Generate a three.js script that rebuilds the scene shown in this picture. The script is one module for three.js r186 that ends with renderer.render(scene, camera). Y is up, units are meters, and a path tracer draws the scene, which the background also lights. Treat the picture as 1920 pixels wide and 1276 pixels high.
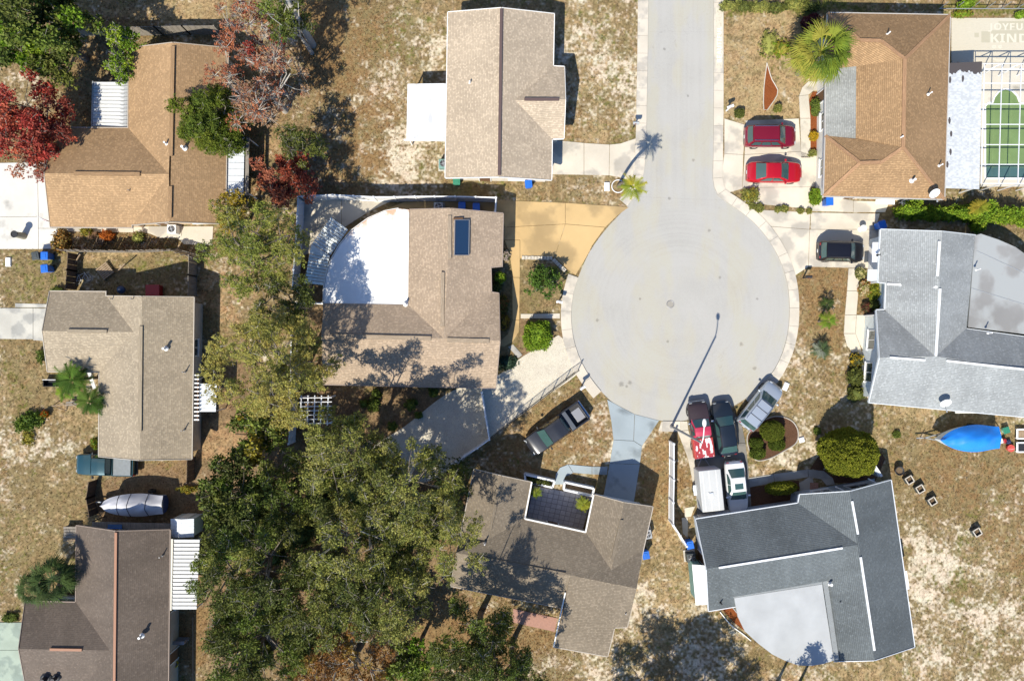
import * as THREE from 'three';
import { Sky } from 'three/addons/objects/Sky.js';
import { mergeGeometries, toCreasedNormals } from 'three/addons/utils/BufferGeometryUtils.js';
import { RoundedBoxGeometry } from 'three/addons/geometries/RoundedBoxGeometry.js';

// ---------------------------------------------------------------- camera, sky, sun, exposure
const CAM_Y = 59.5, FOCAL = 1280;                       // drone height in metres, focal length in photo pixels
const scene = new THREE.Scene();
const camera = new THREE.PerspectiveCamera(2 * Math.atan(638 / FOCAL) * 180 / Math.PI, 1024 / 680, 1, 900);
camera.up.set(0, 0, -1);
camera.position.set(0, CAM_Y, 0);
camera.lookAt(0, 0, 0);
const renderer = new THREE.WebGLRenderer({ antialias: true });
renderer.setSize(1024, 680);
renderer.toneMapping = THREE.LinearToneMapping;
renderer.toneMappingExposure = 1.58;
renderer.shadowMap.enabled = true;
const SUN_DIR = new THREE.Vector3(-0.402, 1, 0.819).normalize();
const sky = new Sky();
sky.name = 'sky'; sky.scale.setScalar(800);
sky.userData = { kind: 'structure', label: 'clear blue winter daytime sky above the houses', category: 'sky' };
sky.material.uniforms.sunPosition.value.copy(SUN_DIR);
sky.material.uniforms.turbidity.value = 3;
sky.material.uniforms.rayleigh.value = 1.2;
sky.material.uniforms.mieCoefficient.value = 0.004;
scene.add(sky);
scene.environmentIntensity = 0.13;
const sun = new THREE.DirectionalLight(new THREE.Color().setRGB(1, 0.925, 0.785), 4.75);
sun.name = 'sun';
sun.position.copy(SUN_DIR).multiplyScalar(150);
sun.castShadow = true;
sun.shadow.mapSize.set(4096, 4096);
Object.assign(sun.shadow.camera, { left: -75, right: 75, top: 75, bottom: -75, near: 10, far: 320 });
scene.add(sun, sun.target);

// ---------------------------------------------------------------- helpers
const V = (x, y, z) => new THREE.Vector3(x, y, z);
let seedState = 12345;
const reseed = (n) => { seedState = n | 0; };
const rnd = () => { seedState = (seedState + 0x6d2b79f5) | 0; let t = Math.imul(seedState ^ (seedState >>> 15), 1 | seedState); t = (t + Math.imul(t ^ (t >>> 7), 61 | t)) ^ t; return ((t ^ (t >>> 14)) >>> 0) / 4294967296; };
const rr = (a, b) => a + (b - a) * rnd();
const clamp = (x, a = 0, b = 1) => Math.min(b, Math.max(a, x));
const mixn = (a, b, t) => a + (b - a) * t;
const sstep = (a, b, x) => { const t = clamp((x - a) / (b - a)); return t * t * (3 - 2 * t); };
// survey: photo pixel and height above ground -> point in metres
const P = (px, py, h = 0) => V((px - 960) / FOCAL * (CAM_Y - h), h, (py - 638) / FOCAL * (CAM_Y - h));
const PP = (list, h) => list.map((p) => P(p[0], p[1], p[2] ?? h ?? 0));
const PXM = FOCAL / CAM_Y;                              // pixels per metre on the ground

const hash = (x, y, s) => { let h = (Math.imul(x, 374761393) + Math.imul(y, 668265263) + Math.imul(s, 974634777)) | 0; h = Math.imul(h ^ (h >>> 13), 1274126177); return ((h ^ (h >>> 16)) >>> 0) / 4294967296; };
const noise = (x, y, s = 0) => { const ix = Math.floor(x), iy = Math.floor(y); let fx = x - ix, fy = y - iy; fx = fx * fx * (3 - 2 * fx); fy = fy * fy * (3 - 2 * fy);
  const a = hash(ix, iy, s), b = hash(ix + 1, iy, s), c = hash(ix, iy + 1, s), d = hash(ix + 1, iy + 1, s); return a + (b - a) * fx + (c - a) * fy + (a - b - c + d) * fx * fy; };
const fbm = (x, y, s = 0, o = 4) => { let v = 0, a = 0.5, n = 0; for (let i = 0; i < o; i++) { v += a * noise(x, y, s + i * 17); n += a; x *= 2.03; y *= 2.03; a *= 0.5; } return v / n; };
const pnoise = (x, y, p, s) => { const ix = Math.floor(x), iy = Math.floor(y), m = (q) => ((q % p) + p) % p; let fx = x - ix, fy = y - iy; fx = fx * fx * (3 - 2 * fx); fy = fy * fy * (3 - 2 * fy);
  const a = hash(m(ix), m(iy), s), b = hash(m(ix + 1), m(iy), s), c = hash(m(ix), m(iy + 1), s), d = hash(m(ix + 1), m(iy + 1), s); return a + (b - a) * fx + (c - a) * fy + (a - b - c + d) * fx * fy; };
const pfbm = (u, v, p, s, o = 4) => { let r = 0, a = 0.5, n = 0; for (let i = 0; i < o; i++) { r += a * pnoise(u * p, v * p, p, s + i * 31); n += a; p *= 2; a *= 0.5; } return r / n; };
const enc = (c) => { c = clamp(c); return Math.round(255 * (c <= 0.0031308 ? 12.92 * c : 1.055 * Math.pow(c, 1 / 2.4) - 0.055)); };
// fn(u, v) -> linear [r, g, b]; colour = true stores sRGB
function texture(w, h, fn, colour = true, wrap = THREE.RepeatWrapping) {
  const d = new Uint8Array(w * h * 4);
  for (let y = 0, o = 0; y < h; y++) for (let x = 0; x < w; x++, o += 4) {
    const c = fn((x + 0.5) / w, (y + 0.5) / h, x, y);
    if (colour) { d[o] = enc(c[0]); d[o + 1] = enc(c[1]); d[o + 2] = enc(c[2]); } else d[o] = d[o + 1] = d[o + 2] = Math.round(255 * clamp(c));
    d[o + 3] = 255;
  }
  const t = new THREE.DataTexture(d, w, h);
  t.magFilter = THREE.LinearFilter; t.minFilter = THREE.LinearMipmapLinearFilter; t.generateMipmaps = true; t.wrapS = t.wrapT = wrap;
  if (colour) t.colorSpace = THREE.SRGBColorSpace;
  t.needsUpdate = true;
  return t;
}
const rep = (t, size) => { const c = t.clone(); c.repeat.set(1 / size, 1 / size); c.needsUpdate = true; return c; };
function mat(c, rough = 0.85, o = {}) {
  const m = new THREE.MeshPhysicalMaterial({ roughness: rough, side: THREE.DoubleSide, ...o });
  if (Array.isArray(c)) m.color.setRGB(...c); else m.color.set(c);
  return m;
}

// ---------------------------------------------------------------- things, parts, names
const counts = new Map();
function numbered(name) { const n = counts.get(name) ?? 0; counts.set(name, n + 1); return n ? name + '_' + String(n).padStart(3, '0') : name; }
function tag(o, label, category, group, kind) { Object.assign(o.userData, { label, category }); if (group) o.userData.group = group; if (kind) o.userData.kind = kind; return o; }
function thing(name, label, category, pos = V(0, 0, 0), turn = 0, group, kind) {
  const o = new THREE.Group(); o.name = numbered(name); o.position.copy(pos); o.rotation.y = turn; scene.add(o);
  return tag(o, label, category, group, kind);
}
function shadowed(m) { m.castShadow = m.receiveShadow = true; return m; }
function part(parent, name, geo, material) { const m = shadowed(new THREE.Mesh(geo, material)); m.name = name; parent.add(m); return m; }
function sub(parent, name) { const g = new THREE.Group(); g.name = name; parent.add(g); return g; }
const rootPos = (o) => { const p = V(0, 0, 0); for (let q = o; q && q !== scene; q = q.parent) p.add(q.position); return p; };
function partW(parent, name, geo, material) { const p = rootPos(parent); geo.translate(-p.x, -p.y, -p.z); return part(parent, name, geo, material); }   // geometry given in world metres
function copyOf(o, pos, turn, label) { const c = o.clone(); c.userData = { ...o.userData }; c.name = numbered(o.name.replace(/_\d{3}$/, '')); if (pos) c.position.copy(pos); if (turn !== undefined) c.rotation.y = turn; if (label) c.userData.label = label; scene.add(c); return c; }

// ---------------------------------------------------------------- geometry builders
class MB {                                              // triangles with flat normals and uv in metres
  constructor() { this.p = []; this.n = []; this.u = []; }
  tri(a, b, c, ua, ub, uc, n) {
    if (!n) n = V().crossVectors(V().subVectors(b, a), V().subVectors(c, a)).normalize();
    this.p.push(a.x, a.y, a.z, b.x, b.y, b.z, c.x, c.y, c.z);
    for (let i = 0; i < 3; i++) this.n.push(n.x, n.y, n.z);
    this.u.push(...ua, ...ub, ...uc);
  }
  quad(a, b, c, d, w, h) { const W = w ?? a.distanceTo(b), HH = h ?? a.distanceTo(d); this.tri(a, b, c, [0, 0], [W, 0], [W, HH]); this.tri(a, c, d, [0, 0], [W, HH], [0, HH]); }
  geo() { const g = new THREE.BufferGeometry(); g.setAttribute('position', new THREE.Float32BufferAttribute(this.p, 3)); g.setAttribute('normal', new THREE.Float32BufferAttribute(this.n, 3)); g.setAttribute('uv', new THREE.Float32BufferAttribute(this.u, 2)); return g; }
}
const areaXZ = (pts) => { let a = 0; pts.forEach((p, i) => { const q = pts[(i + 1) % pts.length]; a += p.x * q.z - q.x * p.z; }); return a / 2; };
const upw = (pts) => (areaXZ(pts) > 0 ? [...pts].reverse() : pts);   // order that faces up
// a slab under the polygon `pts` (points in space), t thick
function slab(pts, t, opt = {}) {
  pts = upw(pts);
  const mb = new MB(), n = V(0, 0, 0);
  pts.forEach((p, i) => { const q = pts[(i + 1) % pts.length]; n.x += (p.y - q.y) * (p.z + q.z); n.y += (p.z - q.z) * (p.x + q.x); n.z += (p.x - q.x) * (p.y + q.y); });
  n.normalize(); if (n.y < 0) n.negate();
  let ux = V(1, 0, 0), vx = V(0, 0, -1);
  if (Math.hypot(n.x, n.z) > 0.02) { const down = V(n.x, 0, n.z).normalize(); ux = V(-down.z, 0, down.x); vx = V().crossVectors(n, ux).normalize(); }
  const uv = (p) => [p.dot(ux), p.dot(vx)];
  const flat = pts.map((p) => new THREE.Vector2(p.x, -p.z));
  for (const [i, j, k] of THREE.ShapeUtils.triangulateShape(flat, [])) {
    const a = pts[i], b = pts[j], c = pts[k];
    const up = ((b.x - a.x) * -(c.z - a.z) + (b.z - a.z) * (c.x - a.x)) > 0;
    const [A, B, C] = up ? [a, b, c] : [a, c, b];
    mb.tri(A, B, C, uv(A), uv(B), uv(C), n);
    if (!opt.open) { const d = V(0, t, 0); const A2 = A.clone().sub(d), B2 = B.clone().sub(d), C2 = C.clone().sub(d); mb.tri(A2, C2, B2, uv(A), uv(C), uv(B), n.clone().negate()); }
  }
  pts.forEach((p, i) => { const q = pts[(i + 1) % pts.length], d = V(0, t, 0); mb.quad(p.clone().sub(d), q.clone().sub(d), q, p); });
  return mb.geo();
}
// a prism from y0 to y1 over a ground polygon
const prism = (pts, y0, y1) => slab(pts.map((p) => V(p.x, y1, p.z)), y1 - y0);
const bx = (w, h, d, x = 0, y = 0, z = 0) => new THREE.BoxGeometry(w, h, d).translate(x, y, z);
const rbx = (w, h, d, r, x = 0, y = 0, z = 0, s = 2) => new RoundedBoxGeometry(w, h, d, s, Math.min(r, w * 0.49, h * 0.49, d * 0.49)).translate(x, y, z);
const cyl = (r0, r1, h, x = 0, y = 0, z = 0, s = 12) => new THREE.CylinderGeometry(r0, r1, h, s).translate(x, y, z);
// a bar of section w (sideways) x h (upwards) between two points
function bar(a, b, w, h) {
  const g = new THREE.BoxGeometry(a.distanceTo(b), h, w);
  const d = V().subVectors(b, a).normalize(), side = V().crossVectors(d, V(0, 1, 0));
  if (side.length() < 1e-3) side.set(0, 0, 1); side.normalize();
  const up = V().crossVectors(side, d);
  g.applyMatrix4(new THREE.Matrix4().makeBasis(d, up, side));
  return g.translate((a.x + b.x) / 2, (a.y + b.y) / 2, (a.z + b.z) / 2);
}
function rod(a, b, r0, r1 = r0, s = 6) {
  const g = new THREE.CylinderGeometry(r1, r0, a.distanceTo(b), s, 1);
  g.applyQuaternion(new THREE.Quaternion().setFromUnitVectors(V(0, 1, 0), V().subVectors(b, a).normalize()));
  return g.translate((a.x + b.x) / 2, (a.y + b.y) / 2, (a.z + b.z) / 2);
}
const tube = (pts, r, s = 6, seg) => new THREE.TubeGeometry(new THREE.CatmullRomCurve3(pts), seg ?? pts.length * 4, r, s);
const plain = (g) => { const q = g.index ? g.toNonIndexed() : g; for (const k of Object.keys(q.attributes)) if (!['position', 'normal', 'uv'].includes(k)) q.deleteAttribute(k); return q; };
const join = (list) => mergeGeometries(list.map(plain));
// inset of a ground polygon
function inset(pts, d) {
  const p = pts, n = p.length, out = [];
  const sgn = areaXZ(p) > 0 ? 1 : -1;
  for (let i = 0; i < n; i++) {
    const a = p[(i + n - 1) % n], b = p[i], c = p[(i + 1) % n];
    const e1 = V(b.x - a.x, 0, b.z - a.z).normalize(), e2 = V(c.x - b.x, 0, c.z - b.z).normalize();
    const n1 = V(-e1.z, 0, e1.x).multiplyScalar(sgn), n2 = V(-e2.z, 0, e2.x).multiplyScalar(sgn);
    const k = V().addVectors(n1, n2); const l = k.lengthSq();
    out.push(l < 0.15 ? b.clone().addScaledVector(n1, d) : b.clone().addScaledVector(k, 2 * d / l));
  }
  return out;
}
const inPoly = (x, z, pts) => { let c = false; for (let i = 0, j = pts.length - 1; i < pts.length; j = i++) { const a = pts[i], b = pts[j]; if ((a.z > z) !== (b.z > z) && x < (b.x - a.x) * (z - a.z) / (b.z - a.z) + a.x) c = !c; } return c; };
const hard = [];                                        // ground polygons on which nothing grows
const covers = (pts) => { const b = { x0: Infinity, x1: -Infinity, z0: Infinity, z1: -Infinity }; for (const p of pts) { b.x0 = Math.min(b.x0, p.x); b.x1 = Math.max(b.x1, p.x); b.z0 = Math.min(b.z0, p.z); b.z1 = Math.max(b.z1, p.z); } hard.push({ pts, b }); };
const isHard = (x, z) => hard.some(({ pts, b }) => x > b.x0 && x < b.x1 && z > b.z0 && z < b.z1 && inPoly(x, z, pts));
// Catmull-Rom through photo points
const smooth = (list, n, h = 0) => new THREE.CatmullRomCurve3(PP(list, h)).getSpacedPoints(n);

// ---------------------------------------------------------------- surface textures
// asphalt shingles: 14 m tile, courses of 14 cm, tabs of 30 cm, each tab with its own granule tone
const COURSE = 100, TABS = 104;
const shingleTone = (u, v, k) => {
  const wob = 0.10 * Math.sin(u * 40 * Math.PI) + 0.16 * (pfbm(u, v, 24, 70 + k, 2) - 0.5);
  const row = Math.floor(v * COURSE + wob), fv = v * COURSE + wob - row;
  const off = (row % 2) * 0.5 + hash(row, 3, k) * 0.25, tu = u * TABS + off, tab = Math.floor(tu), fu = tu - tab;
  const r = hash(((tab % TABS) + TABS) % TABS, ((row % COURSE) + COURSE) % COURSE, 5 + k);
  return { r, fv, fu, row };
};
const shingleMap = (k, speck, streak) => texture(1024, 1024, (u, v, x, y) => {
  const { r, fv, fu } = shingleTone(u, v, k);
  let t = 0.8 + 0.16 * (r - 0.5) + (r > 1 - speck ? 0.12 : 0);
  if (fv < 0.2) t *= 0.74; if (fu < 0.08) t *= 0.86;
  t *= 0.9 + 0.2 * hash(x, y, k + 9);
  t *= 1 + streak * (pfbm(u, v, 5, 20 + k, 4) - 0.5) + streak * 0.8 * (pfbm(u, v * 0.25, 16, 44 + k, 3) - 0.5);
  return [t, t, t];
});
const shingleA = shingleMap(1, 0.2, 0.24), shingleB = shingleMap(2, 0.08, 0.34);
const shingleBump = texture(1024, 1024, (u, v) => { const { fv, fu, r } = shingleTone(u, v, 1); return (1 - fv) * 0.8 * (fu < 0.05 ? 0.3 : 1) + r * 0.2; }, false);
const shingle = (c, t = shingleA, bump = 0.012) => mat(c, 0.95, { map: rep(t, 14), bumpMap: rep(shingleBump, 14), bumpScale: bump, specularIntensity: 0.3 });
// pale concrete, asphalt, plaster, metal, mulch, wood
const concreteMap = texture(1024, 1024, (u, v, x, y) => { let t = 0.9 + 0.28 * (pfbm(u, v, 6, 3, 5) - 0.5) + 0.08 * (hash(x, y, 8) - 0.5); const s = pfbm(u, v, 9, 61, 4); if (s > 0.63) t *= 1 - (s - 0.63) * 1.5; return [t, t * 0.985, t * 0.96]; });
const stainedMap = texture(1024, 1024, (u, v, x, y) => { let t = 0.88 + 0.3 * (pfbm(u, v, 5, 13, 5) - 0.5) + 0.1 * (hash(x, y, 18) - 0.5); const s = pfbm(u, v, 5, 161, 5); const k = sstep(0.5, 0.68, s); t *= 1 - 0.28 * k; return [t, t * (0.98 + 0.02 * k), t * (0.95 + 0.06 * k)]; });
const grainMap = texture(512, 512, (u, v, x, y) => { const t = 0.9 + 0.25 * (pfbm(u, v, 8, 5, 4) - 0.5) + 0.08 * (hash(x, y, 2) - 0.5); return [t, t, t]; });
const speckMap = texture(512, 512, (u, v, x, y) => { const h = pnoise(u * 220, v * 220, 220, 6), q = pfbm(u, v, 6, 9, 4); const t = 0.55 + 0.75 * h * (0.6 + 0.8 * q); return [t, t * (0.96 + 0.05 * q), t * 0.95]; });
const woodMap = texture(512, 512, (u, v, x, y) => { const t = 0.72 + 0.5 * (pfbm(u * 1, v * 0.1, 40, 5, 3) - 0.5) + 0.3 * (pfbm(u, v, 6, 50, 3) - 0.5); return [t, t * 0.98, t * 0.95]; });
const fineBump = texture(512, 512, (u, v) => pfbm(u, v, 64, 7, 3), false);
const concrete = (c = [0.5, 0.465, 0.395], m = concreteMap, size = 9) => mat(c, 0.92, { map: rep(m, size), bumpMap: rep(fineBump, 2), bumpScale: 0.004, specularIntensity: 0.3 });
const grain = (c, rough = 0.85, size = 4, o = {}) => mat(c, rough, { map: rep(grainMap, size), ...o });
const M = {
  kerb: concrete([0.60, 0.555, 0.475], stainedMap, 6), walk: concrete([0.57, 0.53, 0.45]), drivePale: concrete([0.60, 0.585, 0.54]), driveStain: concrete([0.61, 0.56, 0.47], stainedMap, 7),
  driveGrey: concrete([0.42, 0.41, 0.38], stainedMap, 8), driveOrange: concrete([0.54, 0.385, 0.19], stainedMap, 12), driveBlue: concrete([0.31, 0.365, 0.40], concreteMap, 11), driveDark: concrete([0.23, 0.22, 0.20], stainedMap, 6),
  gravel: mat([0.66, 0.61, 0.51], 1, { map: rep(speckMap, 5), bumpMap: rep(fineBump, 1), bumpScale: 0.03, specularIntensity: 0.2 }),
  mulchRed: mat([0.27, 0.085, 0.03], 1, { map: rep(speckMap, 4), bumpMap: rep(fineBump, 1), bumpScale: 0.04, specularIntensity: 0.1 }),
  mulchDark: mat([0.13, 0.072, 0.045], 1, { map: rep(speckMap, 4), bumpMap: rep(fineBump, 1), bumpScale: 0.04, specularIntensity: 0.1 }),
  soil: mat([0.23, 0.165, 0.105], 1, { map: rep(speckMap, 6), bumpMap: rep(fineBump, 1), bumpScale: 0.05, specularIntensity: 0.1 }),
  lawn: mat([0.13, 0.10, 0.035], 1, { map: rep(speckMap, 5), specularIntensity: 0.1 }),
  white: grain([0.80, 0.80, 0.78], 0.55), trim: grain([0.74, 0.73, 0.70], 0.6), vinyl: grain([0.78, 0.79, 0.80], 0.45), whiteMetal: grain([0.66, 0.69, 0.71], 0.4, 1.5), greyMetal: grain([0.42, 0.44, 0.45], 0.45, 1.5, { metalness: 0.4 }),
  black: mat([0.018, 0.018, 0.02], 0.6), rubber: mat([0.02, 0.02, 0.02], 0.9), chrome: mat([0.62, 0.63, 0.65], 0.22, { metalness: 1 }), steel: mat([0.33, 0.33, 0.34], 0.45, { metalness: 0.8 }),
  glass: mat([0.03, 0.05, 0.055], 0.06, { specularIntensity: 1, clearcoat: 1, clearcoatRoughness: 0.03 }), carGlass: mat([0.04, 0.085, 0.08], 0.08, { clearcoat: 1, clearcoatRoughness: 0.03 }),
  blueBin: grain([0.012, 0.13, 0.55], 0.45, 1), greenBin: grain([0.03, 0.20, 0.12], 0.5, 1), darkBin: grain([0.05, 0.06, 0.06], 0.55, 1), teal: grain([0.17, 0.30, 0.27], 0.6, 1),
  wood: mat([0.34, 0.25, 0.16], 0.9, { map: rep(woodMap, 2) }), woodGrey: mat([0.27, 0.245, 0.21], 0.95, { map: rep(woodMap, 2) }), woodDark: mat([0.12, 0.085, 0.06], 0.9, { map: rep(woodMap, 2) }),
  terracotta: grain([0.42, 0.16, 0.07], 0.9, 1), red: grain([0.35, 0.02, 0.025], 0.5, 1), orange: grain([0.50, 0.15, 0.02], 0.8, 1), brown: grain([0.14, 0.07, 0.03], 0.8, 1), copper: grain([0.33, 0.16, 0.09], 0.7, 1), yellow: grain([0.6, 0.45, 0.03], 0.6, 1), brick: grain([0.36, 0.20, 0.15], 0.95, 1),
  bark: grain([0.17, 0.14, 0.11], 0.95, 1), barkPale: grain([0.40, 0.37, 0.32], 0.95, 1), barkDark: grain([0.07, 0.055, 0.045], 0.95, 1),
};

// ---------------------------------------------------------------- ground
// soil and lawn types: 0 dry olive grass, 1 straw, 2 pale sand, 3 orange-brown leaf litter, 4 brown leaf mould, 5 green grass, 6 wood chips
const SOIL = [[0.18, 0.135, 0.065], [0.315, 0.228, 0.12], [0.50, 0.43, 0.325], [0.20, 0.128, 0.058], [0.185, 0.125, 0.07], [0.115, 0.115, 0.027], [0.31, 0.20, 0.105]];
const BASE = [0.58, 0.25, 0.17, 0.17, 0, 0.2, 0];
// patches of ground cover (sand, straw, litter, grass), each a kind of matter with its own even-light colour: survey centre, radii, type, strength
const PATCHES = [
  [655, 70, 90, 90, 3, 0.42], [690, 230, 60, 90, 3, 0.4], [640, 320, 90, 40, 3, 0.4], [740, 120, 60, 40, 5, 0.2], [700, 230, 90, 100, 2, 0.22], [760, 300, 90, 50, 2, 0.35], [800, 90, 60, 60, 2, 0.2], [830, 20, 60, 40, 1, 0.3],
  [1130, 130, 80, 150, 2, 0.32], [1130, 130, 80, 150, 1, 0.2], [1130, 60, 40, 60, 5, 0.15], [1080, 240, 30, 60, 3, 0.3],
  [1430, 120, 110, 120, 1, 0.62], [1420, 60, 90, 40, 3, 0.25], [1480, 14, 160, 12, 5, 0.6], [1440, 80, 50, 50, 5, 0.1], [1400, 190, 60, 40, 1, 0.3],
  [1560, 580, 60, 120, 3, 0.34], [1540, 700, 80, 60, 2, 0.3], [1540, 700, 80, 60, 1, 0.2], [1530, 540, 30, 60, 5, 0.12],
  [1780, 880, 160, 80, 3, 0.22], [1780, 880, 160, 80, 0, 0.12], [1900, 990, 50, 80, 3, 0.4], [1820, 1180, 150, 130, 2, 0.36], [1730, 1090, 60, 70, 2, 0.34], [1760, 1000, 70, 50, 2, 0.2], [1500, 830, 60, 40, 2, 0.26], [1460, 900, 60, 30, 1, 0.3], [1880, 800, 60, 30, 1, 0.2], [1690, 780, 60, 20, 1, 0.25],
  [1240, 1080, 70, 130, 1, 0.32], [1200, 1140, 50, 60, 2, 0.42], [1240, 900, 50, 90, 3, 0.32], [1130, 1240, 120, 50, 2, 0.3], [1330, 1200, 60, 80, 2, 0.3], [1290, 1010, 30, 60, 3, 0.3], [1660, 1260, 120, 30, 1, 0.35], [1560, 1265, 120, 20, 2, 0.2],
  [1040, 820, 120, 90, 3, 0.36], [1090, 840, 70, 60, 2, 0.26], [1010, 780, 90, 50, 1, 0.16], [1260, 860, 40, 60, 3, 0.2],
  [60, 760, 90, 110, 1, 0.22], [60, 830, 70, 40, 2, 0.4], [120, 850, 50, 50, 2, 0.25], [80, 960, 90, 90, 1, 0.2], [80, 980, 90, 120, 0, 0.15], [60, 700, 80, 60, 0, 0.15], [50, 700, 60, 60, 3, 0.2], [20, 730, 30, 40, 5, 0.3], [60, 530, 60, 50, 5, 0.14], [60, 520, 70, 60, 3, 0.1], [20, 1100, 40, 80, 5, 0.15],
  [420, 830, 50, 60, 6, 1.1], [430, 560, 60, 60, 6, 0.5], [410, 620, 30, 60, 6, 0.4], [470, 730, 120, 80, 4, 0.35], [500, 520, 100, 70, 4, 0.35], [460, 1000, 130, 280, 4, 1.0], [700, 1050, 220, 200, 4, 1.0], [660, 1230, 220, 90, 3, 0.6], [850, 1180, 110, 70, 3, 0.5], [940, 1200, 90, 50, 3, 0.45], [1000, 1210, 70, 40, 3, 0.4], [880, 1250, 120, 40, 4, 0.4],
  [180, 130, 90, 130, 4, 0.6], [180, 170, 60, 90, 3, 0.45], [110, 230, 70, 70, 3, 0.5], [40, 60, 90, 70, 4, 0.5], [330, 20, 120, 20, 1, 0.6], [300, 40, 40, 14, 3, 0.3], [520, 240, 30, 50, 6, 0.6], [560, 250, 60, 90, 4, 0.4], [480, 60, 110, 70, 4, 0.35], [600, 90, 40, 90, 3, 0.7],
  [660, 420, 110, 70, 3, 0.3], [580, 480, 40, 140, 4, 0.6], [740, 350, 120, 14, 2, 0.1], [900, 350, 80, 20, 0, 0.2], [1080, 355, 110, 25, 1, 0.3], [1080, 355, 110, 25, 3, 0.2], [735, 780, 130, 60, 4, 1.2], [580, 700, 40, 120, 4, 0.9], [590, 780, 60, 60, 4, 1], [1010, 530, 40, 60, 0, 0.25], [1010, 530, 40, 60, 5, 0.15], [1000, 640, 60, 60, 4, 0.6],
  [240, 515, 130, 45, 0, 0.2], [300, 500, 60, 40, 5, 0.3], [220, 482, 70, 12, 1, 0.8], [300, 885, 70, 30, 3, 0.45], [300, 890, 60, 30, 4, 0.4], [250, 930, 100, 50, 4, 1], [350, 1200, 40, 70, 3, 1], [130, 690, 40, 40, 3, 0.3],
  [1560, 600, 60, 110, 3, 0.16], [1250, 930, 40, 80, 3, 0.18], [1040, 830, 100, 70, 3, 0.16], [1800, 860, 130, 70, 3, 0.2], [740, 200, 70, 110, 2, 0.14], [640, 180, 60, 120, 3, 0.2], [780, 60, 60, 50, 5, 0.2], [60, 940, 90, 110, 3, 0.12], [60, 510, 70, 60, 5, 0.12], [1120, 120, 70, 120, 5, 0.1], [1760, 1100, 60, 60, 5, 0.2], [1720, 1230, 80, 40, 5, 0.15],
  [1720, 400, 100, 30, 3, 0.3], [1850, 12, 80, 12, 5, 0.6], [1850, 30, 70, 8, 3, 0.6],
];
const GW = 2048, GH = 1362, GX = 100, GZ = 66.5;          // texture size and the metres it spans
const lw = 400, lh = 266, low = SOIL.map(() => new Float32Array(lw * lh));
for (let j = 0; j < lh; j++) for (let i = 0; i < lw; i++) {
  const px = 960 + ((i + 0.5) / lw - 0.5) * GX * PXM, py = 638 + ((j + 0.5) / lh - 0.5) * GZ * PXM;
  const wx = px + 60 * (fbm(px / 50, py / 50, 201, 3) - 0.5), wy = py + 60 * (fbm(px / 50, py / 50, 301, 3) - 0.5);
  BASE.forEach((b, t) => { low[t][j * lw + i] = b; });
  for (const [cx, cy, rx, ry, t, s] of PATCHES) {
    const d = ((wx - cx) / rx) ** 2 + ((wy - cy) / ry) ** 2;
    if (d < 1.7) low[t][j * lw + i] += s * (1 - sstep(0.5, 1.7, d));
  }
}
const lowAt = (t, u, v) => { const x = clamp(u * lw - 0.5, 0, lw - 1.001), y = clamp(v * lh - 0.5, 0, lh - 1.001), i = Math.floor(x), j = Math.floor(y), fx = x - i, fy = y - j, a = low[t], o = j * lw + i; return mixn(mixn(a[o], a[o + 1], fx), mixn(a[o + lw], a[o + lw + 1], fx), fy); };
function groundColour(u, v, fine = true) {
  const x = u * GX, z = v * GZ, w = [];
  const big = fbm(x / 5, z / 5, 900, 2) - 0.5;
  let top = -9;
  for (let t = 0; t < SOIL.length; t++) { const s = lowAt(t, u, v) + 0.8 * (fbm(x * 1.9, z * 1.9, 400 + t * 53, 4) - 0.5) + 0.55 * (fbm(x * 0.4, z * 0.4, 1400 + t * 41, 3) - 0.5) + 0.7 * (noise(x * 5.6, z * 5.6, 700 + t * 31) - 0.5) + (t === 2 ? 0.85 * (fbm(x * 0.6, z * 0.6, 2400, 4) - 0.47) : 0); w.push(s); top = Math.max(top, s); }
  let sum = 0; const c = [0, 0, 0];
  for (let t = 0; t < SOIL.length; t++) { const k = Math.exp((w[t] - top) * 8); sum += k; for (let q = 0; q < 3; q++) c[q] += k * SOIL[t][q]; }
  const g = fine ? 0.62 + 0.5 * noise(x * 9, z * 9, 31) + 0.32 * noise(x * 20, z * 20, 77) : 1;
  const hue = 0.94 + 0.12 * noise(x * 2.2, z * 2.2, 12);
  return [c[0] / sum * g, c[1] / sum * g * hue, c[2] / sum * g * hue];
}
const groundMap = texture(GW, GH, (u, v) => groundColour(u, v), true, THREE.MirroredRepeatWrapping);
{
  const S = 260, sh = new THREE.Shape([new THREE.Vector2(-S, -S), new THREE.Vector2(S, -S), new THREE.Vector2(S, S), new THREE.Vector2(-S, S)]);
  const g = new THREE.ShapeGeometry(sh); g.rotateX(-Math.PI / 2);
  const p = g.attributes.position, uv = new Float32Array(p.count * 2);
  for (let i = 0; i < p.count; i++) { uv[2 * i] = p.getX(i) / GX + 0.5; uv[2 * i + 1] = p.getZ(i) / GZ + 0.5; }
  g.setAttribute('uv', new THREE.BufferAttribute(uv, 2));
  const m = shadowed(new THREE.Mesh(g, mat([1, 1, 1], 1, { map: groundMap, specularIntensity: 0.1 })));
  m.name = 'ground'; tag(m, 'dry winter lawn and sandy soil between the houses', 'ground', undefined, 'structure'); scene.add(m);
}

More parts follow.
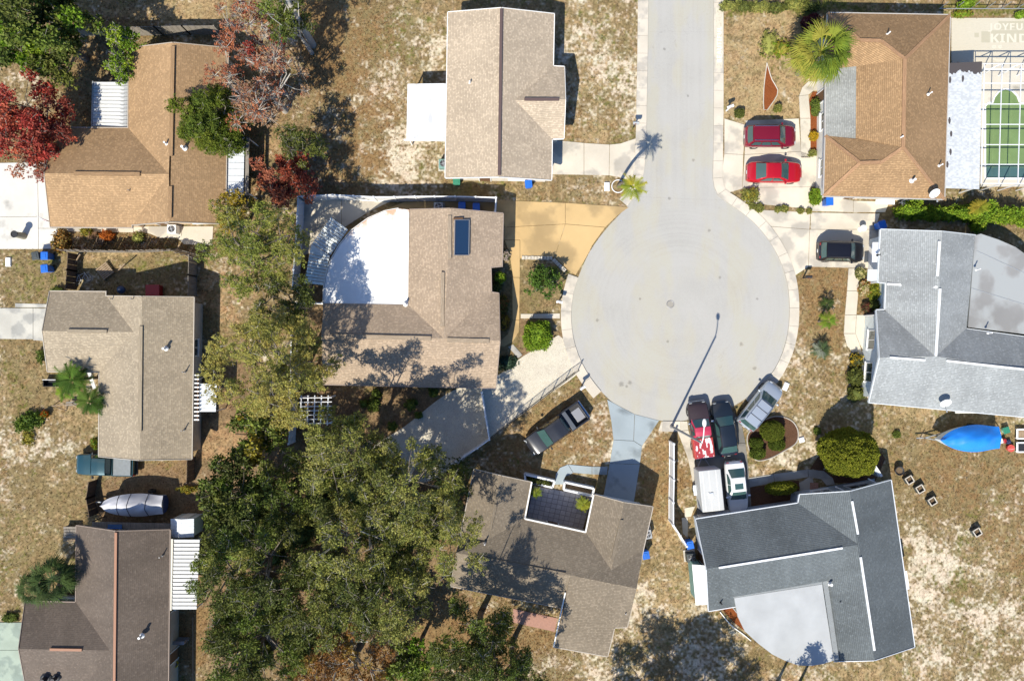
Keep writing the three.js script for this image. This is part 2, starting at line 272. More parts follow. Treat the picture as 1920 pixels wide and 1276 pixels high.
// ---------------------------------------------------------------- road, kerb, driveways, paths
function pave(name, label, category, slabs, material, top = 0.05, opt = {}) {
  const o = thing(name, label, category, V(0, 0, 0), 0, undefined, 'structure');
  for (const s of slabs) {
    const pts = s[0].isVector3 ? s : PP(s); covers(pts);
    const q = opt.gap === 0 ? pts : inset(pts, opt.gap ?? 0.018);
    part(o, opt.piece ?? 'slab', prism(q, 0.002, top), material);
  }
  return o;
}
const ROAD_L = [[1217, -620], [1216, -90], [1215, 60], [1213, 180], [1211, 270], [1207, 325], [1196, 360], [1172, 391], [1140, 425], [1108, 468], [1086, 515], [1075, 552], [1071, 590], [1076, 637], [1092, 682], [1118, 722], [1150, 755], [1190, 777], [1236, 788], [1275, 789]];
const ROAD_R = [[1339, -620], [1338, -90], [1338, 60], [1338, 200], [1337, 300], [1337, 340], [1346, 366], [1376, 388], [1411, 415], [1441, 450], [1463, 490], [1476, 531], [1480, 576], [1477, 622], [1465, 666], [1443, 705], [1410, 738], [1370, 764], [1325, 781], [1275, 789]];
const roadL = smooth(ROAD_L, 96), roadR = smooth(ROAD_R, 96);
{
  const road = [...roadL, ...roadR.slice(0, -1).reverse()];
  covers(road);
  // worn asphalt: dust along the gutter, tyre arcs in the circle, hairline cracks, oil drips
  const oil = [[1165, 720, 5], [1181, 717, 4], [1175, 724, 3], [1390, 645, 4], [1415, 690, 4], [1252, 640, 2.5], [1300, 300, 3], [1246, 92, 3], [1330, 432, 3], [1200, 560, 2.5], [1350, 520, 3], [1120, 600, 3], [1290, 180, 2.5], [1255, 372, 3], [1420, 560, 2.5]];
  const rm = texture(1024, 2048, (u, v, x, y) => {
    const px = mixn(1040, 1500, u), py = mixn(800, -90, v), r = Math.hypot(px - 1275, py - 580), inC = sstep(240, 150, r);
    let t = 0.965 + 0.13 * (fbm(px / 45, py / 45, 33, 4) - 0.5) + 0.1 * (hash(x, y, 4) - 0.5) + 0.07 * (noise(px * 0.9, py * 0.9, 6) - 0.5);
    t += (1 - inC) * 0.09 * (fbm(px / 4, py / 160, 55, 3) - 0.5) + inC * 0.06 * (noise(r / 2.6, Math.atan2(py - 580, px - 1275) * 1.2, 57) - 0.5) * sstep(40, 110, r);
    const ck = Math.abs(fbm(px / 75, py / 75, 71, 5) - 0.5); if (ck < 0.0016 && fbm(px / 60, py / 60, 95, 2) > 0.5) t *= 0.88;
    for (const [ox, oy, or] of oil) { const d = Math.hypot(px - ox, py - oy) / or; if (d < 1.6) t *= 1 - 0.34 * sstep(1.3, 0.4, d + 0.7 * (fbm(px / 2, py / 2, 19, 2) - 0.5)); }
    const seam = Math.min(Math.abs(py - 372 - 0.04 * (px - 1275)), Math.abs(py - 60)) ; if (seam < 0.5) t *= 0.93;
    const w = sstep(0.44, 0.72, fbm(px / 26, py / 70, 191, 4) + 0.16 * sstep(1262, 1222, px) * sstep(460, 300, py) + 0.16 * sstep(168, 200, r) * inC);
    return [t * (1 + 0.055 * w), t * (1 + 0.02 * w), t * (0.985 - 0.07 * w)];
  }, true, THREE.MirroredRepeatWrapping);
  const rg = prism(road, 0.002, 0.03); { const a = P(1040, -90), b = P(1500, 800), p = rg.attributes.position, uv = rg.attributes.uv; for (let i = 0; i < p.count; i++) uv.setXY(i, (p.getX(i) - a.x) / (b.x - a.x), 1 - (p.getZ(i) - a.z) / (b.z - a.z)); }
  const m = part(scene, 'road', rg, mat([0.375, 0.366, 0.345], 0.95, { map: rm, specularIntensity: 0.25 }));
  tag(m, 'pale grey asphalt street ending in a round turning circle', 'road', undefined, 'structure');
}
{
  const kerb = thing('kerb', 'cream concrete kerb and gutter around the turning circle', 'kerb', V(0, 0, 0), 0, undefined, 'structure');
  const lay = (line, skip, w0) => {
    const sgn = line === roadL ? 1 : -1;
    for (let i = 0; i + 2 < line.length; i += 2) {
      const a = line[i], b = line[i + 2], c1 = line[i + 1], mid = V().addVectors(a, b).multiplyScalar(0.5), px = 960 + mid.x * PXM, py = 638 + mid.z * PXM;
      if (skip(px, py)) continue;
      const nrm = (p, q) => { const e = V().subVectors(q, p).normalize(); return V(-e.z * -1, 0, e.x * -1).multiplyScalar(-sgn); };
      const n0 = i ? nrm(line[i - 1], line[i + 1]) : nrm(a, c1), n1 = i + 3 < line.length ? nrm(line[i + 1], line[i + 3]) : nrm(c1, b), nc = nrm(a, b);
      const q = [a, c1, b, b.clone().addScaledVector(n1, w0), c1.clone().addScaledVector(nc, w0), a.clone().addScaledVector(n0, w0)];
      covers(q); part(kerb, 'kerb_stone', prism(inset(q, 0.01), 0.002, 0.1), M.kerb);
    }
  };
  lay(roadL, (x, y) => (x > 1078 && x < 1178 && y > 385 && y < 515) || (x > 1138 && x < 1240 && y > 740) || x > 1268, 0.92);
  lay(roadR, (x, y) => y > 745, 0.86);
}
pave('driveway', 'cream concrete driveway of the light tan gable house', 'driveway', [[[1034, 262], [1095, 268], [1095, 328], [1034, 327]], [[1095, 268], [1143, 271], [1142, 329], [1095, 328]], [[1143, 271], [1163, 269], [1196, 258], [1203, 258], [1197, 345], [1160, 332], [1142, 329]]], M.driveStain);
pave('driveway', 'orange tan stained driveway curving to the turning circle', 'driveway', [
  [[931, 375], [1060, 380], [1060, 420], [946, 426]], [[1060, 380], [1180, 388], [1158, 404], [1135, 426], [1060, 420]], [[945, 426], [1060, 420], [1040, 482], [975, 484], [975, 450], [945, 450]],
  [[1060, 420], [1135, 426], [1112, 458], [1094, 492], [1079, 516], [1062, 503], [1040, 482]], [[946, 450], [975, 450], [975, 520], [962, 520], [955, 475]], [[960, 520], [975, 520], [974, 600], [961, 600]], [[961, 600], [974, 600], [973, 622], [962, 640], [945, 650], [936, 648], [936, 640], [952, 626]],
], M.driveOrange);
pave('driveway', 'blue-grey painted driveway widening to the turning circle', 'driveway', [
  [[1138, 748], [1165, 763], [1190, 776], [1188, 826], [1150, 824], [1146, 790]], [[1190, 776], [1236, 788], [1204, 836], [1188, 826]], [[1150, 824], [1188, 826], [1204, 836], [1200, 870], [1143, 868]], [[1143, 868], [1200, 870], [1188, 945], [1130, 935]],
], M.driveBlue, 0.06);
pave('path', 'blue-grey painted curved front path beside the planter boxes', 'path', [[[1140, 874], [1138, 890], [1110, 889], [1110, 874]], [[1110, 874], [1110, 889], [1075, 886], [1065, 870]], [[1065, 870], [1075, 886], [1060, 893], [1056, 908], [1040, 908], [1042, 888], [1050, 876]]], M.driveBlue, 0.05);
pave('driveway', 'grey concrete driveway under the parked cars and trailer', 'driveway', [
  [[1290, 789], [1330, 782], [1372, 766], [1390, 790], [1398, 830], [1300, 832]], [[1300, 832], [1398, 830], [1404, 880], [1308, 884]], [[1308, 884], [1404, 880], [1410, 962], [1306, 978]],
], M.driveDark, 0.055);
pave('path', 'cream concrete strip along the old red pickup', 'path', [[[1240, 790], [1289, 789], [1291, 806], [1268, 808], [1234, 808]], [[1270, 808], [1291, 806], [1299, 832], [1309, 905], [1304, 930], [1290, 860]]], M.walk, 0.05);
pave('driveway', 'cream concrete driveway under the two red cars', 'driveway', [
  [[1358, 222], [1398, 234], [1394, 290], [1358, 288]], [[1358, 288], [1394, 290], [1392, 354], [1364, 362], [1350, 350]], [[1398, 226], [1498, 222], [1502, 284], [1396, 290]], [[1396, 290], [1502, 284], [1546, 296], [1546, 350], [1392, 352]], [[1392, 352], [1520, 350], [1520, 392], [1396, 380]],
], M.driveStain);
pave('path', 'cream concrete side path below the orange brown hip roof house', 'path', [[[1520, 360], [1600, 376], [1600, 398], [1520, 396]], [[1600, 376], [1668, 378], [1660, 398], [1600, 398]]], M.driveStain);
pave('driveway', 'stained cream driveway under the black car', 'driveway', [
  [[1405, 392], [1520, 398], [1518, 430], [1440, 424]], [[1440, 424], [1518, 430], [1516, 500], [1486, 520], [1478, 482], [1462, 452]], [[1520, 398], [1650, 400], [1642, 430], [1520, 430]], [[1518, 430], [1650, 430], [1648, 504], [1516, 500]],
], M.driveStain, 0.045);
pave('path', 'pale curved concrete front path of the light grey roof house', 'path', [[[1591, 503], [1612, 503], [1610, 545], [1588, 545]], [[1588, 545], [1610, 545], [1606, 590], [1584, 590]], [[1584, 590], [1606, 590], [1604, 625], [1582, 625]], [[1582, 625], [1604, 625], [1612, 645], [1618, 668], [1600, 662], [1588, 648]], [[1606, 590], [1622, 590], [1620, 660], [1612, 645], [1604, 625]]], M.walk);
pave('path', 'curved cream front walk beside the narrow red mulch bed', 'path', [[[1500, 222], [1520, 222], [1520, 296], [1502, 296]], [[1498, 180], [1516, 178], [1520, 222], [1500, 222]], [[1516, 152], [1544, 154], [1544, 168], [1526, 170], [1516, 178], [1498, 180], [1504, 164]]], M.walk);
pave('driveway', 'very pale concrete driveway beside the tan brown house', 'driveway', [[[-40, 306], [70, 304], [72, 406], [-40, 407]], [[70, 304], [98, 304], [108, 428], [72, 428], [72, 406]], [[-40, 407], [72, 406], [72, 467], [-40, 467]], [[72, 428], [108, 428], [106, 466], [72, 467]]], M.drivePale);
pave('driveway', 'stained grey concrete driveway with a white strip alongside', 'driveway', [[[-40, 577], [62, 577], [62, 636], [-40, 635]], [[62, 577], [96, 578], [94, 640], [62, 638]], [[28, 568], [96, 570], [96, 577], [28, 576]]], concrete([0.50, 0.49, 0.44], stainedMap, 5));
pave('driveway', 'teal stained driveway beside the dark brown roof house', 'driveway', [[[-40, 1166], [42, 1166], [40, 1218], [-40, 1218]], [[-40, 1218], [50, 1218], [52, 1330], [-40, 1330]]], concrete([0.36, 0.43, 0.36], stainedMap, 4));
pave('patio', 'narrow cream concrete side patio under the tan brown eaves', 'patio', [[[120, 424], [250, 427], [250, 436], [128, 434]], [[250, 424], [330, 424], [332, 446], [300, 446], [280, 438], [250, 434]], [[330, 424], [400, 424], [398, 460], [345, 458], [332, 446]]], M.driveStain);
pave('gravel_drive', 'pale gravel drive running between house and chain-link fence', 'drive', [smooth([[1047, 628], [1062, 640], [1076, 668], [1086, 694], [1030, 738], [960, 790], [918, 822], [840, 882], [790, 905], [735, 890], [690, 850], [760, 798], [845, 734], [930, 705], [980, 668]], 60)], M.gravel, 0.03, { gap: 0, piece: 'gravel_bed' });
// back patio of the curved white roof house
pave('patio', 'tan concrete patio behind the curved white roof', 'patio', [[[640, 440], [700, 400], [760, 378], [940, 376], [943, 402], [760, 402], [700, 425], [660, 455]]], M.driveOrange, 0.04);
pave('patio', 'shaded grey concrete patio with slabs behind white fence', 'patio', [[[562, 372], [640, 374], [640, 430], [600, 470], [562, 480]], [[640, 374], [740, 374], [690, 398], [640, 430]]], M.driveStain, 0.03);
pave('patio', 'pink brick back patio under the shaded eaves', 'patio', [[[962, 1140], [1046, 1158], [1040, 1184], [960, 1166]]], M.brick, 0.05);
pave('path', 'short grey stepping path across the garden bed', 'path', [[[976, 588], [1000, 588], [1000, 597], [976, 597]], [[1000, 588], [1050, 587], [1050, 597], [1000, 597]]], M.walk, 0.05);
pave('path', 'grey diagonal paver strip beside the gravel drive', 'path', [[[952, 650], [962, 645], [980, 665], [972, 672]]], M.driveGrey, 0.05);
pave('path', 'grey curved front walk beside the clipped hedges', 'path', [
  [[1398, 896], [1450, 888], [1453, 904], [1400, 914]], [[1450, 888], [1515, 879], [1516, 894], [1453, 904]], [[1515, 879], [1545, 882], [1562, 896], [1566, 908], [1550, 910], [1540, 898], [1516, 894]], [[1516, 894], [1524, 895], [1530, 926], [1502, 930], [1498, 905]],
], M.driveGrey, 0.05);
pave('porch_slab', 'blue-grey painted porch slab under the slate grey eaves', 'porch', [[[1502, 930], [1530, 926], [1560, 911], [1640, 896], [1640, 912], [1502, 940]]], M.driveBlue, 0.08);
pave('path', 'short cream walk beside the white vinyl fence', 'path', [[[1283, 952], [1304, 948], [1296, 968], [1284, 970]], [[1278, 970], [1290, 970], [1290, 1008], [1280, 1000]]], M.walk, 0.04);

// mulch beds with edging
function bed(label, pts, material, edge, edgeMat, opt = {}) {
  const o = thing('flower_bed', label, 'flower bed', V(0, 0, 0), 0, undefined, 'structure');
  covers(pts);
  part(o, 'mulch', prism(pts, 0.002, opt.top ?? 0.04), material);
  if (edge) part(o, 'edging', tube([...edge, ...(opt.open ? [] : [edge[0]])], opt.r ?? 0.06, 6, edge.length * 3), edgeMat);
  return o;
}
const ring = (list, n, h = 0.03) => { const c = new THREE.CatmullRomCurve3(PP(list, 0).map((p) => p.setY(h)), true); return c.getSpacedPoints(n).slice(0, n); };
const heart = ring([[1402, 815], [1425, 792], [1455, 780], [1484, 788], [1496, 806], [1494, 828], [1470, 845], [1440, 860], [1418, 862], [1406, 846]], 40);
bed('heart-shaped mulch bed with pale edging around clipped round bushes', heart, M.mulchDark, heart, M.barkPale);
const dia = PP([[1438, 118], [1447, 148], [1459, 172], [1446, 196], [1434, 210], [1432, 170]]).map((p) => p.setY(0.05));
bed('small pointed red mulch bed with pale edging in straw lawn', dia, M.mulchRed, dia, M.kerb, { r: 0.045 });
bed('narrow red mulch bed along the porch of the hip roof house', PP([[1524, 172], [1537, 172], [1537, 296], [1511, 296], [1511, 200]]), M.mulchRed);
bed('dark mulch bed around the large round bush by the path', PP([[1556, 822], [1640, 830], [1660, 860], [1640, 905], [1560, 905], [1530, 880], [1520, 878]]), M.mulchDark, PP([[1567, 815], [1556, 832], [1550, 862], [1545, 880]]).map((p) => p.setY(0.05)), M.barkPale, { open: true, r: 0.05 });
bed('dark mulch bed beneath the long oval hedge', PP([[1400, 914], [1498, 900], [1500, 938], [1404, 955]]), M.mulchDark);
bed('red brown mulch bed with white edging under the flat patio roof', PP([[1352, 1140], [1376, 1136], [1396, 1182], [1378, 1168]]), M.mulchRed, PP([[1350, 1146], [1370, 1170], [1396, 1190], [1408, 1200]]).map((p) => p.setY(0.05)), M.trim, { open: true });

// ---------------------------------------------------------------- houses
const EAVE = 2.6;
function opening(house, wallPts, edge, t, kind, w = 1.4, wallMat) {
  const n = wallPts.length, a = wallPts[edge % n], b = wallPts[(edge + 1) % n];
  const d = V().subVectors(b, a).setY(0).normalize(), o = V(d.z, 0, -d.x);
  const cw = areaXZ(wallPts) > 0 ? 1 : -1; o.multiplyScalar(cw);
  const c = V().lerpVectors(a, b, t), g = sub(house, kind === 'garage' ? 'garage_door' : kind), base = rootPos(house);
  g.position.set(c.x - base.x, 0, c.z - base.z);
  g.rotation.y = Math.atan2(o.x, o.z);
  if (kind === 'window') {
    const h = 1.1, y = 1.45;
    part(g, 'frame', join([bx(w + 0.14, 0.07, 0.09, 0, y + h / 2, 0.02), bx(w + 0.14, 0.07, 0.09, 0, y - h / 2, 0.02), bx(0.07, h - 0.07, 0.09, -w / 2, y, 0.02), bx(0.07, h - 0.07, 0.09, w / 2, y, 0.02), bx(0.05, h - 0.07, 0.08, 0, y, 0.02)]), M.trim);
    part(g, 'pane', bx(w - 0.07, h - 0.07, 0.03, 0, y, 0.01), M.glass);
    part(g, 'sill', bx(w + 0.24, 0.05, 0.16, 0, y - h / 2 - 0.06, 0.06), M.trim);
  } else if (kind === 'door') {
    part(g, 'frame', join([bx(0.08, 2.1, 0.1, -0.5, 1.06, 0.02), bx(0.08, 2.1, 0.1, 0.5, 1.06, 0.02), bx(1.08, 0.08, 0.1, 0, 2.15, 0.02)]), M.trim);
    part(g, 'leaf', bx(0.92, 2.08, 0.06, 0, 1.05, 0.01), wallMat ?? M.brown);
    part(g, 'handle', cyl(0.03, 0.03, 0.12, 0.36, 1, 0.08, 8), M.chrome);
  } else {
    for (let i = 0; i < 4; i++) part(g, 'panel', rbx(w, 0.5, 0.06, 0.02, 0, 0.3 + i * 0.515, 0.02, 1), M.white);
    part(g, 'frame', join([bx(0.12, 2.2, 0.1, -w / 2 - 0.07, 1.12, 0.02), bx(0.12, 2.2, 0.1, w / 2 + 0.07, 1.12, 0.02), bx(w + 0.26, 0.12, 0.1, 0, 2.25, 0.02)]), M.trim);
  }
}
function gableWall(parent, a, b, apex, material, inw) {
  // triangle under the roof slope, pulled in from the roof edge
  const c = V().addVectors(a, b).multiplyScalar(0.5).lerp(apex, 0); const along = V().subVectors(b, a).setY(0).normalize();
  const A = a.clone().addScaledVector(along, 0.45).add(inw), B = b.clone().addScaledVector(along, -0.45).add(inw), T = apex.clone().add(inw);
  A.y = B.y = a.y - 0.1; T.y -= 0.3;
  const back = inw.clone().normalize().multiplyScalar(0.15), mb = new MB(), A2 = A.clone().add(back), B2 = B.clone().add(back), T2 = T.clone().add(back);
  mb.tri(A, B, T, [0, 0], [2, 0], [1, 1]); mb.tri(A2, T2, B2, [0, 0], [1, 1], [2, 0]); mb.quad(A, A2, B2, B); mb.quad(B, B2, T2, T); mb.quad(T, T2, A2, A);
  partW(parent, 'gable', mb.geo(), material);
}
const ridgeBar = (roof, name, a, b, w, h, m) => partW(roof, name, bar(P(a[0], a[1], a[2]), P(b[0], b[1], b[2]), w, h), m);
function house(label, cfg) {
  const out = PP(cfg.outline, EAVE), walls = inset(out, cfg.over ?? 0.42), ctr = V(0, 0, 0);
  walls.forEach((p) => ctr.add(p)); ctr.multiplyScalar(1 / walls.length).setY(0);
  const hs = thing('house', label, 'house', ctr);
  const ground = walls.map((p) => p.clone().setY(0)); covers(ground);
  partW(hs, 'wall', prism(ground, 0.002, EAVE - 0.12), cfg.wall);
  const roof = sub(hs, 'roof');
  for (const pl of cfg.planes) partW(roof, 'roof_plane', slab(PP(pl, EAVE), 0.14), pl.mat ?? cfg.roof);
  const oc = V(0, 0, 0); out.forEach((p) => oc.add(p)); oc.multiplyScalar(1 / out.length);
  for (const [i, apex] of cfg.gables ?? []) {
    const a = PP([cfg.outline[i]], EAVE)[0], b = PP([cfg.outline[(i + 1) % cfg.outline.length]], EAVE)[0];
    const e = V().subVectors(b, a).setY(0).normalize(); let inw = V(-e.z, 0, e.x); if (inw.dot(V().subVectors(oc, a)) < 0) inw.negate();
    gableWall(hs, a, b, P(...apex), cfg.wall, inw.multiplyScalar(0.35));
  }
  // fascia boards along the eaves
  const skip = cfg.noFascia ?? [];
  const gab = (cfg.gables ?? []).map((g) => g[0]);
  cfg.outline.forEach((p, i) => {
    if (skip.includes(i)) return;
    const q = cfg.outline[(i + 1) % cfg.outline.length];
    const g = (cfg.gables ?? []).find((k) => k[0] === i);
    const A = P(p[0], p[1], EAVE), B = P(q[0], q[1], EAVE), push = V().subVectors(B, A).setY(0).normalize(); let o = V(push.z, 0, -push.x); if (o.dot(V().subVectors(oc, A)) > 0) o.negate(); o.multiplyScalar(0.035);
    const lower = V(0, -0.06, 0);
    if (g) { const T = P(...g[1]); for (const [s, e] of [[A, T], [T, B]]) partW(roof, 'barge_board', bar(s.clone().add(o).add(lower), e.clone().add(o).add(lower), 0.05, 0.2), cfg.fascia ?? M.trim); } else partW(roof, 'fascia', bar(A.clone().add(o).add(lower), B.clone().add(o).add(lower), 0.07, 0.17), cfg.fascia ?? M.trim);
  });
  for (const r of cfg.ridges ?? []) ridgeBar(roof, 'ridge_vent', r[0], r[1], r[2] ?? 0.28, r[3] ?? 0.09, r[4] ?? cfg.ridge ?? cfg.roof);
  for (const v of cfg.pipes ?? []) { const p = P(v[0], v[1], v[2]); const g = sub(roof, 'vent_pipe'); partW(g, 'flashing', cyl(v[3] * 1.5, v[3] * 2.2, 0.1, p.x, p.y - 0.02, p.z, 10), v[4] ?? M.trim); partW(g, 'pipe', cyl(v[3], v[3], 0.5, p.x, p.y + 0.2, p.z, 10), v[4] ?? M.trim); }
  for (const o of cfg.openings ?? []) opening(hs, walls, o[0], o[1], o[2], o[3], o[4]);
  return { hs, roof, walls };
}
const wallMat = (c) => mat(c, 0.9, { map: rep(grainMap, 3), bumpMap: rep(fineBump, 1), bumpScale: 0.004 });
// ribbed metal panels: quads between two edges, each panel a part with a raised seam
function ribbed(parent, a0, a1, b0, b1, n, m, lift = 0.05, rib = 0.05, fill = 0.94) {
  for (let i = 0; i < n; i++) {
    const A = V().lerpVectors(a0, a1, i / n), B = V().lerpVectors(a0, a1, (i + fill) / n), C = V().lerpVectors(b0, b1, (i + fill) / n), D = V().lerpVectors(b0, b1, i / n);
    const side = V().subVectors(B, A).multiplyScalar(rib), up = V(0, lift, 0), mb = new MB();
    const A1 = A.clone().add(side).add(V(0, 0, 0)), D1 = D.clone().add(side), A2 = A.clone().add(up), D2 = D.clone().add(up), Ar = A1.clone().add(up), Dr = D1.clone().add(up);
    mb.quad(A2, Ar, Dr, D2); mb.quad(Ar, A1, D1, Dr); mb.quad(A1, B, C, D1); mb.quad(A, A2, D2, D);
    const t = V(0, 0.03, 0); mb.quad(A.clone().sub(t), B.clone().sub(t), C.clone().sub(t), D.clone().sub(t)); mb.quad(B, B.clone().sub(t), C.clone().sub(t), C); mb.quad(A.clone().sub(t), A, B, B.clone().sub(t)); mb.quad(D, D.clone().sub(t), C.clone().sub(t), C);
    partW(parent, 'panel', mb.geo(), m);
  }
}
const dirtyWhite = mat([0.52, 0.535, 0.54], 0.5, { map: rep(texture(512, 512, (u, v) => { const s = sstep(0.52, 0.72, pfbm(u, v * 0.6, 7, 77, 5)); const t = 1 - 0.5 * s; return [t, t * 0.985, t * 0.96]; }), 4) });
const rA = shingle([0.396, 0.257, 0.139]), rB = shingle([0.376, 0.310, 0.222]), rC = shingle([0.155, 0.124, 0.100], shingleB), rD = shingle([0.495, 0.403, 0.297]), rE = shingle([0.409, 0.317, 0.231]), rF = shingle([0.235, 0.194, 0.145]), rG = shingle([0.140, 0.158, 0.166], shingleB, 0.03), rH = shingle([0.335, 0.350, 0.348], shingleB), rI = shingle([0.365, 0.232, 0.122], shingleA, 0.03);

// A: tan brown house with a west wing
{
  const R = 4.3, N = [324, 80, R], S = [318, 415, R], J = [316, 326, R], W = [83, 325, R];
  const { hs } = house('tan brown L-shaped gable house with white corrugated awnings', {
    roof: rA, wall: wallMat([0.55, 0.42, 0.28]), fascia: grain([0.42, 0.36, 0.29], 0.7), ridge: shingle([0.36, 0.23, 0.125]),
    outline: [[241, 90], [427, 90], [422, 419], [248, 421], [248, 426], [94, 425], [103, 239], [240, 240]],
    planes: [[N, [427, 90], [422, 419], S], [N, J, [240, 240], [241, 90]], [J, S, [248, 421]], [[103, 239], [240, 240], J, W], [W, J, [248, 421], [248, 426], [94, 425]]],
    gables: [[0, N], [2, S], [5, W]],
    ridges: [[[324, 86, R + 0.03], [320, 292, R + 0.03], 0.3], [[319, 349, R + 0.03], [318, 408, R + 0.03], 0.3], [[138, 325, R + 0.03], [262, 326, R + 0.03], 0.3]],
    pipes: [[312, 269, 4.2, 0.08, M.white], [345, 277, 3.95, 0.11, M.white], [245, 358, 3.6, 0.04, M.steel]],
    openings: [[0, 0.3, 'window'], [2, 0.3, 'window'], [2, 0.75, 'door'], [4, 0.5, 'window'], [5, 0.5, 'garage', 2.6], [1, 0.6, 'window'], [6, 0.3, 'window']],
  });
  const aw = sub(hs, 'awning'); ribbed(aw, P(175, 154, 2.25), P(173, 237, 2.25), P(240, 154, 2.5), P(239, 239, 2.5), 12, dirtyWhite, 0.06, 0.1, 0.84);
  partW(aw, 'gutter', bar(P(174, 152, 2.2), P(172, 240, 2.2), 0.1, 0.12), M.greyMetal);
  for (const [x, y] of [[175, 156], [174, 235]]) { const p = P(x, y, 2.2); partW(aw, 'post', bx(0.08, 2.2, 0.08, p.x, 1.1, p.z), M.trim); }
  const a2 = sub(hs, 'awning'); ribbed(a2, P(424, 256, 2.5), P(422, 366, 2.5), P(458, 257, 2.25), P(456, 366, 2.25), 9, M.whiteMetal, 0.03);
  partW(a2, 'gutter', join([bar(P(464, 257, 2.2), P(462, 366, 2.2), 0.3, 0.06)]), M.woodGrey);
  for (const [x, y] of [[466, 260], [464, 362]]) { const p = P(x, y, 2.1); partW(a2, 'post', bx(0.08, 2.1, 0.08, p.x, 1.05, p.z), M.trim); }
}
// B: greige house in the middle of the left row
{
  const R = 4.0, r = 3.75, N = [266, 556, R], S = [262, 862, R], J = [250, 622, r], W = [79, 620, r];
  const { hs } = house('greige shingle gable house beside the teal pickup truck', {
    roof: rB, wall: wallMat([0.50, 0.45, 0.36]), fascia: grain([0.45, 0.40, 0.33], 0.7),
    outline: [[199, 555], [363, 557], [359, 860], [185, 855], [186, 697], [89, 696], [93, 546], [199, 547]],
    planes: [[N, [363, 557], [359, 860], S], [N, S, [185, 855], [186, 697], J, [199, 555]], [[93, 546], [199, 547], [199, 555], J, W], [W, J, [186, 697], [89, 696]]],
    gables: [[0, N], [2, S], [5, W]],
    ridges: [[[264, 611, R + 0.03], [262, 808, R + 0.03], 0.28], [[126, 620, r + 0.03], [200, 621, r + 0.03], 0.26]],
    pipes: [[310, 653, 3.5, 0.1, M.white], [346, 697, 2.95, 0.04, M.steel], [344, 806, 2.95, 0.04, M.steel], [211, 560, 2.85, 0.04, M.steel], [250, 560, 3.6, 0.04, M.steel]],
    openings: [[0, 0.5, 'window'], [1, 0.3, 'window'], [1, 0.6, 'door'], [3, 0.4, 'window'], [4, 0.4, 'door'], [5, 0.5, 'garage', 2.4], [2, 0.4, 'window']],
  });
  const pg = sub(hs, 'pergola');
  for (const x of [362, 371]) partW(pg, 'beam', bar(P(x, 701, 2.4), P(x - 1, 789, 2.4), 0.08, 0.12), M.brown);
  for (let i = 0; i < 12; i++) { const y = 703 + i * 7.6; partW(pg, 'slat', bar(P(360, y, 2.5), P(373, y, 2.5), 0.12, 0.05), M.trim); }
  const a = sub(hs, 'awning'); ribbed(a, P(374, 719, 2.3), P(373, 772, 2.3), P(406, 719, 2.15), P(404, 772, 2.15), 7, M.whiteMetal, 0.025);
  for (const [x, y] of [[404, 721], [403, 770]]) { const p = P(x, y, 2.1); partW(a, 'post', bx(0.08, 2.1, 0.08, p.x, 1.05, p.z), M.trim); }
}
// C: dark brown house at the bottom of the left row
{
  const R = 4.2, r = 4.0, N = [217, 996, R], S = [213, 1372, R], J = [205, 1219, r], W = [35, 1216, r];
  const { hs } = house('dark brown gable house with copper ridge strip', {
    roof: rC, wall: wallMat([0.40, 0.34, 0.27]), fascia: grain([0.26, 0.20, 0.16], 0.7), ridge: M.copper,
    outline: [[143, 985], [318, 993], [314, 1362], [142, 1360], [146, 1306], [52, 1306], [47, 1127], [142, 1129]],
    planes: [[N, [318, 993], [314, 1362], S], [N, S, [142, 1360], [146, 1306], J, [142, 1129], [143, 985]], [[47, 1127], [142, 1129], J, W], [W, J, [146, 1306], [52, 1306]]],
    gables: [[0, N], [2, S], [5, W]],
    ridges: [[[217, 998, R + 0.03], [213, 1368, R + 0.03], 0.2], [[93, 1217, r + 0.03], [153, 1218, r + 0.03], 0.2]],
    pipes: [[265, 1192, 3.7, 0.1, M.white], [303, 1042, 2.95, 0.04, M.steel], [84, 1273, 3.4, 0.22, M.black], [104, 1271, 3.4, 0.16, M.black]],  // the two black pipes stand in for dark vent shadows on the roof
    openings: [[0, 0.5, 'window'], [0, 0.2, 'window'], [1, 0.4, 'window'], [1, 0.7, 'door'], [6, 0.5, 'window'], [7, 0.5, 'window']],
  });
  const a = sub(hs, 'awning'); ribbed(a, P(326, 1011, 2.5), P(322, 1143, 2.5), P(374, 1011, 2.2), P(368, 1143, 2.2), 18, dirtyWhite, 0.06, 0.16, 0.84);
  partW(a, 'gutter', bar(P(321, 1010, 2.55), P(318, 1144, 2.55), 0.3, 0.06), grain([0.62, 0.58, 0.48], 0.6));
  for (const [x, y] of [[372, 1013], [367, 1140]]) { const p = P(x, y, 2.1); partW(a, 'post', bx(0.08, 2.1, 0.08, p.x, 1.05, p.z), M.trim); }
}
